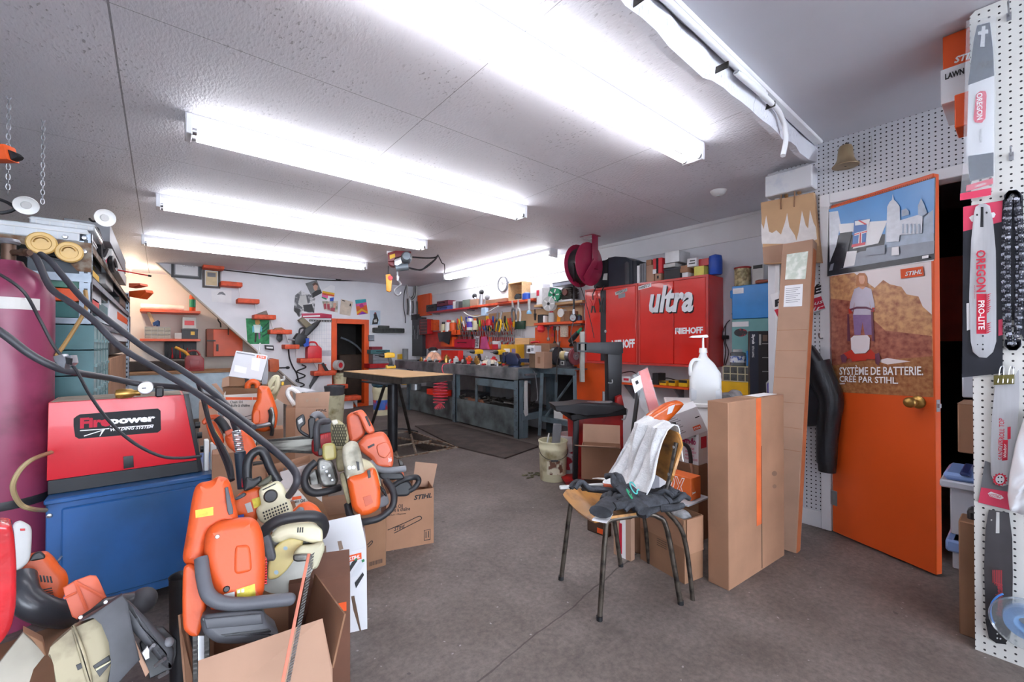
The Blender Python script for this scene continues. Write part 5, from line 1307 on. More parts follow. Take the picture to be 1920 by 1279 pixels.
vtext(r,f,'spine_lettering','Skyrush',1408.5,627,645,7,INKW,-.0025,True,.04);vtext(r,f,'fine_lettering','RETRO GAMING',1410,649,670,4,INKW,-.0025,True)
it=[(0,P_([1430,628,1439,628,1439,640,1430,640],f,-.001)),(1,P_([1437,740,1436,718,1453,699,1454,730,1452,740],f,-.001)),(2,P_([1439,740,1438,720,1451,705,1452,730,1450,740],f,-.001)),(3,P_([1441,676,1450,676,1450,691,1441,691],f,-.001)),(3,P_([1423,627,1427,627,1427,647,1423,647],f,-.001))]
for k in range(3):it.append((3,P_([(1429,644+k*26),(1448,644+k*26),(1448,645.2+k*26),(1429,645.2+k*26)],f,-.001)))
flat(r,'front_print',it,-.0012,[M('6b5647',.4),LT,M('5a4d9e',.4,var=.2,scale=12),M('a7a7a2',.4)])
q=pD(1372,738,2.98);mb=MB();rr=random.Random(4)
mb.ball((0,0,.045),.085,.05,.05,16,10);mb.v=[(x+.012*sin(z*90+y*40),y+.01*sin(x*70),z+.01*sin(x*60+y*50))for x,y,z in mb.v]
solo('packing_bag',mb,M('8f8f92',.15,var=.3,scale=30,alpha=.8),'crumpled clear plastic bag on the corner counter behind the jug','bag',Fr((q.x,q.y,czt+.001),-YAW))
mb=MB()
for(pts)in(((1362,607),(1355,625),(1360,655),(1357,690)),((1369,600),(1361,610),(1360,640),(1366,660),(1360,685))):
 P__=[WR.px(u,v,-.02)for u,v in pp_(pts)];mb.tube([tuple(p)for p in P__],.004,6,5)
P__=WR.px(1361,633,-.02);mb.box(P__.x-.025,P__.x+.025,-.05,-.005,P__.z-.015,P__.z+.02,.004)
solo('cable',mb,BK,'black cables and a plug on the white wall left of the teal wall box','cable',WR)
# wall clock, wall cable, smoke detector, conduit
q=WR.px(943,533,-.02);R_=.12
r=T('wall_clock','round white wall clock above the tool shelves','clock',Fr(WR.m@Vector((q.x,0,q.z)),-pi/2))
MB().lathe([(R_*.86,-.025),(R_*.9,-.04),(R_*.97,-.04),(R_,-.03),(R_,-.002),(0,-.002)],36,(0,0,0),'y',False).bd('clock_rim',M('6f737b',.4),r)
MB().lathe([(0,-.024),(R_*.88,-.024)],36,(0,0,0),'y',False).bd('clock_face',PAPER,r)
for ang,ln,wd in((radians(110),.06,.006),(radians(12),.08,.004)):
 mb=MB();c,s_=cos(ang),sin(ang);mb.prism([(-s_*wd,c*wd),(s_*wd,-c*wd),(c*ln+s_*wd*.5,s_*ln-c*wd*.5),(c*ln-s_*wd*.5,s_*ln+c*wd*.5)],-.029,-.027);mb.bd('clock_hand',INK,r)
mb=MB()
for k in range(12):
 a=k*pi/6;mb.box(R_*.74*cos(a)-.003,R_*.74*cos(a)+.003,-.0258,-.0248,R_*.74*sin(a)-.006,R_*.74*sin(a)+.006)
mb.bd('hour_marks',INK,r)
q=pZ(1347,358,CZ)
r=T('smoke_detector','small white smoke detector on the ceiling before the doorway','detector',((q.x,q.y,CZ),0))
MB().lathe([0,-.035,.03,-.035,.045,-.025,.055,-.01,.06,0],24).bd('detector_body',WP,r)
MB().lathe([0,-.04,.014,-.04,.016,-.034],14).bd('sensor_cap',LT,r)
def cpipe(u,v,y,z=None):p=pY(u,v,y);return p
mb=MB();yq_=SY-.06
pts=[(-.5,yq_,NZ-.035),(1.2,yq_,NZ-.035),(2.3,yq_,NZ-.035),pY(1380,135,yq_),pY(1448,195,yq_),pY(1466,222,yq_),pY(1474,255,yq_),pY(1468,292,yq_)]
mb.tube(pts,.013,10,6)
r=T('conduit','white painted pipe along the ceiling step, bending down at the pegboard corner','pipe',((0,0,0),0));mb.bd('pipe',WHITEP,r)
for u,v in((1360,123),(1448,196),(1205,-6)):
 p=pY(u,v,yq_);MB().box(p.x-.003,p.x+.003,p.y-.0145,SY,p.z-.0145,p.z+.0145,.002).bd('pipe_clip',DS,r)
mb=MB();pts=[(WX-.02,y,CZ-.03-.006*((i*5)%3))for i,y in enumerate((1.25,2.2,3.2,4.2,5.2,6.2,7.2,7.95))];mb.tube(pts,.007,6,4)
solo('cable',mb,WHITEP,'white painted cable along the top of the right hand wall','cable')
mb=MB();pts=[tuple(WR.px(1402+du,v,-.01))for du,v in((0,398),(-3,410),(1,425),(-1,448))];mb.tube(pts,.003,6,4);solo('cable',mb,WHITEP,'short white wire hanging on the wall left of the paper bag','cable',WR)
# work bench, tool wall, table
BX=.68
BZ=.872
xa=WR.px(741,679,-BX).x;xb=WR.px(972,689,-BX).x
r=T('workbench','long blue-grey steel workbench under the tool wall, cluttered with tools','workbench',Fr(WR.m@Vector((xb,0,0)),-pi/2));LB=xb-xa
f=Fr(WR.m@Vector((xb,0,0)),-pi/2)
MB().box(-LB,0,-BX,-.02,BZ-.012,BZ).box(-LB,0,-BX-.004,-BX,BZ-.15,BZ,.002).bd('bench_top',BENCHTOP,r)
MB().box(-.006,0,-BX,-.02,BZ-.13,BZ-.012).bd('end_apron',BLUEGREY,r)
for x in(-.10,-1.55,-3.1):
 mb=MB().box(x,x+.09,-BX+.01,-BX+.02,0,BZ-.15).box(x+.08,x+.09,-BX+.01,-BX+.09,0,BZ-.15);
 leg_=mb.bd('leg',BLUEGREY,r)
 mb=MB()
 for k in range(7):z=.08+k*.085;mb.lathe([(0,0),(.007,0)],8,(x+.02+.022*(k%2),-BX+.0095,z),'y',False);mb.lathe([(0,0),(.006,0)],8,(x+.05,-BX+.0095,z+.03),'y',False)
 mb.f=[q_[::-1]for q_ in mb.f];mb.bd('punched_holes',BK,leg_,0)
 MB().box(x,x+.09,-.11,-.03,0,BZ-.02).bd('leg',BLUEGREY,r)
MB().box(-LB,-.1,-BX+.03,-BX+.04,.02,.36).bd('lower_panel',M('6c7678',.5,.2,col2='3c3f40',thr=(.35,.6),scale=4),r)
MB().box(-LB,-.1,-BX+.04,-.05,.33,.35).bd('lower_shelf',DS,r)
MB().box(-LB,0,-.03,-.022,.35,BZ-.02).bd('back_panel',M('8d8e92',.6,var=.15),r)
MB().box(-.95,-.1,-BX+.01,-BX+.3,.60,.70,.003).box(-.95,-.91,-BX+.01,-BX+.03,.36,.60).bd('under_drawer',BLUEGREY,r)
MB().box(-.05,.0,-BX+.05,-.05,.22,.30).bd('end_rail',BLUEGREY,r)
MB().box(-.05,.0,-BX+.09,-BX+.16,0,.22).bd('end_foot',BLUEGREY,r)
q=WR.px(826,740,-BX-.12)
mb=MB();n=9;pts=[]
R0=.115
zt_=.70
for i in range(n*14+1):
 a=2*pi*i/14;t=i/(n*14);z=zt_-.42*t;rad=R0*(.75+.35*min(1,t*2.5));pts.append((rad*cos(a),rad*.8*sin(a),z+.015*cos(a)))
top_=[(.03,.13,BZ-.0),(.04,.02,BZ-.01),(.06,-.01,BZ-.09),(.10,0,zt_+.03)]
mb.tube(top_+pts,.0075,6,2)
for k in range(9):
 a=pi*(k/8);mb.tube([(0,0,.27),(R0*.5*cos(a),-.03*sin(a),.255),(R0*cos(a),-.08*sin(a),.22-.03*sin(a))],.007,6,3)
solo('air_hose',mb,M('cf3f52',.35,var=.12),'red coiled air hose hanging from the front of the workbench','air hose',Fr(WR.m@Vector((q.x,q.y,0)),-pi/2))
mp=[pZ(u,v,0)for u,v in((742,812),(860,797),(1010,838),(947,861))]
mb=MB();mb.v=[];
MT=M('4a3f3a',.85,col2='3a322f',thr=(.4,.6),scale=7,bump=.4,bscale=50)
poly=[(p.x,p.y)for p in(pZ(852,838,0),pZ(947,861,0),pZ(1012,838,0),pZ(968,827,0),pZ(850,796,0),pZ(778,800,0))]
m2=MB().prism(poly,0,.016,.004);m2.v=[(x,z,y)for x,y,z in m2.v];m2.f=[q_[::-1]for q_ in m2.f]
solo('floor_mat',m2,MT,'worn brown rubber mat on the floor in front of the workbench','mat')
r=T('pit_frame','steel angle frame with diagonal bars around the shallow pit under the table','frame',((0,0,0),0))
mb=MB()
for(x0,x1,y0,y1)in((PX0-.03,PX1+.03,PY0-.03,PY0),(PX0-.03,PX1+.03,PY1,PY1+.03),(PX0-.03,PX0,PY0,PY1),(PX1,PX1+.03,PY0,PY1)):mb.box(x0,x1,y0,y1,.0005,.012)
mb.bd('frame_angle',RUST,r)
mb=MB();my=(PY0+PY1)/2
for a,b in(((PX0,PY0),(PX0+.4,PY1)),((PX0+.4,PY1),(PX1,PY0+.1)),((PX0,my),(PX1,my)),((PX0+.2,PY0),(PX1,PY1))):
 mb.cyl((a[0],a[1],-.02),(b[0],b[1],-.02),.014,n=8)
mb.bd('lattice_bar',RUST,r)
mb=MB().tube([(PX1+.05,PY1-.1,.012),(PX1-.1,PY1+.15,.03),(2.0,PY1+.2,.012),(1.5,PY1+.05,.012)],.012,8,6);solo('cable',mb,RU,'thick black cable on the floor behind the pit frame','cable')
# pedestal table with plywood top
TZ=.835
c0=pZ(753,707,TZ);c1=pZ(838,699,TZ);c2=pZ(648,694,TZ)
ex=(c1-c0);ang=radians(5);tf=Fr((c0.x,c0.y,0),ang);w_=hypot(ex.x,ex.y);d_=max(.6,(tf.i@c2).y)
w_=.64;d_=1.4
r=T('work_table','square steel pedestal table with a pale plywood top, in front of the back door','table',tf)
MB().box(0,w_,0,d_,TZ-.012,TZ).bd('plywood_top',WOODL,r)
mb=MB()
for(x0,x1,y0,y1)in((0,w_,0,.006),(0,w_,d_-.006,d_),(0,.006,0,d_),(w_-.006,w_,0,d_)):mb.box(x0-.002,x1+.002,y0-.002,y1+.002,TZ-.075,TZ-.008)
mb.bd('steel_rim',DS,r)
pc_=tf.i@pZ(736,843,0)
qx,qy=pc_.x,pc_.y
MB().cyl((qx,qy,-.02),(qx,qy,TZ-.07),.055,n=18).box(qx-.25,qx+.25,qy-.25,qy+.25,TZ-.09,TZ-.075).bd('pedestal',M('2c2d31',.4,.5,var=.25),r)
for(u,v)in((694,806),(769,812)):
 e=tf.i@pZ(u,v,0);t_=Vector((qx+(e.x-qx)*.25,qy+(e.y-qy)*.25,TZ-.09));MB().tube([t_,(e.x,e.y,.0)],.02,8,0).bd('stay_leg',DS,r)
def onT(u,v):return pZ(u,v,TZ+.001)
def drill(name,label,base,rotz,sc=1.0,col=None):
 r=T(name,label,'drill',Fr(None,mat=Matrix.Translation(base)@E4((0,0,rotz))@Matrix.Scale(sc,4)),'yellow cordless drills')
 c=col or YL
 MB().prism([-.07,0,.05,0,.055,.045,-.06,.05,-.075,.03],-.042,.042,.008).bd('battery',YL,r)
 MB().box(-.055,.04,-.043,.043,.028,.053,.006).bd('battery_top',BK,r)
 MB().prism([-.035,.05,.01,.05,.025,.15,-.015,.155,-.03,.1],-.02,.02,.008).bd('grip',BK,r)
 MB().prism([-.06,.15,.075,.145,.08,.205,.03,.22,-.05,.215,-.065,.19],-.032,.032,.012).bd('motor_housing',c,r)
 MB().lathe([.028,.075,.03,.1,.02,.14,.012,.15,.005,.155,.005,.2,0,.2],14,(0,0,.18),'x').bd('chuck',BK,r)
 return r
drl=drill('cordless_drill','yellow cordless drill standing on the plywood table top',onT(731,691),pi-.2,1.0)
# grinder stand and bench grinder
gxa=WR.px(1012,700,-.33).x;gxb=WR.px(1078,700,-.33).x
gf_=Fr(WR.m@Vector((gxa,0,0)),-pi/2);gw=gxb-gxa
r=T('grinder_stand','open blue-grey angle steel stand carrying the bench grinder','stand',gf_)
for x,dx in((.0,-.03),(gw-.05,.04)):
 for y in(-.33,-.08):
  MB().tube([(x+.025,y+.02,BZ-.02),(x+.025+dx,y+.02+(.04 if y>-.2 else-.02),.0)],.03,4,0).bd('leg',BLUEGREY,r,0)
MB().box(-.01,gw+.01,-.34,-.04,BZ-.01,BZ+.004).box(-.01,gw+.01,-.345,-.338,BZ-.07,BZ-.01).box(-.012,-.004,-.34,-.04,BZ-.07,BZ-.01).bd('top_plate',BLUEGREY,r)
MB().box(-.02,gw+.02,-.33,-.05,.24,.25).box(-.02,gw+.02,-.335,-.328,.19,.25).bd('lower_shelf',BLUEGREY,r)
MB().tube([(.03,-.3,.2),(gw*.6,-.06,BZ-.1)],.018,6,0).bd('brace',BLUEGREY,r)
MB().box(-.0,gw,-.05,-.044,.25,BZ-.03).bd('back_plate',DARK,r)
gg=Fr(WR.m@Vector((WR.px(1058,690,-.24).x,-.22,BZ+.005)),-pi/2)
r=T('bench_grinder','bench grinder with two stone wheels on the blue-grey stand','grinder',gg)
k=5.3/800
MB().box(-.10,.13,-.07,.07,0,.018,.004).prism([-.07,.018,.08,.018,.055,.10,-.05,.10],-.05,.05,.006).bd('pedestal',GREYP,r)
MB().lathe([.0,-.09,.05,-.085,.058,-.06,.058,.06,.05,.085,0,.09],18,(0,0,.15),'x').bd('motor',STEEL,r)
MB().lathe([(.059,-.045),(.0595,.03)],18,(0,0,.15),'x',False).bd('rating_band',M('d8c68f',.5),r)
for x,nm in((-.15,GREYP),(.16,M('87464e',.8,var=.1))):
 MB().lathe([(0,x-.016),(.105,x-.016),(.105,x+.016),(0,x+.016)],24,(0,0,.145),'x').bd('wheel',nm,r)
MB().lathe([.0,.178,.05,.178,.055,.165],16,(0,0,.15),'x').cyl((-.2,0,.15),(.2,0,.15),.012,n=8).bd('spindle',STEEL,r)
mb=MB().lathe([.11,-.185,.115,-.18,.115,-.12,.11,-.115],24,(0,0,.145),'x',False)
mb.bd('wheel_guard',BK,r)
MB().box(-.03,.03,-.054,-.048,.035,.085).bd('switch_plate',LT,r);MB().box(-.012,.012,-.06,-.053,.045,.075,.003).bd('switch',BK,r)
mb=MB();pts=[WR.m@Vector((WR.px(u,v,-.38).x,-.38,WR.px(u,v,-.38).z))for u,v in((1050,640),(1046,670),(1044,690),(1043,717))];mb.tube(pts,.007,6,4)
solo('drill_bit',mb,DS,'long dark drill bit hanging in front of the grinder stand','drill bit')
def ws(u0,v0,u1,v1,*a,y=-.2,d_=.08,**k):return gbox(WR,(u0,v0,u1,v1),y,d_,*a,**k)
zsh=.251
ws(1038,763,1065,781,'storage_tub','white plastic tub with an orange label on the lower shelf of the grinder stand','tub',WP,y=-.30,d_=.16,base=zsh,deco=dict(body='tub',patch=(('orange_label',INKO,(.65,.98,.1,.7)),)))
ef=Fr(f.m@Vector((.004,0,0)),0)
ef=Fr((f.m@Vector((.0,0,0))),0)
def endtool(label,pts,thk,mat,name,cat):
 P__=[ef.px(u,v,-.02)for u,v in pp_(pts)];mb=MB().prism([(p.x,p.z)for p in P__],-.025,-.012,.002);return solo(name,mb,mat,label,cat,ef)
endtool('white handled pull saw hanging on the end of the workbench',[984,714,989,714,989,755,990,778,985,781,983,775,983,740],.01,LT,'hand_saw','saw')
endtool('black tool handle hanging behind the white handled saw on the bench end',[990,718,995,720,994,765,990,765],.01,BK,'hand_tool','tool')
mb=MB();P__=[tuple(ef.px(u,v,-.03))for u,v in((999,695),(1003,700),(1006,722),(1008,745),(1006,752))];mb.tube(P__,.006,6,4);P__=ef.px(1001,702,-.03);mb.cyl((P__.x-.15,-.03,P__.z),(P__.x+.05,-.03,P__.z+.004),.012,n=8)
solo('pipe_wrench',mb,STEEL,'chrome bar and hook hanging on the bench end beside the vice','tool',ef)
# things under the bench
def ub(u0,v0,u1,v1,*a,y=-BX+.12,d_=.2,**k):return gbox(WR,(u0,v0,u1,v1),y,d_,*a,base=.351,**k)
ub(857,735,898,747,'tool_case','black case with a gold corner on the lower bench shelf','case',BK,deco=dict(body='case_body',patch=(('gold_corner',BRASS,(0,.14,.2,.9)),)))
ub(872,748,905,757,'leather_roll','brown leather roll on the lower bench shelf','roll',M('7a4d38',.6),d_=.08,y=-BX+.05)
ub(800,731,826,750,'tool_box','bright red open box on the bench shelf behind the coiled air hose','box',M('e0301f',.35),y=-BX-.02,d_=.2)
gcan(WR,(774,716,784,744),-BX+.15,'gas_bottle','small grey gas bottle under the bench left of the bright red box','bottle',STEEL,DS,base=.351)
gcan(WR,(752,713,767,721),-BX+.1,'hard_hat','yellow dome hanging under the left part of the bench','hat',YL,None,prof=[(.07,.0),(.075,.02),(.05,.06),(0,.075)])
rr=random.Random(11);mb=MB()
for i in range(70):
 x=-rr.uniform(.12,1.5);y=-BX+rr.uniform(.05,.4);z=.36+rr.uniform(0,.05)
 mb.at((x,y,z),(rr.uniform(-.4,.4),rr.uniform(-.4,.4),rr.uniform(0,3)));L_=rr.uniform(.04,.16);mb.box(-L_/2,L_/2,-.012,.012,-.01,.014,.004)
mb.at();o=mb.bd('scrap_metal',DS);o.matrix_world=f.m;tag(o,'jumble of dark greasy metal parts filling the lower bench shelf','scrap metal',kind='stuff')
# tool wall
FACE=-.20
def tw(u0,v0,u1,v1,name,label,cat,mat,out=.18,d_=.16,**k):return gbox(WR,(u0,v0,u1,v1),-out,d_,name,label,cat,mat,**k)
def wallboard(u0,v0,u1,v1,label,mat,out=.03,name='wall_board',cat='board'):
 f,w_,h_=pl(WR,u0,v0,u1,v1,-out,out-.002);mb=MB().box(-w_/2,w_/2,-(out-.002)/2,(out-.002)/2,0,h_,.002);return solo(name,mb,mat,label,cat,f)
PLYW=M('d9b78f',.6,var=.1,scale=3)
wallboard(878,582,1092,612,'pale plywood strip on the wall behind the upper hand tools',PLYW)
wallboard(788,619,960,655,'red painted board on the wall behind the lower hanging tools',M('c8352c',.5,var=.15),.03)
wallboard(1003,612,1092,652,'orange painted board on the wall left of the red cabinets',OP,.03)
wallboard(782.6,552,806,592,'orange painted access door high on the wall at the far corner',OP,.05,'access_door','door')
def wshelf(u0,u1,v,label,mat,out=.2):
 a=WR.px(u0,v,-out);b=WR.px(u1,v,-out);zz_=a.z
 r=T('wall_shelf',label,'shelf',Fr(WR.m@Vector(((a.x+b.x)/2,0,zz_)),-pi/2));L__=b.x-a.x
 MB().box(-L__/2,L__/2,-out,-.002,-.03,0,.002).bd('shelf_board',mat,r)
 for x in(-L__*.4,L__*.4):MB().box(x-.01,x+.01,-out*.7,-.002,-.05,-.03).bd('shelf_bracket',GALV,r)
 return zz_
z1=wshelf(800,880,585,'upper red shelf at the far end of the tool wall, carrying tool cases',REDD)
z2_=wshelf(881,1000,574,'upper orange shelf of the tool wall with the plywood crate on it',ORWOOD)
z3=wshelf(1001,1092,606,'lower orange shelf of the tool wall beside the red cabinets',OP)
def s1(*a,**k):return gbox(WR,a[:4],k.pop('y',-.19),k.pop('d_',.16),*a[4:],base=z1+.001,**k)
def s2(*a,**k):return gbox(WR,a[:4],k.pop('y',-.19),k.pop('d_',.16),*a[4:],base=z2_+.001,**k)
def s3(*a,**k):return gbox(WR,a[:4],k.pop('y',-.19),k.pop('d_',.16),*a[4:],base=z3+.001,**k)
CS=lambda mt:dict(body='case_body',handle=BK)
s1(799,571,818,583,'tool_case','black tool case at the left end of the upper red shelf','case',BK,deco=CS(0))
s1(819,574,846,584,'tool_case','blue tool case in the middle of the upper red shelf','case',M('3d4f95',.45),deco=CS(0))
zz_=WR.px(832,574,-.19).z+.01
gbox(WR,(819,564,840,574),-.19,.16,'tool_case','maroon tool case on top of the blue one','case',M('6a2034',.4),base=zz_,deco=CS(0))
for i,(u0,u1,mt_,nm)in enumerate(((849,853,WP,'white'),(854,859,MG,'mid grey'),(860,865,GREYP,'dark grey'))):
 s1(u0,565,u1,582,'manual',nm+' manual leaning in the row right of the blue tool case','book',mt_)
s1(867,562,880,579,'parts_bin','grey green open bin right of the manuals on the tool wall','bin',M('6f7a70',.5))
s2(881,561,894,573,'carton','cream carton left of the paddle shaped tools','carton',CARDL)
def paddle(u,v,label,mat,tilt):
 q=WR.px(u,v,-.16);r=T('throttle_lever',label,'lever',Fr(WR.m@Vector((q.x,-.12,z2_+.001)),-pi/2))
 h_=q.z-z2_
 MB().tube([(0,0,0),(tilt*.5,0,h_*.5),(tilt,0,h_*.8)],.03,10,4,rr=(.04,.02)).bd('shaft',STEEL,r)
 MB().ball((tilt*1.3,0,h_*.9),.055,.03,.04).bd('paddle',mat,r)
paddle(891,552,'metal lever with a black oval paddle tilted left, on the upper orange shelf',BK,-.06)
paddle(898,545,'metal lever with a thin black paddle pointing up, on the upper orange shelf',BK,.01)
paddle(906,557,'metal lever with a round grey pad, rightmost of the three levers',MG,.04)
s2(910,561,948,573,'carton','long tan carton right of the levers on the upper orange shelf','carton',CARD)
tw(930,566,951,573,'nail_gun','red tool with a black end in front of the long tan carton','power tool',RP,.24,.05,base=z2_+.001,deco=dict(body='tool_body',patch=(('black_end',BK,(0,.3,.0,1)),)))
f_,w_,h_=pl(WR,953,538,979,572,-.20,.18);f_.m.translation.z=z2_+.001
r=T('crate','open plywood crate on its side, under the wall clock, with a dark toy car inside','crate',Fr(None,mat=f_.m));mb=MB();t=.012
mb.box(-w_/2,w_/2,-.09,.09,0,t);mb.box(-w_/2,w_/2,-.09,.09,h_-t,h_);mb.box(-w_/2,-w_/2+t,-.09,.09,t,h_-t);mb.box(w_/2-t,w_/2,-.09,.09,t,h_-t);mb.box(-w_/2,w_/2,.08,.09,t,h_-t);mb.bd('crate_body',WOODL,r)
r=T('toy_car','dark toy car inside the open plywood crate','toy',Fr(f_.m@Vector((.02,-.03,t)),-pi/2))
MB().prism([-.07,.015,.07,.015,.075,.045,.03,.06,.01,.085,-.04,.085,-.06,.05,-.075,.045],-.03,.03,.006).bd('car_body',M('26323a',.3),r)
for x in(-.045,.045):MB().cyl((x,-.034,.018),(x,-.02,.018),.018,n=10).bd('wheel',BK,r)
gcan(WR,(982,548,994,571),-.14,'paint_can','blue paint can right of the plywood crate','can',BLUEP,LT,base=z2_+.001)
s2(994,549,1008,573,'carton','grey carton behind the work lamp, right of the blue paint can','carton',LT)
zz_=WR.px(1001,549,-.19).z+.004
gbox(WR,(994,533,1017,548),-.17,.14,'carton','white carton stacked on the grey one beside the crate','carton',WB,base=zz_)
z4=wshelf(1001,1092,572,'upper plywood shelf over the lower orange shelf, holding reels and an engine',WOODL,.2)
def s4(*a,**k):return gbox(WR,a[:4],k.pop('y',-.19),k.pop('d_',.16),*a[4:],base=z4+.001,**k)
s4(1006,541,1016,571,'carton','white and red printed parts carton left of the green reel','carton',WB,deco=dict(body='carton_body',patch=(('red_print',INKR,(0,.5,.55,.9)),)))
s4(1016,539,1030,571,'parts_bin','bin of bright metal parts behind the white reel','bin',STEEL)
def reel(u,v,rpx,mat,label,thick=.06,out=.22,cat='reel'):
 q=WR.px(u,v,-out);R_=rpx*out*0+rpx*6.2/800
 r=T('line_reel',label,cat,Fr(WR.m@Vector((q.x,-out,q.z)),-pi/2+.25))
 for y in(-thick/2,thick/2):MB().lathe([(R_*.22,y-.003),(R_,y-.003),(R_,y+.003),(R_*.22,y+.003)],24,(0,0,0),'y').bd('flange',mat,r)
 MB().lathe([(R_*.25,-thick/2),(R_*.7,-thick/2),(R_*.7,thick/2),(R_*.25,thick/2)],20,(0,0,0),'y').bd('wound_line',WP,r)
 for k in range(5):
  a=k*2*pi/5;MB().prism([(R_*.35*cos(a-.25),R_*.35*sin(a-.25)),(R_*.85*cos(a-.12),R_*.85*sin(a-.12)),(R_*.85*cos(a+.12),R_*.85*sin(a+.12)),(R_*.35*cos(a+.25),R_*.35*sin(a+.25))],-thick/2-.0045,-thick/2-.003).bd('spoke_window',WP,r)
 MB().lathe([(0,-thick/2-.008),(R_*.2,-thick/2-.008),(R_*.2,thick/2)],14,(0,0,0),'y').bd('hub',BK,r)
reel(1041,553,11,GREENP,'green reel of trimmer line on the upper plywood shelf')
reel(1031,570,12,LT,'large pale grey reel of trimmer line under the green one',out=.24)
f_,w_,h_=pl(WR,1048,538,1072,570,-.2,.16);f_.m.translation.z=z4+.001
r=T('small_engine','small dark engine block with pipes, right of the green reel','engine',Fr(None,mat=f_.m));mb=MB().box(-w_*.4,w_*.4,-.07,.07,h_*.1,h_*.85,.02)
for k in range(6):mb.box(-w_*.45,w_*.45,-.08,.06,h_*(.2+.1*k),h_*(.23+.1*k))
mb.bd('engine_block',DS,r)
MB().lathe([0,-.09,.04,-.09,.045,-.07],16,(0,0,h_*.55),'y').bd('flywheel',M('6b4540',.4,.5),r)
MB().box(-w_*.5,w_*.5,-.09,.08,0,h_*.12,.004).bd('carton_base',WB,r)
zz_=WR.px(1060,538,-.2).z+.006
tw(1036,528,1078,536,'lidded_tray','long translucent blue-grey tray with a dark lid, topmost beside the hose reel','tray',M('a9b0c4',.3),base=zz_+.02,deco=dict(body='tray',lid=DKB),d_=.18,out=.2)
for i,(u0,u1,v0,mt_,lab,ct_)in enumerate(((1008,1017,590,BK,'black box between the small trowel and the pale dispenser','box'),(1018,1021,592,WP,'narrow white dispenser on the lower orange shelf','dispenser'),(1050,1057,584,CARD,'left tan cup on the lower orange shelf','cup'),(1058,1068,583,CARD2,'right tan cup on the lower orange shelf','cup'))):
 s3(u0,v0,u1,605,'box' if i<2 else 'paper_cup',lab,ct_,mt_)
gcan(WR,(1030,583,1038,605),-.18,'bottle','clear and red bottle left of the orange tape gun','bottle',LT,RP,base=z3+.001)
gcan(WR,(1082,590,1090,605),-.16,'paint_can','dark blue paint can at the right end of the lower orange shelf','can',M('27334f',.4),M('3f8a4a',.4),base=z3+.001)
q=WR.px(1045,596,-.22);r=T('tape_gun','bright orange tape gun standing on the lower orange shelf','tape gun',Fr(WR.m@Vector((q.x,-.16,z3+.001)),-pi/2))
OB=M('f39a1d',.4)
MB().prism([-.05,.0,.03,0,.05,.1,.04,.17,-.02,.18,-.03,.1],-.03,.03,.01).bd('gun_body',OB,r);MB().lathe([.025,-.035,.055,-.035,.055,.035,.025,.035],18,(.03,0,.11),'y').bd('tape_roll',WP,r)
rack=T('tool_rack','long steel tool rail across the middle of the tool wall','rack',Fr(WR.m@Vector((0,0,0)),-pi/2))
a=WR.px(858,622,-.06);b=WR.px(965,622,-.06)
MB().box(a.x,b.x,-.06,-.03,a.z-.012,a.z+.012,.003).bd('rail',GALV,rack)
zr=a.z
COLS=[('yellow',YL),('black',BK),('red',RP),('orange',ORANGE),('green',M('8fc02f',.4)),('white',WP),('black',BK),('yellow',YL),('red',RP),('orange',ORANGE),('blue',BLUEP),('black',BK)]
rr=random.Random(21)
def screwdriver(u,v,mat,label,L_=.2,tilt=.0,out=.09,group=None):
 q=WR.px(u,v,-out);r=T('screwdriver',label,'screwdriver',Fr(None,mat=Matrix.Translation(WR.m@Vector((q.x,-out,q.z)))@E4((0,0,-pi/2))@E4((rr.uniform(.0,.35),tilt,0))),group)
 MB().lathe([.009,0,.013,.012,.016,.05,.014,.09,.006,.105,0,.107],9).bd('handle',mat,r);MB().cyl((0,0,0),(0,0,-L_),.0042,n=6).bd('blade',STEEL,r)
 return r
def pliers(u,v,mat,label,sc=1.0,out=.085,group=None,up=False):
 q=WR.px(u,v,-out);r=T('pliers',label,'pliers',Fr(None,mat=Matrix.Translation(WR.m@Vector((q.x,-out,q.z)))@E4((0,0,-pi/2))@E4((rr.uniform(.05,.4),(pi if up else 0)+rr.uniform(-.3,.3),0))@Matrix.Scale(sc,4)),group)
 for s_ in(-1,1):MB().tube([(s_*.004,0,0),(s_*.03,0,.05),(s_*.026,0,.13)],.009,8,4).bd('handle',mat,r)
 MB().prism([-.014,-.01,.014,-.01,.012,-.05,.004,-.08,-.004,-.08,-.012,-.05],-.006,.006,.002).prism([-.018,-.012,.018,-.012,.014,.014,-.014,.014],-.007,.007,.002).bd('jaw',STEEL,r)
 return r
for i in range(22):
 cn,mt_=COLS[i%len(COLS)];pliers(863+i*4.7,621+rr.uniform(-1,1.5),mt_,'%s handled pliers hooked over the long steel tool rail'%cn,1.0,group='%s pliers on the tool rail'%cn)
for i in range(26):
 cn,mt_=COLS[(i*5+2)%len(COLS)];screwdriver(858+i*4.2,609+rr.uniform(-7,5),mt_,'upright screwdriver with a %s handle in the rack above the tool rail'%cn,.16,rr.uniform(-.15,.15),.12,'%s screwdrivers above the tool rail'%cn)
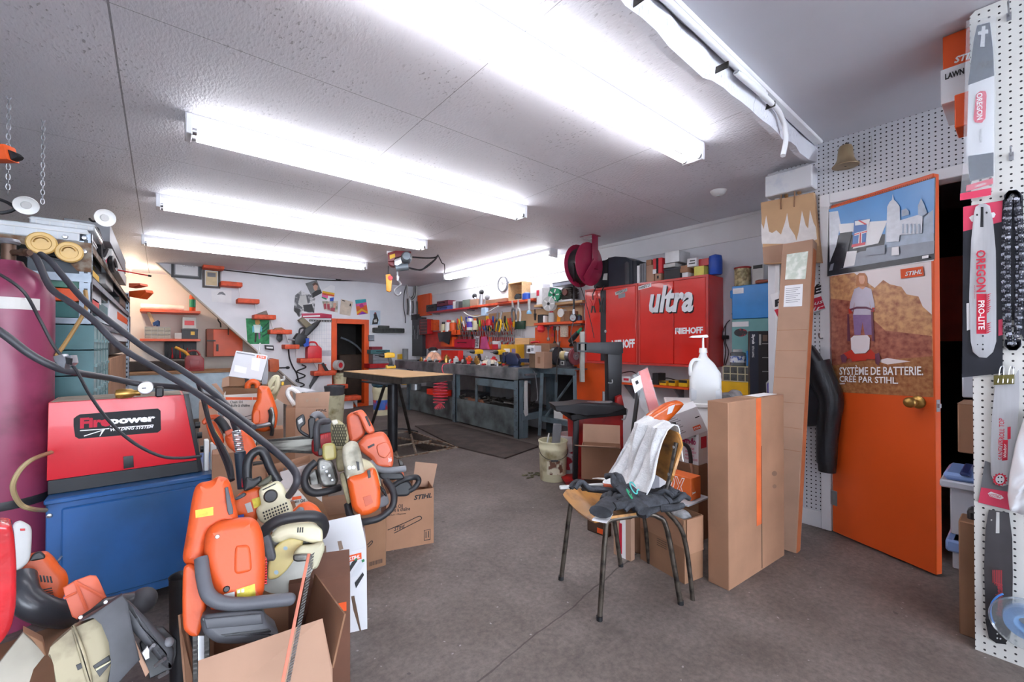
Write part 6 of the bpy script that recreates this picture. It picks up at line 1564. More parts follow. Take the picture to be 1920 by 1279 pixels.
def wrench(u,v0,v1,mat,label,out=.05,group=None,tilt=.0):
 q=WR.px(u,v0,-out);e=WR.px(u,v1,-out);L_=abs(q.z-e.z);r=.016+L_*.05
 mb=MB().prism([(-.006,-L_+r),(.006,-L_+r),(.008,-r),(-.008,-r)],-.004,.004,.001)
 mb.lathe([(r*.55,-.005),(r,-.005),(r,.005),(r*.55,.005)],14,(0,0,-r),'y');mb.prism([(-r,-L_+r*1.2),(-r*.5,-L_),(-r*.35,-L_+r*.8),(r*.35,-L_+r*.8),(r*.5,-L_),(r,-L_+r*1.2),(r*.5,-L_+r*2),(-r*.5,-L_+r*2)],-.005,.005,.001)
 return solo('wrench',mb,mat,label,'wrench',Fr(None,mat=Matrix.Translation(WR.m@Vector((q.x,-out,q.z)))@E4((0,tilt,-pi/2))),group)
for i in range(12):wrench(856+i*3.3,627,639+((i*7)%5),STEEL if i%3 else DS,'steel wrench hanging in the row under the tool rail' if i%3 else 'dark steel wrench hanging in the row under the tool rail',.05,'bright wrenches under the tool rail' if i%3 else 'dark wrenches under the tool rail')
for i in range(14):wrench(916+i*3.6,627,642+((i*5)%7),STEEL,'bright tool shank hanging between the orange strip and the green key holder',.05,'tool shanks left of the green holder',0)
f_,w_,h_=pl(WR,965,602,981,617,-.08,.05);r=T('hex_key_holder','green holder with a fan of steel hex keys below it','key holder',f_)
MB().prism([(-w_/2,0),(w_/2,0),(w_*.55,h_),(-w_*.45,h_)],-.02,.02,.004).bd('holder',M('1f4a3c',.4),r)
for i in range(6):x=-w_/2+w_*(i+.5)/6;MB().cyl((x,0,0),(x*1.1,0,-.085-.01*i),.004,n=6).bd('hex_key',STEEL,r)
f_,w_,h_=pl(WR,826,620,856,628,-.16,.12);mb=MB().box(-w_/2,w_/2,-.06,.06,0,.012).box(-w_/2,w_/2,-.06,-.05,.012,.08).box(-w_/2,-w_/2+.01,-.06,.06,.012,.08).box(w_/2-.01,w_/2,-.06,.06,.012,.08)
solo('trough',mb,OP,'orange trough on the tool wall holding three spray bottles','trough',f_);zt_=f_.m.translation.z+.013
for(u0,u1,v0,mt_,cp,lab)in((829,834.5,604,CREAM,BK,'cream bottle with a black cap in the orange trough'),(838,845,600,WP,RP,'white spray can with a red cap in the orange trough'),(846,853,601,ORANGE,CREAM,'orange bottle with a cream cap in the orange trough')):
 gcan(WR,(u0,v0,u1,626),-.12,'spray_can',lab,'can',mt_,cp,base=zt_)
zk=zr+.012
gcan(WR,(878,593,886,620),-.14,'spray_can','white and purple spray can with a purple cap above the tool rail','can',WP,M('4a3aa8',.4),base=zk,band=M('5a48b8',.5))
gcan(WR,(888,598,894,620),-.14,'spray_can','cream and orange spray can right of the purple capped one','can',CREAM,ORANGE,base=zk)
gcan(WR,(913,598,921,608),-.14,'cap','round red cap among the screwdriver handles','cap',RP,RP,base=zk+.06)
f_,w_,h_=pl(WR,771,596,792,668,-.10,.09);r=T('tool_cabinet','tall black perforated tool board in the far corner beside the bench','cabinet',f_)
MB().box(-w_/2,w_/2,-.045,.045,0,h_,.003).bd('cabinet_body',pegboard_mat('black_perforated_steel','33343a',(0,2),.03,.006,'0a0a0c'),r)
for i in range(5):MB().tube([(-w_*.3+w_*.15*i,-.05,h_*(.8-.1*(i%3))),(-w_*.3+w_*.15*i,-.06,h_*(.55-.1*(i%2)))],.008,6,2).bd('hung_bit',STEEL,r)
tw(765,590,781,600,'tool_bag','black and yellow tool bag on top of the black tool board','bag',BK,.12,.1,deco=dict(body='bag_body',patch=(('yellow_end',YL,(0,.2,.1,.9)),)))
ogn('red framed mesh organiser beside the black tool board',WR,(787,599,801,627),-.2,.12,1,5,REDD,M('5c4646',.6,var=.3))
tw(802,600,813,620,'holder_box','orange box with a hanging grey plate right of the red mesh organiser','box',ORANGE,.12)
mb=MB().prism(P_([821,624,846,621,842,646,832,640,824,641],WR,-.19),-.2,-.18,.004)
solo('apron',mb,BK,'black folded leather apron hanging left of the red case','apron',WR)
tw(826,632,848,650,'wall_bin','orange bin behind the black leather apron','bin',OP,.14)
tw(850,636,886,652,'tool_case','flat red tool case standing against the wall above the bench','case',M('b3203f',.4),.1,.06,deco=CS(0))
mb=MB().prism(P_([890,630,899,630,898,653,889,653],WR,-.05),-.052,-.046)
r=T('photo_strip','narrow black and white photo strip pinned above the bench','photo',WR);mb.bd('strip',PAPER,r);flat(r,'photo_print',[(0,P_([891.5,633,897,633,896.5,650,891,650],WR,-.053))],-.0525,[M('54565c',.5,col2='c9c9cc',thr=(.4,.55),scale=50)])
mb=MB().prism(P_([903,632,910,631,912,643,916,655,901,655,902,644],WR,-.08),-.09,-.05,.006)
solo('cushion',mb,M('c9558a',.8),'pink shaped cover hanging right of the photo strip','cover',WR)
wallboard(915,626,922,655,'narrow orange upright strip right of the pink cover',OP,.05)
tw(923,640,934,654,'carton','white and red spark plug carton right of the orange strip','carton',WB,.1,.06,deco=dict(body='carton_body',patch=(('red_print',INKR,(0,1,.0,.6)),)))
q=WR.px(992,575,-.24);r=T('flashlight','pale blue torch hanging from the upper orange shelf','torch',Fr(WR.m@Vector((q.x,-.24,q.z)),-pi/2))
LB_=M('7fb0d0',.35);MB().lathe([.02,.10,.018,.0,.016,-.05],12).bd('torch_body',LT,r);MB().lathe([.016,-.05,.032,-.07,.034,-.1,0,-.1],14).bd('torch_head',LB_,r)
mb=MB().prism(P_([1001,588,1005,588,1004,600,1003,601,1002,600],WR,-.22),-.225,-.21,.002).tube([tuple(WR.px(1003,588,-.22)),tuple(WR.px(1003,580,-.22))],.008,6,2)
solo('trowel',mb,BK,'small black trowel hanging left of the black box','trowel',WR)
q=WR.px(1005,612,-.24);r=T('funnel','red plastic funnel bottle hanging in front of the orange board','bottle',Fr(WR.m@Vector((q.x,-.15,q.z)),-pi/2));MB().lathe([.02,.09,.025,.03,.05,.0,.055,-.05,.03,-.08,0,-.08],16).bd('funnel_body',RP,r)
for(u,v0,v1,mt_,lab)in((1028,612,640,STEEL,'ring spanner hanging left on the orange board'),(1036,611,632,RP,'red handled cutter hanging on the orange board'),(1040,612,648,DS,'long dark bar hanging in the middle of the orange board'),(1046,612,650,STEEL,'long bright bar hanging beside the dark bar')):
 wrench(u,v0,v1,mt_,lab,.07)
tw(1050,610,1062,632,'parts_bag','clear bag of small parts hanging on the orange board','bag',M('cdbfae',.2,var=.3,scale=60),.09,.04)
q=WR.px(1071,632,-.25);r=T('angle_grinder','black angle grinder with a green handle hanging left of the red cabinets','grinder',Fr(None,mat=Matrix.Translation(WR.m@Vector((q.x,-.2,q.z)))@E4((0,-.7,-pi/2))))
MB().lathe([.0,-.09,.03,-.085,.034,0,.028,.08,0,.085],14,(0,0,0),'x').bd('motor_body',BK,r);MB().lathe([.02,.085,.018,.16,0,.165],12,(0,0,0),'x').bd('side_handle',GREENP,r);MB().lathe([0,-.06,.05,-.055,.05,-.05],18,(-.07,0,0)).bd('disc',DS,r)
for(u,v,mt_,lab)in((962,577,GREYP,'grey locking pliers hanging left under the crate'),(972,577,LT,'bright locking pliers hanging right under the crate'),(938,598,YL,'yellow pliers hung high left of the crate'),(932,598,BK,'black pliers hung high beside the yellow ones')):
 pliers(u,v,mt_,lab,1.5,.2,up=True)
mb=MB().tube([tuple(WR.px(u,v,-.22))for u,v in((870,586),(880,592),(895,594),(910,588),(925,580),(935,574))],.012,8,5);solo('cable',mb,LT,'pale thick cable drooping under the upper shelves of the tool wall','cable',WR)
tw(902,577,910,592,'plastic_bottle','clear pale blue bottle hanging under the upper orange shelf','bottle',M('b9d2ea',.15),.25,.06)
# on the bench
def onB(u,v):
 o_=min(.58,max(.14,.14+(v-668-(u-832)*.04)/14*.4));q=WR.px(u,v,-o_);return WR.m@Vector((q.x,-o_,BZ+.001))
def bt(*a,**k):return gbox(WR,a[:4],k.pop('y',-.42),k.pop('d_',.14),*a[4:],base=BZ+.001,**k)
bt(827,657,859,671,'tool_tray','long red tool tray at the back of the bench','tray',REDP,d_=.1,y=-.3)
bt(939,646,968,664,'carton','yellow power tool carton at the back of the bench','carton',M('d9a62a',.5),y=-.3,d_=.15,deco=dict(body='carton_body',patch=(('white_panel',PAPER,(.2,.6,.3,.8)),('purple_panel',M('8a7aa8',.5),(.72,.95,.4,.8)))))
b0=bt(992,663,1003,686,'wood_block','upright brown wooden block at the right end of the bench','block',M('6d5540',.7,var=.2),y=-.5,d_=.1)
zz_=WR.px(997,663,-.5).z
gbox(WR,(987,648,1002,662),-.52,.12,'carton','white carton with black drawings on top of the wooden block','carton',WB,base=zz_+.002,deco=dict(body='carton_body',patch=(('drawing',INK,(.15,.5,.2,.6)),('drawing',INKG,(.6,.9,.3,.7)))))
bt(1003,660,1020,685,'carton','brown carton with scribbles beside the bench grinder','carton',CARDL,y=-.5,d_=.14,deco=dict(body='carton_body',patch=(('scribble',CARD2,(.3,.6,.3,.7)),)))
bt(1003,644,1030,663,'carton','larger brown carton behind the scribbled one, under the red handled tools','carton',CARD,y=-.28,d_=.14)
zz_=WR.px(1015,644,-.28).z
mb=MB().tube([(-.12,0,.01),(-.03,0,.02),(.03,0,.012)],.014,8,3).tube([(-.1,-.03,.012),(0,-.02,.02),(.02,.02,.012)],.012,8,3)
q=WR.px(1005,643,-.25);solo('tin_snips',mb,RP,'red handled snips lying on the larger brown carton','snips',Fr(WR.m@Vector((q.x,-.22,zz_+.002)),-pi/2))
gbox(WR,(965,634,992,646),-.16,.12,'drill_block','pale wooden drill bit block fixed on the tool wall above the yellow carton','block',WOODL)
for(u,v,rz,lab)in((898,676,2.9,'yellow cordless drill lying among tools in the middle of the bench'),(940,680,3.2,'yellow cordless drill on the bench behind the vice')):
 p=onB(u,v);c_=dup(drl,mat=Matrix.Translation(p)@E4((0,0,rz)),label=lab)
p=WR.m@Vector((WR.px(962,680,-.56).x,-.56,BZ));vf=Fr((p.x+.05,p.y+.02,BZ+.001),-pi/2+.5)
r=T('bench_vice','dark blue bench vice at the front right corner of the workbench','vice',vf);VB=M('2c3552',.35,.3,var=.2)
MB().lathe([.0,0,.09,0,.09,.015,.06,.03],18).bd('swivel_base',VB,r)
MB().prism([-.10,.03,.06,.03,.08,.09,.03,.17,-.06,.19,-.11,.15],-.07,.07,.02).bd('vice_body',VB,r)
MB().box(-.16,-.12,-.06,.06,.05,.19,.012).box(-.12,.2,-.025,.025,.06,.11,.004).bd('sliding_jaw',VB,r)
MB().box(-.125,-.115,-.06,.06,.15,.195).bd('jaw_plate',STEEL,r)
MB().cyl((-.2,0,.085),(-.15,0,.085),.016,n=10).tube([(-.19,-.02,.16),(-.19,.01,.0),(-.19,.03,-.09)],.008,8,0).bd('handle_bar',DS,r)
def rag(u,v,rx,ry,h,mat,label,seed,name='rag',cat='cloth',z=None):
 p=onB(u,v);rr_=random.Random(seed);a,b,c=rr_.random()*6,rr_.random()*6,rr_.random()*6
 def fn(s_,t):
  ang=2*pi*s_;q=t;rad=(1-q)*(1+.2*sin(3*ang+a)+.1*sin(7*ang+b));return(rx*rad*cos(ang),ry*rad*sin(ang),h*(1-(1-q)**2.2)*(.75+.35*sin(5*ang+c)*q*(1-q)*3)+.01*sin(9*ang+a)*(q>.1)+.004)
 mb=MB().sheet(fn,36,8,.003);return solo(name,mb,mat,label,cat,((p.x,p.y,p.z),0),smooth=70)
rag(918,682,.16,.12,.07,M('cfc6b4',.9,var=.2,scale=12),'crumpled off-white rag on the front of the bench',3)
rag(814,676,.16,.12,.17,M('d9a98c',.35,var=.25,scale=14),'crumpled pinkish clear bag at the left part of the bench',5,'plastic_bag','bag')
rag(975,668,.16,.09,.12,M('d3a27a',.8,var=.2,scale=12),'peach coloured crumpled cloth behind the vice',9)
rr=random.Random(33)
kinds=[('socket',STEEL,'bright socket lying on the bench among the loose tools','socket'),('hand_tool',DS,'dark metal tool lying on the bench among the loose tools','tool'),('hand_tool',RP,'red handled tool lying on the bench among the loose tools','tool'),('machine_part',LT,'pale machine part lying on the bench among the loose tools','part'),('hand_tool',BK,'black handled tool lying on the bench among the loose tools','tool'),('machine_part',BRASS,'brass coloured part lying on the bench among the loose tools','part')]
protos={}
for i in range(100):
 nm,mt_,lab,ct_=kinds[(i*7+i//3)%len(kinds)]
 qa=WR.px(800,670,-.4);qb=WR.px(955,680,-.4);c_=(i%25+.5)/25;p=WR.m@Vector((qa.x+(qb.x-qa.x)*c_,-.2-(i//25)*.12-rr.uniform(0,.03),BZ+.001))
 mb=MB();L_=rr.uniform(.05,.13);hs=rr.uniform(.03,.1)
 if nm=='socket':mb.lathe([.012,0,.018,.002,.018,.04,.013,.05,0,.05],10)
 elif nm=='hand_tool':mb.tube([(-L_*.5,0,.014),(0,0,.016),(L_*.1,0,.014)],.013,8,3);mb.box(L_*.1,L_*.8,-.006,.006,.008,.016)
 else:mb.box(-L_*.3,L_*.3,-.03,.03,0,hs,.006);mb.cyl((0,0,hs),(0,0,hs+.03),.02,n=10)
 solo(nm,mb,mt_,lab,ct_,((p.x,p.y,p.z),rr.uniform(-.5,.5)),lab.replace('lying on the bench among the loose tools','pieces strewn on the bench'))
for i,(u,v,mt_,lab)in enumerate(((856,671,GREYP,'grey carburettor standing left of the middle of the bench'),(868,668,DS,'dark starter unit standing at the back of the bench below the red case'),(880,672,ORANGE,'orange saw part standing on the bench left of the yellow drill'),(926,668,RP,'red part standing on the bench between the two yellow drills'))):
 p=onB(u,v);mb=MB().box(-.04,.04,-.03,.03,0,.07,.01).cyl((-.05,0,.05),(.06,0,.06),.022,n=10).lathe([0,.07,.03,.07,.028,.10,.012,.11],12)
 solo('machine_part',mb,mt_,lab,'part',((min(p.x,WX-.12),p.y,BZ+.001),1.0*i))
mb=MB().ball((0,0,.12),.10,.07,.10).cyl((-.06,0,0),(-.05,0,.1),.03,n=8).cyl((.06,0,0),(.05,0,.1),.03,n=8)
q=WR.px(810,660,-.35);r=T('small_engine','white and black engine casing at the far end of the bench','engine',Fr(WR.m@Vector((q.x,-.33,BZ+.001)),-pi/2));mb.bd('casing',WP,r)
MB().lathe([.07,.18,.09,.2,.06,.24,0,.25],14).bd('black_cover',BK,r);MB().lathe([.0,-.08,.06,-.08,.06,-.06],16,(0,0,.12),'y').bd('pulley',STEEL,r)
# back wall, stair treads, recess, hoist
BW=Fr((0,WY,0),0)
def zb(pts):return[(480+x*.1877,480+y*.1877)for x,y in pp_(pts)]
a=BW.px(622,597,-.03);b=BW.px(692,597,-.03)
fx0,fx1,fz=a.x,b.x,a.z
fr_=T('door_2',None,None,((0,WY,0),0));fr_['kind']='structure'
mb=MB();t=.09
mb.box(fx0,fx0+t,-.03,.11,0,fz,.004);mb.box(fx1-t,fx1,-.03,.11,0,fz,.004);mb.box(fx0+t,fx1-t,-.03,.11,fz-t,fz,.004);mb.box(fx0+t,fx1-t,-.03,.11,0,.05,.004);mb.bd('door_frame',OP,fr_)
MB().box(fx0+t,fx0+t+.05,.11,.5,.05,fz-t).bd('door_leaf',REDD,fr_)
MB().cyl((fx0+t+.05,.14,.82),(fx0+t+.12,.14,.82),.01,n=8).bd('door_handle',STEEL,fr_)
CLO=M('2b2826',.8,var=.2)  # closet walls coloured dark to stand for the unlit interior
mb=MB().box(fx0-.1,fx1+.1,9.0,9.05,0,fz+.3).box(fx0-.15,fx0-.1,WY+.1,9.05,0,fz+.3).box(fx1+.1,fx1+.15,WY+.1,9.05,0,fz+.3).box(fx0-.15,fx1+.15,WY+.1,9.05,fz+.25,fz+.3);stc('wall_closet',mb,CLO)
CF=Fr((0,WY+.45,0),0)
mb=MB().tube([tuple(CF.px(u,v,.1))for u,v in((639,633),(652,638),(664,645),(674,654),(682,665))],.02,8,5);solo('pipe',mb,GALV,'curved pale pipe inside the dark low back doorway','pipe',CF)
a=CF.px(634,665,.1);b=CF.px(684,665,.1);mb=MB().box(a.x+.02,b.x-.02,.1,.3,0,a.z,.02);solo('board',mb,M('4a3a30',.7,var=.2),'brown board inside the dark low back doorway, behind the pale pipe','board',CF)
tr=[(381,421,500,'topmost orange stair tread, under the ceiling beside the small framed certificate'),(414,455,533,'second orange stair tread from the top, right of the small framed certificate'),(446,487,565,'third orange stair tread from the top, holding nothing'),(477,518,595,'fourth orange stair tread from the top, a grey rag lying on it'),(507,548,623,'fifth orange stair tread from the top, above the black scarf'),(534,562,651,'sixth orange stair tread, under the black saw engine'),(563,604,677,'seventh orange stair tread, carrying the red fuel can'),(589,630,701,'eighth orange stair tread, with a black saw bar on it'),(616,653,726,'ninth orange stair tread, carrying the small cream pail'),(640,678,748,'tenth orange stair tread, inside the low doorway'),(664,700,772,'lowest orange stair tread at the foot of the back doorway')]
TRZ={}
for i,(u0,u1,v,lab)in enumerate(tr):
 yy=-.26;a=BW.px(u0,v,yy);b=BW.px(u1,v,yy);zt=BW.px((u0+u1)/2,v-5,yy).z;zb_=BW.px((u0+u1)/2,v+3.5,yy).z
 TRZ[i]=zt
 r=T('stair_tread',lab,'stair tread',Fr((0,WY,0),0),'orange stair treads');MB().box(a.x,b.x,yy,-.001 if i<9 else-.03,zb_,zt,.012,2).bd('tread_board',ORWOOD,r)
 MB().prism([(b.x-.02,zb_),(b.x-.02,zb_-.15),(a.x+.25,zb_)],-.10,-.07).bd('bracket',WHITEP,r)
mb=MB()
mb.prism([(lambda q:(q.x,q.z))(BW.px(u,v,-.16))for u,v in((600,704),(622,704),(622,728),(640,728),(640,752),(662,752),(662,800),(560,800),(575,740))],-.17,-.14);solo('stair_stringer',mb,WALLW,'white stepped stair stringer board left of the low back doorway','stringer',BW)
def framed(u0,v0,u1,v1,label,frame_m,mat_m,inner,extra=None,y=-.02):
 q=[BW.px(u,v,y)for u,v in((u0,v1),(u1,v1),(u1,v0),(u0,v0))]
 x0,x1,z0,z1_=q[0].x,q[1].x,BW.px((u0+u1)/2,v1,y).z,BW.px((u0+u1)/2,v0,y).z
 r=T('picture_frame',label,'picture',BW);t=.03
 MB().box(x0,x1,-.03,-.004,z0,z0+t).box(x0,x1,-.03,-.004,z1_-t,z1_).box(x0,x0+t,-.03,-.004,z0+t,z1_-t).box(x1-t,x1,-.03,-.004,z0+t,z1_-t).bd('frame',frame_m,r)
 MB().box(x0+t,x1-t,-.014,-.006,z0+t,z1_-t).bd('mount',mat_m,r)
 m_=(x1-x0)*.12;MB().box(x0+t+m_*.4,x1-t-m_*.4,-.016,-.0135,z0+t+m_*.4,z1_-t-m_*.4).bd('certificate',inner,r)
 return r,x0,x1,z0,z1_
r,x0,x1,z0,z1_=framed(321,482,378,522,'large framed certificate with a grey mount, leftmost under the ceiling',BK,MG,PAPER)
txt(r,'certificate_lettering','Certificat',.045,(x0+(x1-x0)*.36,-.0175,z0+(z1_-z0)*.55),INKG,sx=.9)
r,x0,x1,z0,z1_=framed(379.5,504,413,540,'small framed certificate under the topmost orange tread',M('3a2f2c',.5),PAPER,M('d9c69e',.7))
MB().box(x0+.06,x1-.06,-.018,-.0162,z0+(z1_-z0)*.58,z1_-.06).bd('dark_header',MG,r)
def pinned(name,label,cat,pts,mat,y=-.003,th=.002):
 mb=MB();P__=[(lambda q:(q.x,q.z))(BW.px(u,v,y))for u,v in pp_(pts)];mb.prism(P__,y-th,y);r=T(name,label,cat,BW);mb.bd('sheet',mat,r);return r
def pf_(r,name,items,mats,y=-.0055):return flat(r,name,[(k,[(lambda q:(q.x,q.z))(BW.px(u,v,y))for u,v in pp_(pts)])for k,pts in items],y,mats)
r=pinned('certificate','unframed white certificate with a grey crest, below the small framed one','paper',[396,543,434,545,434,568,397,566],PAPER)
pf_(r,'crest_print',[(0,[407,553,411,548,417,547,422,551,423,554,415,552])],[MG])
r=pinned('child_drawing','green child drawing of a small figure by a fence, pinned under the fourth tread','drawing',[461,597,505,597,505,645,464,645],M('3c9a63',.7,col2='2b7a4d',thr=(.4,.6),scale=14))
pf_(r,'figure_print',[(0,[478,600,486,598,488,606,484,610,479,608]),(1,[475,609,489,609,487,624,477,624]),(2,[473,612,476,611,477,622,473,624]),(2,[489,611,492,614,491,622,488,622]),(3,[478,624,482,624,480,642,477,642]),(4,[484,624,488,624,488,636,485,636]),(5,[491,616,504,603,504,606,492,619]),(5,[491,622,504,612,504,615,492,625]),(5,[491,630,504,622,504,625,492,633])],[M('c9a25f',.7),M('cfe0da',.7),M('62b3c4',.7),M('3c3a35',.7),M('9a6f94',.7),M('1f5a45',.7)])
BWP=M('54555a',.4,col2='d4d4d6',thr=(.42,.54),scale=9)
r=pinned('poster','black and white motorcycle rider poster, torn, left of the portrait photo','poster',zb([450,345,545,390,592,420,582,570,480,560,430,612,375,550,390,395]),BWP)
pf_(r,'rider_print',[(0,zb([440,400,500,390,520,500,470,520,420,480])),(1,zb([470,490,560,480,580,560,480,555])),(1,zb([385,520,440,530,430,600,380,550]))],[LT,BK])
r=pinned('photo','tilted colour portrait of a person in a dark coat on the back wall','photo',zb([493,275,605,240,660,370,565,420]),M('6d7072',.4,var=.3,scale=8))
pf_(r,'portrait_print',[(0,zb([560,375,600,345,645,335,660,370,566,418])),(1,zb([570,290,600,275,618,300,612,340,590,350,575,330])),(2,zb([560,285,590,262,618,280,615,298,595,285,572,300]))],[BK,M('printed_face','c99a84',.4),M('5a4238',.4)])
r=pinned('child_drawing','child drawing of a house in rainbow bands right of the portrait photo','drawing',zb([655,418,660,345,745,290,790,300,775,450,720,455]),PAPER)
pf_(r,'crayon_print',[(0,zb([664,348,786,372,783,390,662,366])),(1,zb([662,366,783,390,781,408,660,384])),(2,zb([660,384,720,396,716,428,657,408])),(3,zb([657,408,705,422,704,440,656,420])),(4,zb([735,420,778,412,774,452,738,452]))],[YL,ORANGE,M('pink_crayon','e0679a',.7),GREENP,BLUEP])
r=pinned('photo','group photo of people in red sweaters below the house drawing','photo',zb([660,450,818,450,815,565,680,540]),M('7f8474',.4,col2='d0c6bd',thr=(.4,.6),scale=9))
pf_(r,'people_print',[(0,zb([675,480,700,475,705,530,680,530])),(0,zb([708,482,735,478,740,540,712,535])),(0,zb([745,520,790,515,785,558,745,550])),(1,zb([682,465,694,463,695,478,683,479])),(1,zb([715,468,728,466,729,480,716,482])),(1,zb([770,470,800,468,795,520,772,518]))],[M('a8404e',.4),M('printed_face','c99a84',.4)])
r=pinned('paper_sheet','yellowed printed sheet pinned between the group photo and the bright chevron drawing','paper',zb([850,430,968,460,940,598,835,580]),M('cdbfae',.8,var=.15,scale=10))
pf_(r,'sheet_print',[(0,zb([862,440,890,447,889,455,861,448])),(0,zb([938,475,950,478,945,505,934,502]))],[INK])
r=pinned('child_drawing','bright chevron drawing in orange, pink and turquoise above the low back door','drawing',zb([990,440,1098,430,1118,575,1010,590]),M('e2682d',.7))
pf_(r,'crayon_print',[(0,zb([990,440,1098,430,1102,462,995,480])),(1,zb([995,480,1102,462,1107,490,1000,505])),(2,zb([1005,560,1055,525,1116,560,1116,575,1058,545,1008,580])),(3,zb([1020,588,1060,555,1110,577])),(4,zb([1030,490,1060,470,1080,505,1040,520]))],[M('3aa3b0',.7),M('pink_crayon','e0679a',.7),YL,M('8a3fb0',.7),M('c03a8a',.7)])
r=pinned('photo','pale blue photo of a motocross rider right of the low back door','photo',zb([1138,543,1242,547,1240,690,1140,690]),M('b5c8d8',.4,var=.05))
pf_(r,'rider_print',[(0,zb([1175,580,1200,565,1210,600,1225,640,1215,680,1160,685,1165,640,1178,615])),(1,zb([1175,640,1205,630,1210,660,1180,665])),(2,zb([1182,565,1198,562,1200,580,1184,582]))],[BK,LT,M('7a2b35',.4)])
r=pinned('planning_chart','large white wall chart with a fine grid left of the low back door','chart',zb([530,650,770,645,765,1060,580,1060,545,960]),PAPER)
it=[(0,zb([(548,700+k*42),(762,697+k*42),(762,699+k*42),(548,702+k*42)]))for k in range(7)]+[(0,zb([(560+k*24,665),(562+k*24,665),(562+k*24,995),(560+k*24,995)]))for k in range(9)]+[(1,zb([640,945,755,942,755,1000,642,1000]))]
pf_(r,'grid_print',it,[M('c3c8d4',.8),M('b9bcc4',.8)])
mb=MB();q=[(lambda q:(q.x,q.z))(BW.px(u,v,-.02))for u,v in zb([455,575,650,572,755,585,755,622,460,618])];mb.prism(q,-.03,-.005,.003)
r=T('chart_header','crimson and white strip mounted above the wall chart','sign',BW);mb.bd('strip',M('b8294f',.5),r)
pf_(r,'white_print',[(0,zb([470,598,640,592,640,606,470,610]))],[INKW],-.031)
mb=MB();q0=BW.px(580,599,-.02);q1=BW.px(622,604,-.02)
mb.box(q0.x,q1.x,-.03,-.005,q1.z,q0.z);r=T('comb_strip','black comb-like strip with white bars under the crimson strip','strip',BW);mb.bd('strip',BK,r)
m2=MB();n=14
for i in range(n):x=q0.x+(q1.x-q0.x)*(i+.3)/n;m2.box(x,x+(q1.x-q0.x)/n*.35,-.0315,-.03,q1.z,q0.z-.01)
m2.bd('white_bars',LT,r)
def bwtr(pts,y):return[(lambda q:(q.x,q.z))(BW.px(u,v,y))for u,v in pp_(pts)]
r=T('trimmer_engine','black trimmer engine with a tan casing, hung above the bright red fuel can','engine',BW)
MB().prism(bwtr(zb([425,640,470,610,560,690,500,720]),-.2),-.22,-.08,.02).bd('tan_casing',M('7a7058',.5,var=.25),r)
MB().prism(bwtr(zb([500,720,600,660,655,640,620,700,540,780,480,830,440,800]),-.2),-.2,-.1,.015).bd('black_arm',BK,r)
MB().prism(bwtr(zb([385,820,420,770,500,790,520,830,490,905,400,905,380,870]),-.22),-.25,-.06,.03).bd('motor_body',BK,r)
MB().prism(bwtr(zb([490,825,530,820,525,900,480,910,470,880,500,870]),-.25),-.27,-.2,.01).bd('blue_trigger',BLUEP,r)
mb=MB();a=BW.px(540,636,-.22);b=BW.px(565,640,-.22);mb.cyl(a,b,.012,n=8);mb.bd('shaft',STEEL,r)
MB().tube([tuple(BW.px(*p,-.2))for p in zb([430,780,440,730,480,720,480,760,470,790])],.014,8,5).bd('front_handle',RU,r)
def jerry(label,fr,pts_bb,y,d_,mat,base=None,name='fuel_can'):
 f,w_,h_=pl(fr,*pts_bb,y,d_)
 if base is not None:dzz=f.m.translation.z-base;f.m.translation.z=base;f.i=f.m.inverted();h_+=dzz
 r=T(name,label,'fuel can',f);MB().prism([(-w_/2,0),(w_/2,0),(w_/2,h_*.58),(w_*.3,h_*.76),(-w_*.36,h_*.76),(-w_/2,h_*.62)],-d_/2,d_/2,.015,2).bd('can_body',mat,r)
 MB().tube([(-w_*.36,0,h_*.72),(-w_*.3,0,h_*.95),(w_*.1,0,h_*.97),(w_*.3,0,h_*.74)],w_*.06,8,4).bd('carry_handle',mat,r)
 return r,w_,h_,f
jerry('bright red plastic fuel can on the seventh orange stair tread',BW,(577,641,604,673),-.24,.18,RP,base=TRZ[6]+.001)
def bwp(name,label,cat,pts,mat,y=-.1,th=.07,bev=.008,scaled=False):
 mb=MB().prism(bwtr(pts,y),y,y+th,bev);return solo(name,mb,mat,label,cat,BW)
bwp('telephone','grey wall telephone below the eighth orange stair tread','telephone',[590,708,604,704,606,716,600,730,584,732,582,724],GREYP,-.10,.099)
bwp('gauge_box','small black box with a red and white face, right of the green drawing','gauge',[497,647,513,648,514,657,498,655],BK,-.06,.059)
MB().prism(bwtr([499.5,650,511.5,650.5,511.5,654,499.5,653],-.062),-.064,-.06).bd('gauge_face',PAPER,[o for o in COL.objects if o.name.startswith('gauge_box')][0])
bwp('tool_pouch','black pointed leather pouch hanging under the fifth orange stair tread','pouch',[520,627,530,627,530,637,525,642,519,636],BK,-.08,.05)
bwp('rag','grey rag crumpled on the fourth orange stair tread','rag',[478,590.5,486,587,494,584,500,582,503,590,490,590.5],M('7d726a',.9,var=.2),-.24,.1,.012)
bwp('rag','beige wood shavings bag on the fifth orange stair tread','bag',[510,619.5,518,615,528,614,538,619.5],CARD,-.24,.12,.012)
bwp('saw_bar','black saw bar standing on the eighth orange stair tread','saw bar',[603,682,607,680,618,697,611,698],BK,-.22,.02,.003)
bwp('tin','orange and white tin behind the black saw bar on the eighth tread','tin',[598,683,612,683,612,697,598,697],ORANGE_D,-.16,.1)
r=T('orange_vice','orange clamp-on vice with a black crank on the stair wall','vice',BW);MB().prism(bwtr([504,675,510,672,522,674,523,692,517,698,505,697],-.16),-.2,-.002,.012).bd('vice_body',M('b9552a',.5,var=.2),r)
mb=MB();a=BW.px(523,690,-.18);mb.cyl(a,(a.x+.1,-.18,a.z),.012,n=8);mb.ball((a.x+.13,-.18,a.z),.035,.03,.024);mb.bd('crank',BK,r)
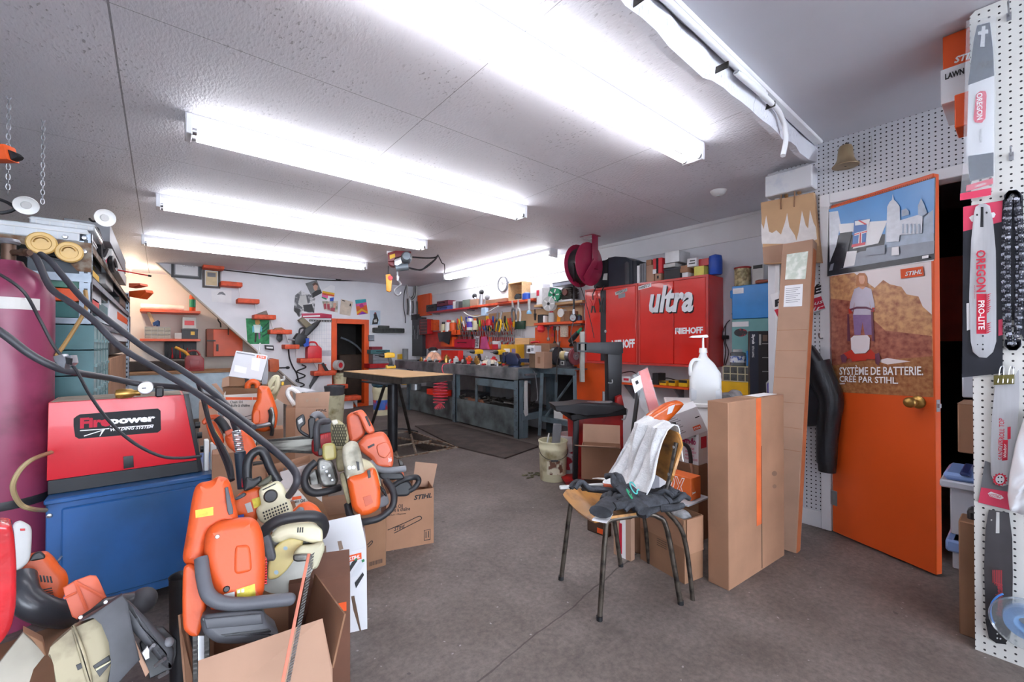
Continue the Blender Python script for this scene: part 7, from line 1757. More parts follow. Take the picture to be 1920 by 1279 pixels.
q=BW.px(636,697,-.2);r=T('tape_roll','white and red roll on the end of the eighth stair tread beside the table','roll',Fr(BW.m@Vector((q.x,-.16,TRZ[7]+.062)),.5));MB().lathe([.03,-.05,.09,-.05,.09,.05,.03,.05],20,(0,0,.03),'y').bd('roll',LT,r);mb=MB().lathe([(0,-.052),(.05,-.052)],18,(0,0,.03),'y',False);mb.f=[q_[::-1]for q_ in mb.f];mb.bd('red_core',RP,r)
def bwpail(u,v,wpx,hpx,label,mat,y=-.14,base=None,lid=None):
 a=BW.px(u-wpx/2,v,y);b=BW.px(u+wpx/2,v,y);z1q=BW.px(u,v-hpx,y).z;zz=a.z if base is None else base;R_=(b.x-a.x)/2;H=z1q-zz
 r=T('pail',label,'bucket',Fr(BW.m@Vector(((a.x+b.x)/2,y,zz)),0));MB().lathe([(R_*.85,0),(R_*.95,H*.8),(R_,H*.82),(R_,H*.9),(R_*.96,H*.92),(R_,H),(R_*.9,H),(R_*.8,.02),(0,.02)],20).bd('pail_body',mat,r)
 if lid:MB().lathe([(R_*1.04,H*.93),(R_*1.04,H*1.02),(0,H*1.03)],20).bd('lid',lid,r)
 return r
bwpail(637,724,26,24,'small dirty cream pail on the ninth orange stair tread',PAIL,base=TRZ[8]+.001,lid=PAIL)
pgr=pZ(627,806,0)
r=T('pail','stack of cream pails with a grey bucket on top, at the foot of the stairs','bucket',((1.75,6.6,0),0))
q=pD(627,800,6.15);r.location=(q.x,q.y,0)
for k,(z,R0,mt_)in enumerate(((0,.13,PAIL),(.10,.135,PAIL),(.20,.14,PAIL),(.33,.14,GREYP))):
 MB().lathe([(R0*.85,z),(R0*.97,z+.2),(R0,z+.21),(R0,z+.24),(R0*.9,z+.24),(R0*.8,z+.03),(0,z+.03)],20).bd('pail_body' if k<3 else 'grey_bucket',mt_,r)
q=pZ(716,776,0);q=pD(716,776,7.1)
r=T('pail','cream pail with a red and blue label under the left side of the plywood table','bucket',((q.x,q.y,0),0))
H=.46
MB().lathe([(.13,0),(.15,H*.8),(.155,H*.82),(.155,H*.9),(.15,H),(.14,H),(.12,.02),(0,.02)],24).bd('pail_body',CREAM,r)
MB().lathe([(.1375,H*.2),(.145,H*.62)],24,caps=False).bd('pail_label',M('c23a36',.5,col2='3a62b0',thr=(.46,.52),scale=5),r)
mb=MB().box(-.14,.12,-.12,.12,H,H+.16,.03);solo('tool_bag',mb,M('2e5568',.6,var=.25),'teal blue bag on the labelled cream pail under the plywood table','bag',((q.x,q.y,0),0))
mb=MB().tube([tuple(BW.px(u,v,-.06))for u,v in((541,655),(543,672),(549,688),(556,700),(560,716))],.012,6,5);solo('cable',mb,RU,'black straight cable hanging under the sixth orange stair tread','cable',BW)
mb=MB();pts=[]
for i in range(45):t=i/44;u=566-4*t+8*sin(t*5*pi);v=684+42*t;pts.append(tuple(BW.px(u,v,-.07-.03*cos(t*5*pi))))
mb.tube(pts,.012,6,1);solo('cable',mb,RU,'black coiled cable dangling below the seventh orange stair tread','cable',BW)
mb=MB().tube([tuple(BW.px(u,v,-.03))for u,v in((418,506),(480,513),(560,522),(630,526),(690,527),(740,531),(776,533))],.010,6,5)
solo('cable',mb,RU,'black cable running along the top of the back wall','cable',BW)
mb=MB().tube([tuple(BW.px(u,v,-.06))for u,v in((627,512),(628,520),(634,525),(648,520),(665,513))],.012,6,5);solo('cable',mb,RU,'short cable looped at a clip on the back wall, below the end of the lamp','cable',BW)
r=T('jumper_cables','coiled black and white jumper cables hanging in the far corner beside the orange access door','cables',BW)
C_=BW.px(770,548,-.12)
for k in range(5):
 R0=.13+.012*k;MB().tube([(C_.x+(R0*.62)*cos(a),-.10-.02*k+.01*cos(3*a),C_.z+.10+R0*1.5*sin(a))for a in[2*pi*i/16 for i in range(16)]],.013,6,3,closed=True).bd('cable_loop',BK if k%2 else LT,r)
for i,(du,v0,v1,mt_)in enumerate(((-6,560,590,BK),(-1,558,592,STEEL),(4,560,588,BK),(12,565,597,DS))):
 a=BW.px(770+du,v0,-.15);b=BW.px(770+du,v1,-.15);MB().tube([a,(a+b)/2+Vector((.01,0,0)),b],.016,6,3).bd('clamp',mt_,r)
MB().tube([tuple(BW.px(u,v,-.1))for u,v in((762,535),(758,550),(757,575),(760,595),(760,606))],.009,6,5).bd('loose_cable',RU,r)
f_,w_,h_=pl(BW,702,615,759,624,-.12,.11);r=T('metal_rail','long dark grooved metal rail fixed on the back wall right of the low door','rail',f_);MB().box(-w_/2,w_/2,-.055,.055,0,h_,.01).bd('rail',M('dark_green_grey_metal','4f5350',.5,.4,var=.3),r)
mb=MB()
for i in range(22):x=-w_/2+w_*(i+.5)/22;mb.box(x-.008,x+.008,-.058,-.054,h_*.2,h_*.8)
mb.bd('grooves',BK,r)
MB().box(-w_*.33,0,-.04,.04,h_,h_+.045,.006).bd('top_block',M('dark_green_grey_metal'),r)
f_,w_,h_=pl(BW,692,628,702,639,-.08,.078);mb=MB().box(-w_/2,w_/2,-.039,.039,0,h_,.004);solo('socket_box',mb,GALV,'small grey metal electrical box at the right of the low door frame','electrical box',f_)
f_,w_,h_=pl(BW,693,682,731,690,-.3,.28);r=T('wall_shelf','small red shelf beside the bench carrying the grey drawer chest','shelf',f_);MB().box(-w_/2,w_/2,-.14,.139,0,h_,.003).bd('shelf_board',REDD,r);zs_=f_.m.translation.z+h_
ogn('grey metal drawer chest on the small red shelf',BW,(699,664,727,682),-.27,.2,1,3,MG,M('8d9096',.5,.3),base=zs_+.001,cat='drawers')
zc_=BW.px(713,664,-.27).z+.006
gbox(BW,(695,656,731,664),-.26,.18,'tool_case','dark teal tool case on top of the grey drawer chest','case',TEAL,base=zc_,deco=dict(body='case_body',handle=BK))
zc_=BW.px(713,656,-.26).z+.003
gbox(BW,(697,650,717,656),-.24,.14,'tool_case','small wine red case on top of the dark teal one','case',M('7c2433',.5),base=zc_)
def bt2(*a,**k):return gbox(WR,a[:4],k.pop('y',-.42),k.pop('d_',.14),*a[4:],base=BZ+.001,**k)
gcan(WR,(754,652,766,680),-.45,'glass_beaker','grey glass measuring beaker at the far left end of the bench','beaker',M('8d9194',.15,alpha=.8),None,base=BZ+.001,prof=[(.05,0),(.055,.02),(.055,.2),(.058,.21),(.05,.21),(.048,.02),(0,.02)])
bt2(741,664,750,679,'battery_pack','yellow and grey battery pack left of the glass beaker on the bench','battery',YL,d_=.1)
# ceiling hoist
hp=pZ(757,474,CZ);hF=Fr((hp.x,hp.y,CZ),-YAW+.25);kk=((hp-CAMP).dot(FWD))/800
r=T('electric_hoist','electric cable hoist bolted under the ceiling, with a grey motor and dark red frame','hoist',hF)
z1h=lambda pts,y=0:[(lambda q:(q.x,q.z))(hF.px(680+x*.172,440+y_*.172,y))for x,y_ in pp_(pts)]
HR=M('7a2730',.4,var=.15)
MB().prism(z1h([275,215,430,175,530,185,520,240,350,260,345,300,280,305]),-.1,.12,.006).prism(z1h([275,300,345,290,350,355,310,350,280,325]),-.06,.08,.02).bd('hoist_frame',HR,r)
top_=z1h([(265,190),(430,160)]);MB().box(top_[0][0],top_[1][0]+.1,-.06,.06,-.04,0).bd('mounting_bracket',WHITEP,r)
MB().prism(z1h([293,225,352,205,355,245,297,270],-.101),-.1035,-.1).bd('warning_label',YL,r)
a=hF.px(680+478*.172,440+253*.172,-.1);mb=MB();R_=55*.172*kk;mb.lathe([(0,-.12),(R_*.7,-.12),(R_,-.08),(R_,.1),(0,.1)],20,(a.x,-.1,a.z),'y');mb.bd('motor',M('grey_motor_paint','6c7780',.4,.2),r)
MB().prism(z1h([345,280,420,250,430,320,380,350,345,340],-.1),-.16,.02,.02).bd('gear_case',STEEL,r)
p0=z1h([(360,365)],-.12)[0];p1=z1h([(498,350)],-.12)[0];MB().cyl((p0[0],-.12,p0[1]),(p1[0],-.12,p1[1]),.045,n=16).bd('capacitor',M('grey_motor_paint'),r)
mb=MB();q0=hF.px(680+280*.172,440+340*.172,-.08);q1=hF.px(680+278*.172,440+435*.172,-.08);mb.cyl(q0,q1,.006,n=6);mb.bd('pendant_cord',RU,r)
q2=hF.px(680+285*.172,440+620*.172,-.08)
MB().prism(z1h([252,440,300,432,322,470,318,520,312,615,290,628,258,615],-.08),-.12,-.05,.012).bd('control_pendant',M('eaa021',.35),r)
mb=MB();a=hF.px(680+302*.172,440+472*.172,-.12);mb.lathe([0,-.02,.028,-.018,.03,0],14,(a.x,-.12,a.z),'y');mb.bd('stop_button',RP,r)
q0=hF.px(680+378*.172,440+395*.172,-.08);q1=hF.px(680+380*.172,440+470*.172,-.08);MB().cyl(q0,q1,.008,n=8).cyl(q1+Vector((0,0,.02)),q1-Vector((0,0,.04)),.022,.018,10).bd('lifting_cable',STEEL,r)
mb=MB();hk=[(0,-.03),(.03,-.06),(.035,-.09),(.0,-.12),(-.03,-.16),(-.03,-.2),(.005,-.225),(.04,-.2),(.045,-.175)]
mb.tube([(q1.x+x,q1.y,q1.z+z)for x,z in hk],.012,8,4);mb.bd('hook',STEEL,r)
mb=MB()
for pts in(((540,245),(680,255),(790,250),(825,222)),((500,360),(560,375),(640,385),(700,340),(790,270),(822,225)),((500,360),(580,382),(660,375),(740,320),(800,262))):
 mb.tube([tuple(hF.px(680+x*.172,440+y*.172,-.0))for x,y in pp_(pts)],.011,6,5)
mb.bd('power_cord',RU,r)
q=[tuple(hF.px(680+x*.172,440+y*.172,.1))for x,y in((822,225),(850,280),(865,310),(890,325),(895,380),(890,420))]
mb=MB().tube(q,.007,6,4);solo('cable',mb,RU,'thin cable from the hoist cord to the right hand ceiling lamp','cable',hF)
# recess under the stairs
RF=Fr((0,8.75,0),0)
zr6=lambda pts,y=0:[(lambda q:(q.x,q.z))(RF.px(230+x*.172,440+y_*.172,y))for x,y_ in pp_(pts)]
LP=bpy.data.lights.new('recess_bulb','POINT');LP.energy=16;LP.color=(1.0,.78,.58);LP.shadow_soft_size=.05
lo=bpy.data.objects.new('recess_bulb',LP);COL.objects.link(lo);lo.location=(-.35,8.55,2.05)
r=T('bulb_holder','bare warm bulb high in the recess under the stairs','lamp',((-.35,8.55,CZ),0));MB().lathe([.03,0,.03,-.05,.018,-.06,.018,-.12,0,-.12],14).bd('holder',WP,r)
def rshelf(u0,u1,v,label,mat,th=.04,y=-.0,back=.55,name='wall_shelf'):
 a=RF.px(u0,v,y);b=RF.px(u1,v,y);mb=MB();r=T(name,label,'shelf',RF);mb.box(a.x,b.x,y,back-.001,a.z-th,a.z,.003);mb.bd('shelf_board',mat,r);return a.z
zs1=rshelf(200,310,489,'pale wooden shelf under the ceiling of the recess, with white boards on it',WOODL)
a=RF.px(205,481,.1);b=RF.px(299,481,.1);mb=MB().box(a.x,b.x,.1,.3,zs1+.001,zs1+.05,.004);solo('board',mb,WHITEP,'white boards lying on the uppermost shelf of the recess','board',RF)
zs2=rshelf(262,376,579,'upper orange shelf in the recess, with rolls and an orange bottle on it',OP)
zs3=rshelf(262,376,635,'lower orange shelf in the recess, with a grey organiser on it',OP)
for i,(u0,u1,v,lab)in enumerate(((268,336,566,'long white paper roll lying on the upper orange recess shelf'),(264,345,575,'longer white paper roll in front on the upper orange recess shelf'))):
 a=RF.px(u0,v,.12);b=RF.px(u1,v,.12);mb=MB();R_=.045;mb.cyl((a.x,.12+.1*(1-i),zs2+R_+.001),(b.x,.12+.1*(1-i),zs2+R_+.001),R_,n=14);solo('paper_roll',mb,M('ece0d2',.8),lab,'roll',RF)
gcan(RF,(355,547,367,578),.1,'bottle','orange bottle with a green label on the upper orange recess shelf','bottle',ORANGE,BK,base=zs2+.001,band=GREENP)
def r3(*a,**k):return gbox(RF,a[:4],k.pop('y',.03),k.pop('d_',.2),*a[4:],base=zs3+.001,**k)
ogn('grey beige organiser with small drawers on the lower orange recess shelf',RF,(271,613,320,630),.03,.2,4,3,LT,M('aaa598',.5),base=zs3+.001)
r3(341,617,371,632,'tool_box','black tool box with a yellow latch on the lower orange recess shelf','toolbox',BK,deco=dict(body='box_body',lid=GREYP,patch=(('yellow_latch',YL,(.55,.8,.4,.75)),)))
zz_=RF.px(355,617,.03).z+.006
gbox(RF,(342,595,368,616),.05,.16,'storage_tub','clear grey tub with a red label on top of the black tool box','tub',M('b9b7b4',.4),base=zz_,deco=dict(body='tub',patch=(('red_label',RP,(.15,.85,.3,.7)),)))
r3(327,624,341,632,'machine_part','pale flat part between the organiser and the black tool box','part',LT)
gcan(RF,(293,600,300,614),.1,'bottle','dark blue bottle standing on the grey beige organiser','bottle',M('27406b',.4),None,base=RF.px(296,613,.03).z+.008)
r=T('dust_brush','wooden handled brush leaning above the grey beige organiser','brush',RF);MB().prism(zr6([262,850,290,830,350,940,320,985],.08),.06,.10,.008).bd('handle',WOODL,r);MB().prism(zr6([325,960,390,930,400,985,335,995],.08),.05,.11,.01).bd('bristles',M('2e4a78',.9),r)
r=T('tool_case','open black case of small red handled tools below the lower orange recess shelf','case',RF);MB().prism(zr6([455,1165,805,1165,805,1355,455,1355],.4),.4,.52,.006).bd('case_body',BK,r)
for i in range(7):mb=MB();p=zr6([(495+i*42,1200+((i*31)%40)),(500+i*42,1310)],.39);mb.cyl((p[0][0],.385,p[0][1]),(p[1][0],.385,p[1][1]),.008,n=6);mb.cyl((p[1][0],.385,p[1][1]),(p[1][0],.385,p[1][1]-.06),.014,n=6);mb.bd('small_tool',RP if i%2 else GREYP,r)
f_,w_,h_=pl(RF,388,617,455,669,.05,.3)
r=T('wall_cabinet','orange painted metal cabinet with its door ajar under the slanted stair edge','cabinet',f_);MB().box(-w_/2,w_/2,-.13,.15,0,h_,.004).bd('cabinet_body',M('8a3f22',.5),r)
mb=MB().box(-w_/2+.09,w_/2,-.15,-.13,.01,h_-.01,.004);d_=mb.bd('door',OP,r);MB().box(-w_/2+.0,-w_/2+.12,-.16,-.14,h_*.55,h_*.6).box(-w_/2+.13,-w_/2+.16,-.165,-.15,h_*.2,h_*.45,.004).bd('latch',DS,d_)
mb=MB().tube([tuple(RF.px(u,v,.02))for u,v in((410,589),(409,600),(413,606),(414,614))],.012,6,4).tube([tuple(RF.px(u,v,.0))for u,v in((415,597),(420,604),(426,606))],.02,6,4).tube([tuple(RF.px(u,v,.0))for u,v in((428,612),(428,628))],.008,6,2)
solo('hanging_hook',mb,DS,'dark hooks and chain hanging above the orange metal cabinet','hook',RF)
RB=Fr((0,7.55,0),0);a=RB.px(250,702,0);b=RB.px(470,700,0)
zrb=RB.px(380,696,0).z
r=T('workbench','low bench with a brown board top in the recess under the stairs','workbench',RB);MB().box(-2.2,b.x,.0,.7,zrb-.03,zrb,.003).bd('bench_top',M('8c6a4c',.7,var=.2,scale=5),r)
MB().box(-2.2,b.x,.05,.07,.1,zrb-.03).bd('front_panel',M('98a5ad',.4,.4,var=.15),r)
for x in(-1.2,b.x-.08):MB().box(x,x+.06,.02,.08,0,zrb-.03).bd('leg',DS,r)
jc,w_,h_,f_=jerry('dark red metal fuel can with a yellow spout on the recess bench',RB,(347,657,383,698),.05,.16,M('dark_red_can','8a2a2c',.4,var=.15),base=zrb+.001)
MB().tube([(-w_*.3,0,h_*.72),(-w_*.45,0,h_*.9),(-w_*.75,0,h_*1.05),(-w_*1.0,0,h_*1.16)],.02,8,4).bd('spout',M('d99a2a',.4),jc)
MB().prism([(-w_*.28,h_*.1),(w_*.28,h_*.1),(w_*.2,h_*.3),(w_*.28,h_*.52),(-w_*.28,h_*.52),(-w_*.2,h_*.3)],-.086,-.079,.003).bd('pressed_panel',M('dark_red_can'),jc)
mb=MB().box(-2.2,.35,.45,.68,zrb+.001,zrb+.14,.01);solo('timber',mb,M('3c3531',.8,var=.3),'dark oily timber lying along the back of the recess bench','timber',RB)
# left side: shelving, gas cylinder, cart, welder, hoses
CY=2.5
KF=Fr((0,CY,0),0)
kl,kr=KF.px(85,937).x,KF.px(437,882).x;kz=(KF.px(85,937).z+KF.px(437,882).z)/2
BLUEC=M('2a5f9e',.35,col2='23507f',thr=(.35,.6),scale=3,coat=.15)
r=T('welding_cart','blue steel welding cart cabinet carrying the red welder','cart',Fr((0,CY,0),0))
MB().box(kl,kr,.005,.5,.06,kz-.02,.004).bd('cart_body',BLUEC,r)
MB().box(kl-.004,kr+.004,-.012,.52,kz-.022,kz,.005).bd('top_tray',BLUEC,r)
MB().box(kl+.045,kr-.01,-.008,.006,.1,kz-.045,.006).bd('front_panel',BLUEC,r)
mb=MB();q=KF.px(111,1048,-.008);mb.tube([(q.x-.006,-.008,q.z-.008),(q.x,-.02,q.z),(q.x+.006,-.008,q.z+.008)],.004,8,3);mb.bd('latch_ring',STEEL,r)
mb=MB()
q=KF.px(92,968,0);mb.lathe([0,-.006,.008,-.004,.01,0],10,(q.x,.005,q.z),'y');mb.bd('rivet',STEEL,r)
for x in(kl+.06,kr-.06):
 MB().cyl((x,.05,.05),(x+.03,.05,.05),.05,n=16).bd('castor',RU,r)
WF=Fr((0,CY+.06,0),0)
tw_=lambda pts,y=0:P_(pts,WF,y)
r=T('welder','red MIG welding machine on top of the blue cart','welder',WF)
REDW=M('d3202f',.32,var=.06,scale=4,coat=.15)
wz=kz+.002
pl_=tw_([88,758,345,738,372,863,94,901]);b0z=(pl_[3][1]+pl_[2][1])/2;t0z=(pl_[0][1]+pl_[1][1])/2;xl,xr1,xr2=pl_[0][0],pl_[1][0],pl_[2][0]
MB().prism([(xl,b0z),(xr2,b0z),(xr1,t0z),(xl+.003,t0z)],0,.24,.006).bd('case',REDW,r)
MB().box(xl+.01,xr1-.01,.01,.235,t0z+.0005,t0z+.002).bd('dusty_top',M('8f8578',.9,var=.2,scale=14),r)
MB().box(xl+.003,xr2+.004,.004,.24,wz,b0z,.002).bd('black_base',BK,r)
MB().prism([(xr2+.002,wz+.005),(xr2+.018,wz+.005),(xr1+.018,t0z+.004),(xr1-.002,t0z+.004)],-.004,.244,.004).bd('control_panel',BK,r)
for k in range(3):
 mb=MB();z=b0z+.04+.06*k;x=xr2+(xr1-xr2)*(z-b0z)/(t0z-b0z)+.018;mb.cyl((x,.06+.05*(k%2),z),(x+.02,.06+.05*(k%2),z),.016,n=12);mb.bd('knob',BK,r)
lb=tw_([144,780,150,777,296,766,301,770,302,806,296,811,148,823,141,819,138,800,138,785],-.001)
MB().prism(lb,-.0016,0).bd('name_badge',INK,r)
slt(r,WF,'brand_lettering','Fire',(150,804),(207,799),20,INKR,-.002,.07);slt(r,WF,'brand_lettering','power',(207,800),(291,794),14,INKW,-.002,.07)
slt(r,WF,'brand_lettering','WELDING SYSTEM',(207,809),(288,802.5),5.5,INKW,-.002,.04,.3)
flat(r,'badge_strokes',[(0,tw_([150,807,205,803,205,804.5,150,808.5],-.002)),(0,tw_([157,817,196,805,196,806.5,158,818.5],-.002)),(0,tw_([192,806,197,805,188,818,186.5,818],-.002)),(0,tw_([212,802,288,796,288,797.2,212,803.2],-.002))],-.0018,[INKW])
mb=MB();q=tw_([231,856,250,854,251,876,232,879],-.001);mb.prism(q,-.006,0,.003);mb.bd('door_latch',BK,r)
q0=WF.pz(235,741,t0z+.02);
r=T('regulator','brass gas regulator with a round dial lying on the red welder','regulator',Fr(WF.m@Vector((q0.x,q0.y,t0z+.003)),0))
f=Fr(WF.m@Vector((q0.x,q0.y,t0z+.003)),0)
MB().lathe([.0,-.035,.018,-.03,.022,-.01,.02,.02,.012,.03,.012,.05],14,(0,0,.024),'x').cyl((-.02,-.03,.014),(.01,.02,.02),.007,n=8).bd('brass_body',BRASS,r)
g=f.px(273,727,-.02);MB().lathe([0,-.018,.025,-.016,.028,-.01,.028,.02,0,.02],22,(g.x,-.02,max(.03,g.z)),'y').bd('gauge_case',STEEL,r)
mb=MB().lathe([(0,-.0195),(.022,-.0195)],20,(g.x,-.02,max(.03,g.z)),'y',False);mb.f=[q_[::-1]for q_ in mb.f];mb.bd('gauge_dial',PAPER,r)
MB().box(g.x-.012,g.x+.002,-.0405,-.0398,max(.03,g.z)-.002,max(.03,g.z)+.002).bd('needle',INK,r)
MB().box(g.x+.032,g.x+.062,-.01,.03,.0,.045,.006).bd('rubber_boot',RU,r)
for(u0,v0,u1,v1,mt_,nm,lab)in((383,826,392,880,WP,'plastic_part','white upright plastic part on the cart right of the welder'),(395,832,406,870,LT,'plastic_part','pale grey plastic part behind the white one on the cart'),(406,838,424,880,GALV,'metal_tube','square grey tube end standing on the right end of the cart')):
 gbox(KF,(u0,v0,u1,v1),.06,.05,nm,lab,'part',mt_,base=kz+.001)
cp_=pD(14,700,1.80);r0=.137
zs_=1.165+86/800*1.8
r=T('gas_cylinder','tall maroon gas cylinder at the left edge, behind the blue cart','gas cylinder',((cp_.x,cp_.y,0),-YAW))
MAR=M('8e3c5a',.35,col2='6a2a42',thr=(.3,.5),scale=5)
MB().lathe([(r0*.96,0),(r0,.02),(r0,zs_),(r0*.97,zs_+.035),(r0*.86,zs_+.075),(r0*.62,zs_+.115),(r0*.36,zs_+.14),(r0*.3,zs_+.16),(0,zs_+.16)],40).bd('cylinder_body',MAR,r)
zt0=zs_+.16
MB().cyl((0,0,zt0),(0,0,zt0+.07),.022,n=14).cyl((0,0,zt0+.035),(.09,0,zt0+.035),.013,n=10).cyl((.055,0,zt0+.035),(.075,0,zt0+.035),.018,n=6).bd('valve',M('5e4638',.45,.5,var=.25),r)
MB().lathe([(0,zt0+.072),(.03,zt0+.07),(.036,zt0+.08),(.03,zt0+.092),(0,zt0+.094)],16).bd('hand_wheel',STEEL,r)
mb=MB()
for k in range(18):
 a0=-2.0+k*.11;a1=a0+.11;mb.quad((r0*1.004*cos(a0),r0*1.004*sin(a0),zs_-.05),(r0*1.004*cos(a1),r0*1.004*sin(a1),zs_-.05),(r0*1.004*cos(a1),r0*1.004*sin(a1),zs_-.002),(r0*1.004*cos(a0),r0*1.004*sin(a0),zs_-.002))
mb.bd('hazard_label',M('d0cdc8',.6,col2='8d5a6a',thr=(.3,.42),scale=18),r)
MB().lathe([(r0*1.01,.50),(r0*1.02,.505),(r0*1.02,.53),(r0*1.01,.535)],36,caps=False).bd('strap',RU,r)
EF=Fr((0,3.08,0),0)
px1=EF.px(171,600).x;
LF=Fr((px1,0,0),pi/2)
y2=LF.px(243,600).x
zst=EF.px(160,437).z
r=T('shelving_unit','grey slotted angle steel shelving packed with parts, at the left behind the gas cylinder','shelving',((0,0,0),0))
SLOT=GALV
def post(x,y,z,holes=True):
 mb=MB().box(x-.045,x,y,y+.004,0,z).box(x-.004,x,y,y+.045,0,z);p=mb.bd('post',SLOT,r)
 mb=MB();n=int(z/.05)
 for i in range(n):zz=.03+i*.05;mb.box(x-.028,x-.014,y-.0012,y,zz,zz+.022,.0);mb.box(x,x+.0012,y+.014,y+.028,zz,zz+.022)
 mb.bd('slots',BK,p,0)
post(px1,3.08,zst);post(px1,y2,zst+.03);post(px1-.75,3.08,zst);
for i,z in enumerate((.5,EF.px(125,596).z,EF.px(125,512).z,zst-.05)):
 mb=MB().box(px1-.80,px1,3.085,y2+.06,z-.006,z);sh_=mb.bd('shelf',SLOT,r)
 MB().box(px1-.80,px1,3.076,3.08,z-.04,z).box(px1-.004,px1+.0,3.1,y2,z-.04,z).bd('shelf_edge',RUST if i==3 else SLOT,sh_)
MB().prism([(px1-.16,zst-.05),(px1,zst-.05),(px1,zst-.2),(px1-.05,zst-.2)],3.074,3.078).bd('gusset',RUST,r)
mb=MB()
for(u,v)in((122,444),(158,446),(159,472)):q=EF.px(u,v,-.006);mb.lathe([0,-.008,.009,-.007,.011,0],8,(q.x,3.074,q.z),'y')
mb.bd('bolt',STEEL,r)
SZ=[.5,EF.px(125,596).z,EF.px(125,512).z,zst-.05]
def eb(u0,v0,u1,v1,name,label,cat,mat,y=.02,d_=.3,**k):return gbox(EF,(u0,v0,u1,v1),y,d_,name,label,cat,mat,**k)
DTEAL=M('27323c',.45,var=.15)
LID=dict(body='bin_body',lid=GREYP)
eb(50,484,150,511,'parts_bin','dark slate bin behind the hose loops at the end of the steel shelving','bin',DTEAL,base=SZ[2]+.001,deco=LID)
zz_=EF.px(100,484,.02).z+.008
eb(55,462,148,484,'parts_bin','upper dark slate bin with two round gold lids hanging in front, on the steel shelving','bin',DTEAL,base=zz_,deco=LID)
for u,v,rpx,lab in((78,456,20,'left round gold plastic lid hanging at the end of the steel shelving'),(130,473,19,'right round gold plastic lid hanging at the end of the steel shelving')):
 q=EF.px(u,v,-.06);rr0=rpx*.0027;rl=T('lid',lab,'lid',Fr(EF.m@Vector((q.x,-.06,q.z)),0));GL=M('c9a45e',.35)
 MB().lathe([(0,-.004),(rr0*.6,-.004),(rr0*.66,-.008),(rr0*.9,-.008),(rr0,-.002),(rr0,.008),(0,.008)],24,(0,0,0),'y').bd('lid_body',GL,rl)
 MB().tube([(rr0*.45*cos(a),-.009,rr0*.45*sin(a))for a in[pi*.1+i*pi*.9/8 for i in range(9)]],.003,6,3).bd('moulded_ring',BRASS,rl)
zsb=SZ[1]
eb(96,566,150,590,'parts_bin','teal bin on the second shelf at the end of the steel shelving','bin',M('2f6a68',.45),base=zsb+.001)
zz_=EF.px(125,566,.02).z+.004
eb(72,540,150,565,'parts_bin','bright orange bin between the teal and the green one','bin',OP,base=zz_)
zz_=EF.px(110,540,.02).z+.004
eb(44,515,156,539,'parts_bin','green bin on top of the bright orange one','bin',M('4d8272',.45),base=zz_)
eb(100,603,150,745,'sheet_panel','dark blue panel hanging below the second shelf at the end of the steel shelving','panel',M('1f5685',.45,var=.15),d_=.03,base=.503)
TQ=M('c4c8cc',.25,var=.08,alpha=.9)
ztop=zst-.05+.001
def cased(u0,v0,u1,v1,base,label,y=.0,d_=.4):
 f,w_,h_=pl(EF,u0,v0,u1,v1,y,d_);f.m.translation.z=base;h_=max(.03,h_)
 rc=T('parts_case',label,'case',Fr(None,mat=f.m));MB().box(-w_/2,w_/2,-d_/2,d_/2,0,h_,.006).bd('case_body',TQ,rc);MB().box(-w_/2-.004,w_/2+.004,-d_/2-.004,d_/2+.004,h_*.62,h_*.7).bd('rim',LT,rc)
 for i in range(5):x=-w_/2+w_*(i+.5)/5;MB().box(x-.002,x+.002,-d_/2-.001,-d_/2+.01,.004,h_*.6).bd('divider',LT,rc)
 return base+h_
zt1=cased(-40,405,165,431,ztop,'lower clear compartment case on top of the steel shelving')
cased(55,390,178,404,zt1+.001,'upper clear compartment case on top of the steel shelving',.02)
def cliplamp(u,v,label,tilt,base):
 q=EF.px(u,v,-.02);rl=T('clip_lamp',label,'lamp',Fr(None,mat=Matrix.Translation(EF.m@Vector((q.x,.0,q.z)))@E4((tilt,.3,.4))@Matrix.Scale(.72,4)))
 MB().lathe([.02,.03,.05,.012,.062,-.006,.06,-.008,.045,.006,.0,.012],24,(0,0,0),'y',False).bd('reflector',WP,rl)
 MB().lathe([0,-.004,.022,-.002,.026,.008],16,(0,0,0),'y').bd('lamp_face',LT,rl)
 MB().cyl((0,.03,0),(0,.07,0),.02,n=12).tube([(0,.06,-.01),(-.03,.06,-.05),(-.06,.04,-.045)],.008,6,4).bd('clip',BK,rl)
cliplamp(47,383,'left round white clip lamp on top of the steel shelving',.5,0)
cliplamp(196,407,'right round white clip lamp hanging at the corner of the steel shelving',.2,0)
q=EF.px(12,390,.05);mb=MB().tube([(q.x-.1,.05,q.z+.02),(q.x-.02,.02,q.z+.03),(q.x+.03,.03,q.z-.0),(q.x-.03,.05,q.z-.03),(q.x-.15,.05,q.z-.02)],.008,6,5);solo('cable',mb,BK,'black coiled cable on the clear cases at the left edge','cable',EF)
def chain(u,z0,z1_,y,label,link=.013):
 q=pY(u,330,y);mb=MB();n=int((z1_-z0)/.024)
 for i in range(n):
  z=z1_-i*.024;mb.at((q.x,y,z),(0,0,pi/2*(i%2)+.3));mb.tube([(.007*cos(a),0,.016*sin(a))for a in[2*pi*k/8 for k in range(8)]],.0022,5,1,closed=True)
 mb.at();return solo('hanging_chain',mb,STEEL,label,'chain')
chain(15,pY(15,374,3.1).z,CZ,3.1,'bright steel chain hanging from the ceiling at the left edge, behind the orange tool tip')
chain(80,pY(80,388,3.3).z,CZ,3.3,'second steel chain hanging from the ceiling over the clear cases')
oF=CamFr(15,290,1.5);ot=lambda pts,y=0:P_(pts,oF,y)
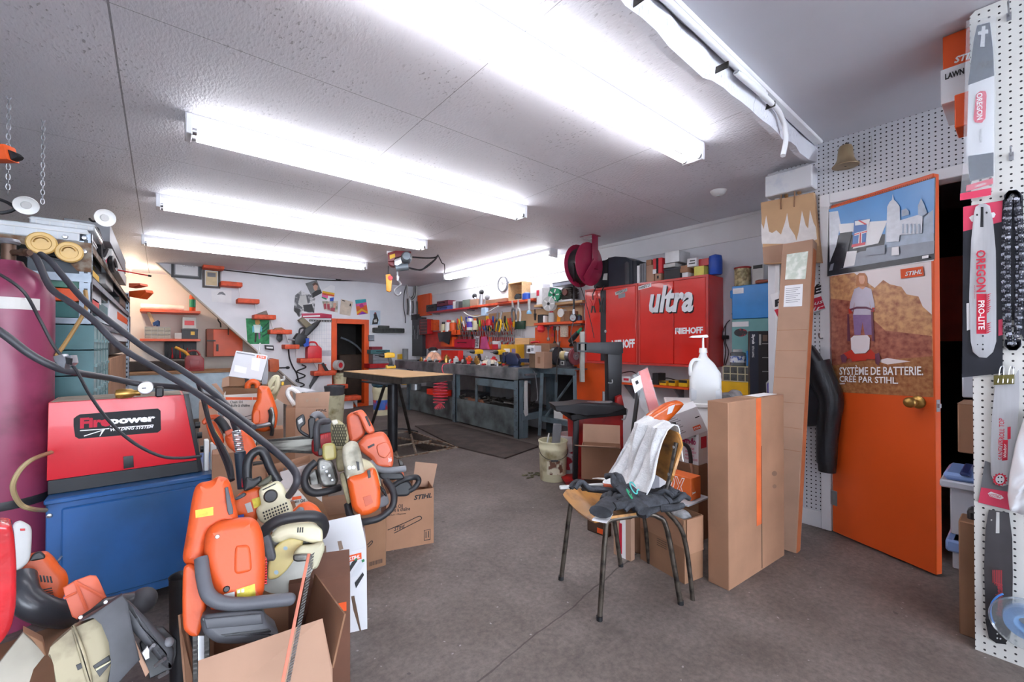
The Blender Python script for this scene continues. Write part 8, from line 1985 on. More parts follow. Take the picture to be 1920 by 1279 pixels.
r=T('hanging_tool','orange sleeve with a black tip poking in from the left edge below the ceiling','tool',oF);MB().prism(ot([-90,268,18,274,26,303,-90,303]),-.02,.02,.006).bd('sleeve',ORANGE,r);MB().prism(ot([20,282,34,288,40,294,36,299,26,302]),-.012,.012,.006).bd('tip',BK,r)
q=oF.px(-60,270,0);MB().tube([(q.x,0,q.z),(q.x,0,CZ-oF.m.translation.z)],.004,6,0).bd('hanger',STEEL,r)
def lb_(u0,v0,u1,v1,name,label,cat,mat,y=.03,d_=.25,**k):return gbox(LF,(u0,v0,u1,v1),y,d_,name,label,cat,mat,**k)
mb=MB()
for k in range(4):mb.tube([tuple(LF.px(u,v,.05+.03*k))for u,v in((176+k*4,430),(184+k*4,455),(186+k*5,480),(192+k*4,486),(200+k*2,470))],.02,8,5)
solo('hose_bundle',mb,RU,'bundle of black hoses on the upper shelf behind the near post of the steel shelving','hose')
solo_=[o for o in COL.objects if o.name.startswith('hose_bundle')][0];solo_.matrix_world=LF.m
items=[(206,455,236,484,'air_filter','grey ribbed air filter housing high on the steel shelving','filter',MG),(176,482,190,506,'parts_box','dark grey box below the hose bundle on the steel shelving','box',DTEAL),(193,490,204,512,'parts_box','black box left of the pink disc on the steel shelving','box',BK),(204,488,210,505,'grinding_disc','pink disc on the steel shelving','disc',M('d0556a',.6)),(210,493,237,513,'spool_box','pale box behind the black ring on the steel shelving','box',LT),(174,512,186,532,'parts_box','yellow and black printed box beside the near post, middle of the steel shelving','box',YL),(198,520,212,540,'battery_box','white box with a yellow flap on the steel shelving','box',LT),(212,527,224,550,'parts_box','dark blue grey case right of the white box on the steel shelving','box',DTEAL),(224,545,236,575,'parts_box','black jug shaped box by the far post of the steel shelving','box',BK),(174,530,190,568,'carton','white and red printed carton beside the near post of the steel shelving','carton',WB),(190,548,206,566,'parts_box','pale printed box in the middle of the steel shelving','box',LT),(206,560,222,578,'oil_bottle','dark bottle with an orange cap on the steel shelving','bottle',BK),(174,562,186,582,'carton','red and white carton low beside the near post of the steel shelving','carton',RP),(186,572,204,590,'parts_box','blue grey box under the printed one on the steel shelving','box',TEAL)]
for it in items:lb_(*it)
r_=lb_(205,575,245,640,'carton','white carton with an orange logo patch by the far post of the steel shelving','carton',WB,y=.02,d_=.3,deco=dict(body='carton_body',patch=(('orange_patch',INKO,(.25,.85,.6,.8)),)))
q=LF.px(215,496,-.04);mb=MB().tube([(q.x+.16*cos(a),-.03,q.z+.035*sin(a))for a in[2*pi*i/12 for i in range(12)]],.016,6,3,closed=True);solo('drive_belt',mb,BK,'black belt loop sticking out of the steel shelving','belt',LF)
q=LF.px(218,505,-.02);r=T('grease_lance','thin red rod with a black tip sticking out of the steel shelving','rod',LF);mb=MB();e=LF.px(280,517,-.0);a_=LF.i@pD(218,506,3.6);b_=LF.i@pD(279,517,3.6);mb.cyl(a_,b_,.006,n=6);mb.bd('rod',RP,r);MB().cyl(b_,b_+(b_-a_)*.06,.009,n=6).bd('tip',BK,r)
for(pts,lab,nm)in([((241,531),(262,531),(264,535),(248,538),(241,539)),'flat orange handle sticking out by the far post of the steel shelving','hand_tool'],[((241,546),(272,543),(274,548),(262,560),(241,556)),'orange plastic saw part sticking out below the flat orange handle','saw_part']):
 P__=[LF.i@pD(u,v,4.6)for u,v in pp_(pts)];mb=MB();mb.v=[];f_=CamFr(255,545,4.6);mb.prism([(lambda q:(q.x,q.z))(f_.px(u,v,0))for u,v in pp_(pts)],0,.1,.008);solo(nm,mb,ORANGE if nm=='saw_part' else ORANGE_D,lab,'tool',f_)
ogn('teal cabinet with small metal drawers on the lower part of the steel shelving',LF,(176,612,203,742),-.02,.25,5,6,TEAL,M('7d9a9c',.5,var=.3),base=.505,cat='drawers')
lb_(208,668,236,705,'carton','open brown carton on the floor level shelf by the far post','carton',CARD,base=.503)
lb_(206,640,240,662,'saw_chain','pile of dark saw chain by the far post of the steel shelving','chain',DS)
# hoses and cables
def hosepx(pts,r_,label,mat=HOSE,name='hose',cat='hose',n=10):
 mb=MB().tube([pD(u,v,d_)for u,v,d_ in pts],r_,n,6);return solo(name,mb,mat,label,cat)
hosepx([(-60,590,1.52),(0,622,1.55),(58,665,1.6),(108,690,1.65),(150,700,1.72),(212,710,1.93),(262,720,2.03),(337,727,2.04),(375,737,1.92),(412,757,1.78),(475,802,1.66)],.0135,'thick black cable crossing before the gas cylinder and over the red welder')
hosepx([(60,478,1.86),(70,488,1.84),(95,540,1.82),(130,566,1.8),(175,600,1.8),(225,650,1.8),(290,690,1.8),(345,722,1.78),(410,765,1.72),(470,810,1.62),(520,850,1.54),(550,880,1.48),(557,900,1.46),(550,918,1.46),(541,930,1.47)],.0125,'black hose arching from the gas cylinder valve down to the saws, lower of the pair')
hosepx([(75,476,1.9),(95,490,1.9),(120,520,1.9),(160,565,1.88),(215,610,1.88),(275,655,1.88),(335,690,1.86),(385,725,1.84),(425,760,1.8),(438,790,1.74),(445,812,1.7)],.0125,'black hose arching from the gas cylinder valve to the welding torch, upper of the pair')
hosepx([(-40,500,1.5),(0,515,1.52),(45,548,1.55),(75,600,1.6),(105,655,1.62),(140,690,1.64),(168,740,1.62),(205,790,1.58),(250,830,1.58),(300,855,1.6),(340,859,1.64),(378,855,1.68)],.0055,'thin black cable crossing the front of the red welder',RU,'cable','cable',8)
hosepx([(385,760,1.75),(395,800,1.7),(415,835,1.62),(430,865,1.55),(436,900,1.5)],.008,'black cable dropping from the welder beside the torch',RU,'cable','cable',8)
hosepx([(372,720,1.9),(380,745,1.86),(392,790,1.76),(408,830,1.66),(425,870,1.56),(434,900,1.5)],.009,'black earth cable dropping behind the torch to the saws',RU,'cable','cable',8)
hosepx([(160,545,2.0),(162,575,1.98),(150,600,1.96),(125,640,1.92),(105,668,1.88)],.008,'tan rubber hose running down behind the hose pair by the near shelving post',M('a27f4c',.5),n=8)
hosepx([(97,848,1.76),(60,862,1.56),(35,885,1.52),(24,915,1.52),(38,945,1.56),(62,955,1.6),(92,957,1.74)],.008,'beige hose looping in front of the gas cylinder beside the cart',M('b09a72',.5),n=8)
f=CamFr(125,672,1.62);r=T('earth_clamp','grey metal earth clamp gripping the thick cable before the gas cylinder','clamp',f)
MB().prism(P_([105,668,122,664,130,676,126,692,118,684,108,678],f,0),-.012,.012,.003).prism(P_([126,668,138,666,141,680,136,686,128,680],f,0),-.01,.014,.003).bd('jaw',STEEL,r);MB().prism(P_([130,670,141,672,140,684,132,682],f,0),-.016,-.008,.002).bd('insulator',BK,r)
f=CamFr(448,870,1.55);r=T('welding_torch','blue-black welding torch with a spring neck hanging among the saws','torch',f)
mb=MB();pts=[]
for i in range(90):t=i/89;q=f.px(443+8*t,808+45*t,0);a=t*2*pi*12;pts.append((q.x+.013*cos(a),.013*sin(a),q.z))
mb.tube(pts,.0028,5,1);mb.bd('neck_spring',STEEL,r)
mb=MB();q0=f.px(450,848,0);q1=f.px(456,915,0);mb.tube([q0,(q0+q1)/2,q1],.018,12,4);mb.bd('grip',M('23303f',.45),r)
mb=MB();q2=f.px(459,905,-.018);mb.box(q2.x-.006,q2.x+.008,-.03,-.014,q2.z-.015,q2.z+.02,.003);mb.bd('trigger',RP,r)
# saws and cartons on the left
class TrZ:
 """traces outlines at the true distance of a thing: frame turned to the viewpoint's heading"""
 def __init__(s,u,v,d_,ox,oy,sc,look=1):s.f=CamFr(u,v,d_,look);s.o=(ox,oy,sc);s.d=d_
 def uv(s,x,y):return(s.o[0]+x*s.o[2],s.o[1]+y*s.o[2])
 def p(s,pts,y=0):return[(lambda q:(q.x,q.z))(s.f.px(*s.uv(a,b),y))for a,b in pp_(pts)]
 def v(s,x,y,dy=0):return s.f.px(*s.uv(x,y),dy)
 def pr(s,r,name,pts,y0,y1,mat,bev=.008,seg=3,smooth=50):
  mb=MB().prism(s.p(pts,y0),y0,y1,bev,seg);return mb.bd(name,mat,r,smooth)
 def tb(s,r,name,pts,rad,mat,y=0,n=10,sm=6):
  mb=MB().tube([s.v(*(q if len(q)==3 else(*q,y)))for q in pp_(pts)],rad,n,sm);return mb.bd(name,mat,r)
 def fl(s,r,name,items,y,mats):return flat(r,name,[(k,s.p(pts,y))for k,pts in items],y,mats)
 def T(s,name,label,cat,group=None):return T(name,label,cat,s.f,group)
 def floor(s):return-s.f.m.translation.z
ORG2=M('dc5a1b',.4,scale=12,col2='93401a',thr=(.25,.38),bump=.06,bscale=90)
DIRTY=M('a59c78',.55,col2='6e6548',thr=(.35,.55),scale=12)
GREASE=M('8a8984',.4,.6,col2='3f3d39',thr=(.4,.58),scale=14)
YLAB=M('e3d13a',.5,col2='b7a82c',thr=(.4,.6),scale=40)
CHAIN=M('3c3a38',.4,.7,var=.4,scale=60)
# big orange saw standing on its nose
t=TrZ(440,1040,1.05,320,880,.312,2)
r=t.T('chainsaw','big orange chainsaw standing nose down in the front carton, grey handle towards the viewer','chainsaw')
t.pr(r,'rear_handle',[155,95,245,80,285,52,330,62,350,110,390,290,385,322,300,328,228,372,195,480,205,560,150,585,80,550,110,380],.0,.10,ORANGE,.022)
t.pr(r,'top_cover',[296,325,480,305,512,330,540,400,556,560,545,775,440,785,300,770,262,690,240,640,215,520,225,380],-.03,.12,ORANGE,.025)
t.pr(r,'cover_seam',[218,385,232,372,222,480,250,630,270,690,258,700,232,640,208,520],-.012,.03,BK,.004)
t.pr(r,'clutch_cover',[80,592,110,575,160,600,195,770,205,840,165,1005,120,1000,80,960,75,800],-.01,.09,ORANGE,.016)
t.pr(r,'lower_housing',[245,745,545,745,545,865,250,878],-.022,.10,ORANGE,.014)
t.pr(r,'badge',[390,480,400,462,460,458,475,480,485,600,470,612,400,628,385,610],-.034,-.02,ORANGE,.006)
vents=[t.pr(r,'cooling_fin',[(556,540+k*16),(580,538+k*16),(580,546+k*16),(556,549+k*16)],-.005,.06,RP,.002)for k in range(10)]
t.tb(r,'front_handle',[(185,535,-.02),(195,640,-.035),(225,750,-.05),(300,800,-.055),(420,810,-.055),(560,797,-.055),(712,782,-.05)],.0145,M('grey_handle_rubber','5c5d63',.5),n=14)
mb=MB();q=t.v(715,782,-.05);mb.ball(q,.0142);mb.bd('handle_end',M('grey_handle_rubber'),r)
t.pr(r,'hand_guard',[185,893,300,880,552,858,566,930,640,988,635,1005,600,1022,420,1046,280,1042,205,985],-.075,.06,GREYP,.014)
t.pr(r,'guard_slot',[300,995,590,960,606,970,600,980,330,1006],-.0765,-.07,BK,.001)
t.pr(r,'guard_lip',[200,900,545,868,555,930,300,955,215,960],-.079,-.072,GREYP,.003)
t.pr(r,'stop_switch',[325,112,345,105,362,190,375,235,376,268,350,275,340,250],-.007,.004,GREYP,.002)
t.fl(r,'yellow_label',[(0,[148,246,256,226,256,276,150,293])],-.001,[YLAB])
t.fl(r,'warning_label',[(0,[396,722,506,688,512,772,398,776]),(1,[402,728,418,722,418,742,402,746]),(1,[425,722,442,716,442,738,425,740]),(2,[320,750,384,735,386,772,322,774])],-.0315,[YLAB,PAPER,LT])
t.fl(r,'lower_label',[(0,[400,838,512,830,512,852,402,864]),(1,[315,842,384,842,384,866,318,868])],-.0235,[YLAB,LT])
for(x,y,rr0,mt_,nm)in((281,405,14,STEEL,'screw'),(336,720,18,BK,'plug')):
 q=t.v(x,y,-.03);mb=MB();R_=rr0*.312*1.05/800;mb.lathe([(0,-.003),(R_*.7,-.003),(R_,.002)],14,(q.x,-.031,q.z),'y');mb.bd(nm,mt_,r)
t.pr(r,'bar_blade',[150,1000,208,1000,216,1060,222,1700,160,1700],.02,.026,SILV,.001)
mb=MB()
for k in range(22):
 for x in(146+k*.3,218+k*.2):q=t.v(x,1000+k*28,.02);mb.at((q.x,.023,q.z));mb.box(-.005,.005,-.004,.004,-.009,.009,.001)
mb.at();mb.bd('saw_chain',CHAIN,r)
# front carton that holds it
t=TrZ(490,1180,.98,330,1050,.1979);fl_=t.floor()
r=t.T('carton','open brown carton in the left foreground holding the big orange saw, flaps folded out','carton')
W_=t.p([(210,955),(1480,1030)],0);xl_,xr_=W_[0][0],W_[1][0];ztp=t.p([(800,1030)],0)[0][1]
MB().box(xl_,xr_,0,.005,fl_,ztp).box(xl_,xl_+.005,.005,.30,fl_,ztp).box(xr_-.005,xr_,.005,.30,fl_,ztp).box(xl_,xr_,.295,.30,fl_,ztp).box(xl_,xr_,.005,.295,fl_,fl_+.005).bd('carton_body',CARD,r)
def fl3(r,name,pts,mat,th=.004):
 P__=[t.f.i@pD(*t.uv(x,y),dd)for x,y,dd in pts];n_=(P__[1]-P__[0]).cross(P__[2]-P__[0]).normalized()*th/2;n=len(P__)
 vs=[p-n_ for p in P__]+[p+n_ for p in P__];mb=MB().add(vs,[tuple(range(n)),tuple(range(2*n-1,n-1,-1))]+[(i,i+n,(i+1)%n+n,(i+1)%n)for i in range(n)]);return mb.bd(name,mat,r,0)
fl3(r,'flap',[(210,955,.86),(1385,555,1.02),(1480,1035,.985),(1480,1160,.97),(205,1500,.80)],CARDL)
fl3(r,'flap',[(1320,130,1.30),(1602,515,1.0),(1485,1025,.99),(1230,600,1.28)],CARD2)
fl3(r,'flap',[(28,520,1.02),(62,510,1.06),(150,870,1.1),(215,1300,1.0),(95,1300,.98)],CARD)
fl3(r,'flap',[(870,345,1.34),(1290,200,1.36),(1240,520,1.30),(880,615,1.28)],CARD2)
# second brown carton right behind it
t=TrZ(640,1180,1.32,330,1050,.1979);fl_=t.floor()
r=t.T('carton','dark brown carton with a red square, between the front carton and the white saw carton','carton')
q=t.p([1380,175,1650,140,1652,1150],0)
MB().prism([(q[0][0]-.09,q[0][1]),(q[1][0],q[1][1]),(q[2][0],fl_),(q[0][0]-.09,fl_)],0,.18,.002).bd('carton_body',M('694636',.85,var=.2,scale=6),r)
t.fl(r,'red_square',[(0,[1540,410,1615,395,1615,480,1545,490])],-.0005,[INKO])
# cut-off saw with its steel disc
t=TrZ(560,1030,1.30,320,880,.312,2)
r=t.T('cutoff_saw','cream disc cutter with a steel disc and black arched handle, beside the big orange saw','disc cutter')
q=t.v(690,560,.03);R_=165*.312*1.3/800
MB().lathe([(0,0),(R_,0),(R_,.004),(0,.004)],40,(q.x,.03,q.z),'y').bd('cutting_disc',M('77756f',.35,.75,var=.2,scale=10),r)
t.pr(r,'disc_guard',[585,652,590,560,625,470,680,425,740,412,800,428,770,500,735,550,700,600,645,652,600,662],-.01,.026,M('cdbb7a',.45,var=.1,scale=12),.006)
t.pr(r,'engine_casing',[600,410,640,360,720,335,860,330,905,365,910,420,900,450,800,425,720,405,640,440],-.03,.10,CREAM,.012)
t.pr(r,'gear_head',[745,515,780,470,850,465,915,440,920,480,880,590,850,600,840,540,750,550],-.06,.05,M('b9b598',.5,var=.12),.012)
t.pr(r,'exhaust',[738,515,850,512,848,545,760,556,738,545],-.075,-.02,GREASE,.008)
t.tb(r,'front_handle',[(552,395,-.03),(590,345,-.04),(660,305,-.045),(760,285,-.045),(860,283,-.04),(905,305,-.02),(920,350,.0),(905,395,.03)],.0165,RU,n=14)
t.pr(r,'handle_block',[542,400,580,388,600,410,628,530,620,548,575,550],-.045,.0,GREYP,.008)
for k in range(3):t.pr(r,'vent_slot',[(762+k*14,350),(770+k*14,349),(768+k*14,380),(760+k*14,381)],-.032,-.02,BK,.001)
it=[(0,[(690+14*cos(a),475+12*sin(a))for a in[i*pi/4 for i in range(8)]]),(0,[(635+14*cos(a),620+14*sin(a))for a in[i*pi/4 for i in range(8)]])]
t.fl(r,'guard_print',it,-.0105,[M('9fb9c4',.6)])
t=TrZ(560,960,1.45,360,740,.2033,2)
r=t.T('saw_cover','orange and white saw housing with a grey grip, above the disc cutter','saw cover')
t.pr(r,'housing',[900,1110,1010,1010,1080,1000,1150,1040,1210,1130,1200,1180,1100,1120,960,1180,880,1200],.02,.09,ORG2,.012)
t.pr(r,'white_side',[740,1260,900,1190,1130,1190,1150,1230,1000,1279,760,1290],.0,.06,WP,.01)
t.pr(r,'grip',[930,1110,990,1040,1030,1050,1030,1090,960,1130],.0,.05,MG,.008)
# hedge trimmer blade
t=TrZ(570,1150,.95,330,1050,.1979,2)
r=t.T('hedge_trimmer','long orange hedge trimmer blade with dark teeth standing in front of the big saw','hedge trimmer')
t.pr(r,'guide_rail',[1245,-60,1275,-60,1190,330,1010,1250,975,1250,1130,480],-.05,-.042,M('c0664a',.5,var=.2,scale=20),.001)
mb=MB();nt=44
for k in range(nt):
 s_=k/(nt-1);x=1268+(1024-1268)*(s_**1.06);y=-40+1290*s_;q0=t.v(x,y,-.045);q1=t.v(x+46,y-34,-.045);q2=t.v(x+40,y-14,-.045);q3=t.v(x-4,y+22,-.045)
 mb.prism([(q0.x,q0.z),(q1.x,q1.z),(q2.x,q2.z),(q3.x,q3.z)],-.048,-.042)
mb.bd('cutter_teeth',CHAIN,r)
# saw underside in the bottom left corner
t=TrZ(200,1190,.92,0,1040,.1869,2)
r=t.T('chainsaw','upturned dirty cream and black chainsaw body in the bottom left corner','chainsaw')
t.pr(r,'cream_casing',[500,930,720,740,950,640,1035,690,1090,880,1130,1085,1050,1400,560,1400,560,1100,480,1010],-.02,.10,M('scuffed_cream_casing','a89d80',.6,col2='6f6450',thr=(.3,.5),scale=14),.003,2)
t.pr(r,'casing_rib',[715,720,745,715,860,1000,930,1300,880,1300,790,980],-.03,-.015,M('scuffed_cream_casing'),.004)
t.pr(r,'opening',[930,1120,1095,1010,1120,1085,1000,1230],-.0215,-.01,BK,.001)
t.pr(r,'opening',[760,1110,850,1070,855,1120,780,1165],-.0215,-.01,BK,.001)
t.pr(r,'opening_bar',[955,1150,1115,1060,1118,1075,965,1170],-.028,-.018,CREAM,.002)
t.pr(r,'black_frame',[785,680,1050,525,1230,400,1290,480,1300,600,1330,760,1405,1060,1310,1150,1090,1400,1050,1400,1135,1090,1090,880,1035,690,960,625],-.04,.06,M('dusty_black_casting','47484c',.55,var=.2,scale=20),.003,2)
t.pr(r,'handle_arm',[1265,470,1330,530,1640,850,1740,960,1715,1140,1650,1100,1560,980,1330,740,1280,560],-.03,.02,M('dusty_black_casting'),.012)
t.pr(r,'brown_board',[1200,610,1245,615,1500,1180,1460,1230,1390,1060],-.03,-.01,CARDL,.002)
for(x,y)in((1060,478),(808,630)):
 q=t.v(x,y,-.045);MB().lathe([0,-.003,.003,-.003,.004,.002],10,(q.x,-.042,q.z),'y').bd('screw',STEEL,r)
q=t.v(1690,890,-.03);MB().ball((q.x,-.02,q.z),.011).bd('rubber_buffer',MG,r)
for a_,b_ in(((1560,1115),(1655,1045)),((1500,960),(1540,910)),((1600,1225),(1680,1180))):
 q0=t.v(*a_,-.03);q1=t.v(*b_,-.05);MB().cyl(q0,q1,.004,n=8).bd('stud',STEEL,r)
t.pr(r,'white_clip',[1425,990,1480,920,1500,960,1500,1040,1460,1060],-.045,-.03,WP,.003)
t.pr(r,'cavity',[1480,730,1640,720,1780,860,1780,1000,1720,1150,1500,1250,1400,900],.03,.05,BK,.003)
t2=TrZ(160,1120,.98,0,1040,.1869,2)
r=t2.T('saw_cover','salmon orange ribbed plastic cover on top of the upturned black saw','saw cover')
t2.pr(r,'cover_shell',[628,335,750,262,900,207,965,212,990,250,1072,430,900,540,775,655,722,625,660,440],.0,.012,ORANGE_D,.003)
for a_,b_ in(((750,265),(870,560)),((760,280),(1050,430)),((640,440),(770,380))):
 p0=t2.p([a_],-.004)[0];p1=t2.p([b_],-.004)[0];MB().cyl((p0[0],-.003,p0[1]),(p1[0],-.003,p1[1]),.003,n=6).bd('rib',ORANGE_D,r)
 # leaf blower
t=TrZ(80,1090,1.12,0,1040,.1869,2)
r=t.T('leaf_blower','orange leaf blower with a grey grip and black pipe, at the lower left edge','leaf blower')
t.pr(r,'engine_cover',[150,150,230,60,300,20,450,-10,520,50,590,150,650,200,665,290,600,470,470,470,300,400,190,280],.0,.12,ORG2,.03)
for k in range(8):t.pr(r,'vent_slot',[(258+k*34,190+k*4),(276+k*34,190+k*4),(292+k*34,262+k*3),(272+k*34,264+k*3)],-.0015,.004,BK,.001)
for k in range(6):t.pr(r,'vent_slot',[(300+k*28,372+k*14),(520+k*6,330+k*24),(524+k*6,342+k*24),(306+k*28,384+k*14)],-.0015,.004,BK,.001)
t.pr(r,'filler_cap',[300,60,330,0,400,-30,450,10,445,40,330,60],-.02,.05,BK,.012)
t.pr(r,'grip',[130,-310,200,-340,290,-290,310,-240,295,60,180,165,150,150],-.03,.03,LT,.016)
t.pr(r,'switch',[200,-260,250,-262,252,-240,204,-238],-.0335,-.026,RP,.002)
t.tb(r,'blower_pipe',[(200,240,-.03),(205,330,-.05),(260,450,-.06),(400,540,-.06),(560,590,-.04),(760,610,.02),(1000,560,.06),(1260,500,.09),(1420,465,.09)],.031,M('34363c',.28,var=.1),n=18)
q=t.v(1430,462,.09);MB().ball(q,.037).bd('nozzle',GREYP,r)
# other bits in the corner
t=TrZ(10,1100,.85,0,880,.312)
r=t.T('plastic_cover','shiny red plastic piece at the very left edge of the foreground','cover')
t.pr(r,'red_cover',[-90,340,60,340,78,420,90,600,88,820,60,960,0,1050,-90,1100],-.01,.05,M('c4282f',.12,var=.25,scale=14,coat=.6,bump=.5,bscale=26),.02)
t=TrZ(50,1230,.86,0,1040,.1869);fl_=t.floor()
r=t.T('cardboard_sheet','crumpled pale cardboard sheet in the bottom left corner of the foreground','cardboard')
A=[(-250,1250),(0,1090),(230,780),(460,1000),(330,1150),(200,1600),(-250,1600)]
t.pr(r,'sheet',A,.03,.036,M('a9a395',.8,var=.2,scale=7),.001)
t.pr(r,'fold',[230,775,430,880,470,1030,445,1010,330,860],.0,.03,CARD2,.002)
mb=MB();q=t.p([(-250,1500),(1050,1500)],.05);mb.box(q[0][0],q[1][0]-.02,.0,.35,fl_,-.115,.003)
solo('carton',mb,CARD2,'brown carton at the bottom left under the upturned saw and blower','carton',t.f)
t=TrZ(332,1150,1.16,0,1040,.1869);fl_=t.floor()
r=t.T('bin','narrow black plastic bin standing between the blue cart and the big orange saw','bin')
q=t.p([(1690,300),(1960,300)],0);xm=(q[0][0]+q[1][0])/2;R_=(q[1][0]-q[0][0])/2;MB().lathe([(R_*.8,fl_),(R_,q[0][1]),(R_*1.04,q[0][1]),(R_*1.04,q[0][1]+.004),(R_*.94,q[0][1]),(R_*.75,fl_+.02),(0,fl_+.02)],26,(xm,R_,0)).bd('bin_body',BK,r)
# cream saw with the black loop handle
t=TrZ(490,930,1.45,360,740,.2033,2)
r=t.T('chainsaw','orange chainsaw with a cream vented cover and tall black handle, below the welding torch','chainsaw')
t.tb(r,'rear_handle',[(525,870,.0),(508,760,.0),(515,620,.0),(560,545,.0),(630,515,.0),(672,560,.0),(730,690,.0),(800,810,.0)],.0145,BK,n=12)
t.pr(r,'handle_base',[480,880,500,760,560,790,630,755,640,790,600,830,560,860,500,885],-.02,.03,BK,.01)
t.pr(r,'handle_spur',[600,830,690,770,730,740,735,790,680,830,620,850],-.015,.025,M('4a4a3a',.5),.008)
t.pr(r,'orange_body',[400,960,500,885,620,858,650,1000,605,1090,580,1190,480,1120,395,1090],.0,.11,ORG2,.014)
t.pr(r,'cream_cover',[622,885,700,840,790,802,835,845,935,1085,880,1115,700,1200,625,1155,600,1065,655,1020],-.03,.09,CREAM,.014)
q=t.v(725,935,-.03);mb=MB();R_=58*.2033*1.45/800;mb.lathe([(0,-.012),(R_*.8,-.012),(R_,-.004),(R_,.004)],22,(q.x,-.03,q.z),'y');mb.bd('filler_cap',BK,r)
for k in range(9):
 for j in range(3):x=650+k*26+j*8;y=1090-k*11+j*26-(0 if j else 4);t.pr(r,'vent_slot',[(x,y),(x+15,y-7),(x+19,y+9),(x+4,y+16)],-.0315,-.027,BK,.0005)
t.pr(r,'top_slot',[650,875,770,818,774,826,655,884],-.0315,-.027,BK,.0005)
t.fl(r,'yellow_label',[(0,[550,966,622,942,646,1022,572,1052]),(1,[485,1010,540,990,566,1078,514,1092])],-.001,[YLAB,LT])
t.fl(r,'blue_label',[(0,[408,1118,478,1102,486,1160,412,1168])],-.001,[M('2a3f8f',.5)])
t.pr(r,'exhaust_cap',[715,1200,740,1140,800,1110,850,1120,830,1160],-.034,-.02,M('9c4a30',.5),.004)
t.pr(r,'starter_lever',[395,960,480,905,500,930,410,975],-.03,.0,GREYP,.006)
t=TrZ(480,1010,1.62,360,740,.2033);fl_=t.floor()
mb=MB();q=t.p([(330,1180),(1000,1180)],.0);mb.box(q[0][0],q[1][0],.06,.42,fl_,q[0][1]-.06,.003);solo('carton',mb,CARD2,'brown carton hidden beneath the cream covered saw','carton',t.f)
# orange saw behind the torch
t=TrZ(430,830,1.85,360,740,.2033,2)
r=t.T('chainsaw','orange chainsaw with a black grip lying behind the welding torch, right of the red welder','chainsaw')
t.pr(r,'rear_loop',[130,270,200,240,300,440,230,475,180,420],.0,.07,ORANGE,.012)
t.pr(r,'body',[310,385,420,330,520,362,585,485,585,600,480,590,400,520,340,470],-.03,.10,ORANGE,.022)
t.tb(r,'grip',[(235,215,-.01),(285,270,-.015),(330,340,-.01)],.017,RU,n=12)
t.pr(r,'grip_mount',[300,340,370,315,385,345,320,385],-.03,.03,ORANGE_D,.008)
t.fl(r,'yellow_label',[(0,[180,310,200,300,255,395,235,405])],-.001,[YLAB])
t.pr(r,'top_arc',[90,250,140,195,230,185,290,210,270,235,180,220,110,280],.03,.07,ORANGE,.008)
t=TrZ(410,860,1.95,360,740,.2033);fl_=t.floor()
mb=MB();q=t.p([(180,590),(700,590)],0);mb.box(q[0][0],q[1][0],.08,.4,fl_,q[0][1],.003);solo('carton',mb,CARD,'brown carton under the orange saw behind the welding torch','carton',t.f)
t=TrZ(505,855,2.0,360,740,.2033,2)
r=t.T('chainsaw','small saw with a black loop grip, left of the long dark saw bar','chainsaw')
t.tb(r,'loop_handle',[(430,265,0),(500,280,0),(550,350,.0),(560,400,.02)],.014,RU,n=10);t.tb(r,'loop_handle',[(430,265,0),(450,310,.0),(520,370,.0),(565,400,.02)],.012,RU,n=10)
t.pr(r,'engine',[480,380,560,370,600,420,590,480,500,470],.0,.1,GREASE,.01)
t.tb(r,'shaft',[(560,640,-.02),(650,625,-.02),(735,612,-.02)],.009,DS,n=8)
t.pr(r,'lever',[620,590,700,520,720,545,640,610],-.01,.02,BK,.004)
# saw with the long bar
t=TrZ(590,815,2.3,360,740,.2033,2)
r=t.T('chainsaw','red and black chainsaw with a long dark bar pointing left above the open cartons','chainsaw')
t.pr(r,'bar_blade',[560,440,740,412,1020,378,1115,400,1115,530,800,540,600,500],.02,.028,M('77766f',.4,.7,col2='45433f',thr=(.4,.6),scale=7,stretch=(1,1,6)),.002)
mb=MB()
for k in range(40):
 s_=k/39;
 for(x,y)in((570+540*s_,436-52*s_+14*s_*s_),(600+510*s_,506+28*s_)):q=t.v(x,y,.02);mb.at((q.x,.024,q.z));mb.box(-.009,.009,-.005,.005,-.006,.006,.001)
mb.at();mb.bd('saw_chain',CHAIN,r)
t.pr(r,'hand_guard',[955,225,1022,180,1035,200,1045,270,1005,300,1000,330,1075,375,1110,380,1110,400,1030,380,975,330],-.02,.02,BK,.006)
t.pr(r,'guard_window',[975,240,1015,212,1022,250,985,275],-.0215,-.018,LT,.001)
t.pr(r,'body_red',[1110,425,1180,370,1300,345,1300,560,1160,570,1110,530],-.01,.12,REDD,.014)
for k in range(4):t.pr(r,'cooling_fin',[(1190+k*18,375-k*5),(1202+k*18,372-k*5),(1200+k*18,410-k*5),(1190+k*18,412-k*5)],-.0125,-.008,RP,.001)
t.pr(r,'air_cover',[1140,300,1200,250,1290,240,1300,350,1180,375,1150,370],-.005,.1,GREYP,.014)
t.pr(r,'throttle_grip',[1072,235,1090,215,1130,212,1138,260,1120,400,1085,410,1078,330],-.03,.01,BK,.008)
t.tb(r,'top_handle',[(1110,215,-.01),(1140,185,.0),(1180,190,.02),(1215,235,.05)],.018,MG,n=10)
t.tb(r,'front_handle',[(1160,520,-.04),(1150,400,-.04),(1150,300,-.04),(1180,255,-.035),(1260,245,-.0)],.017,GREYP,n=10)
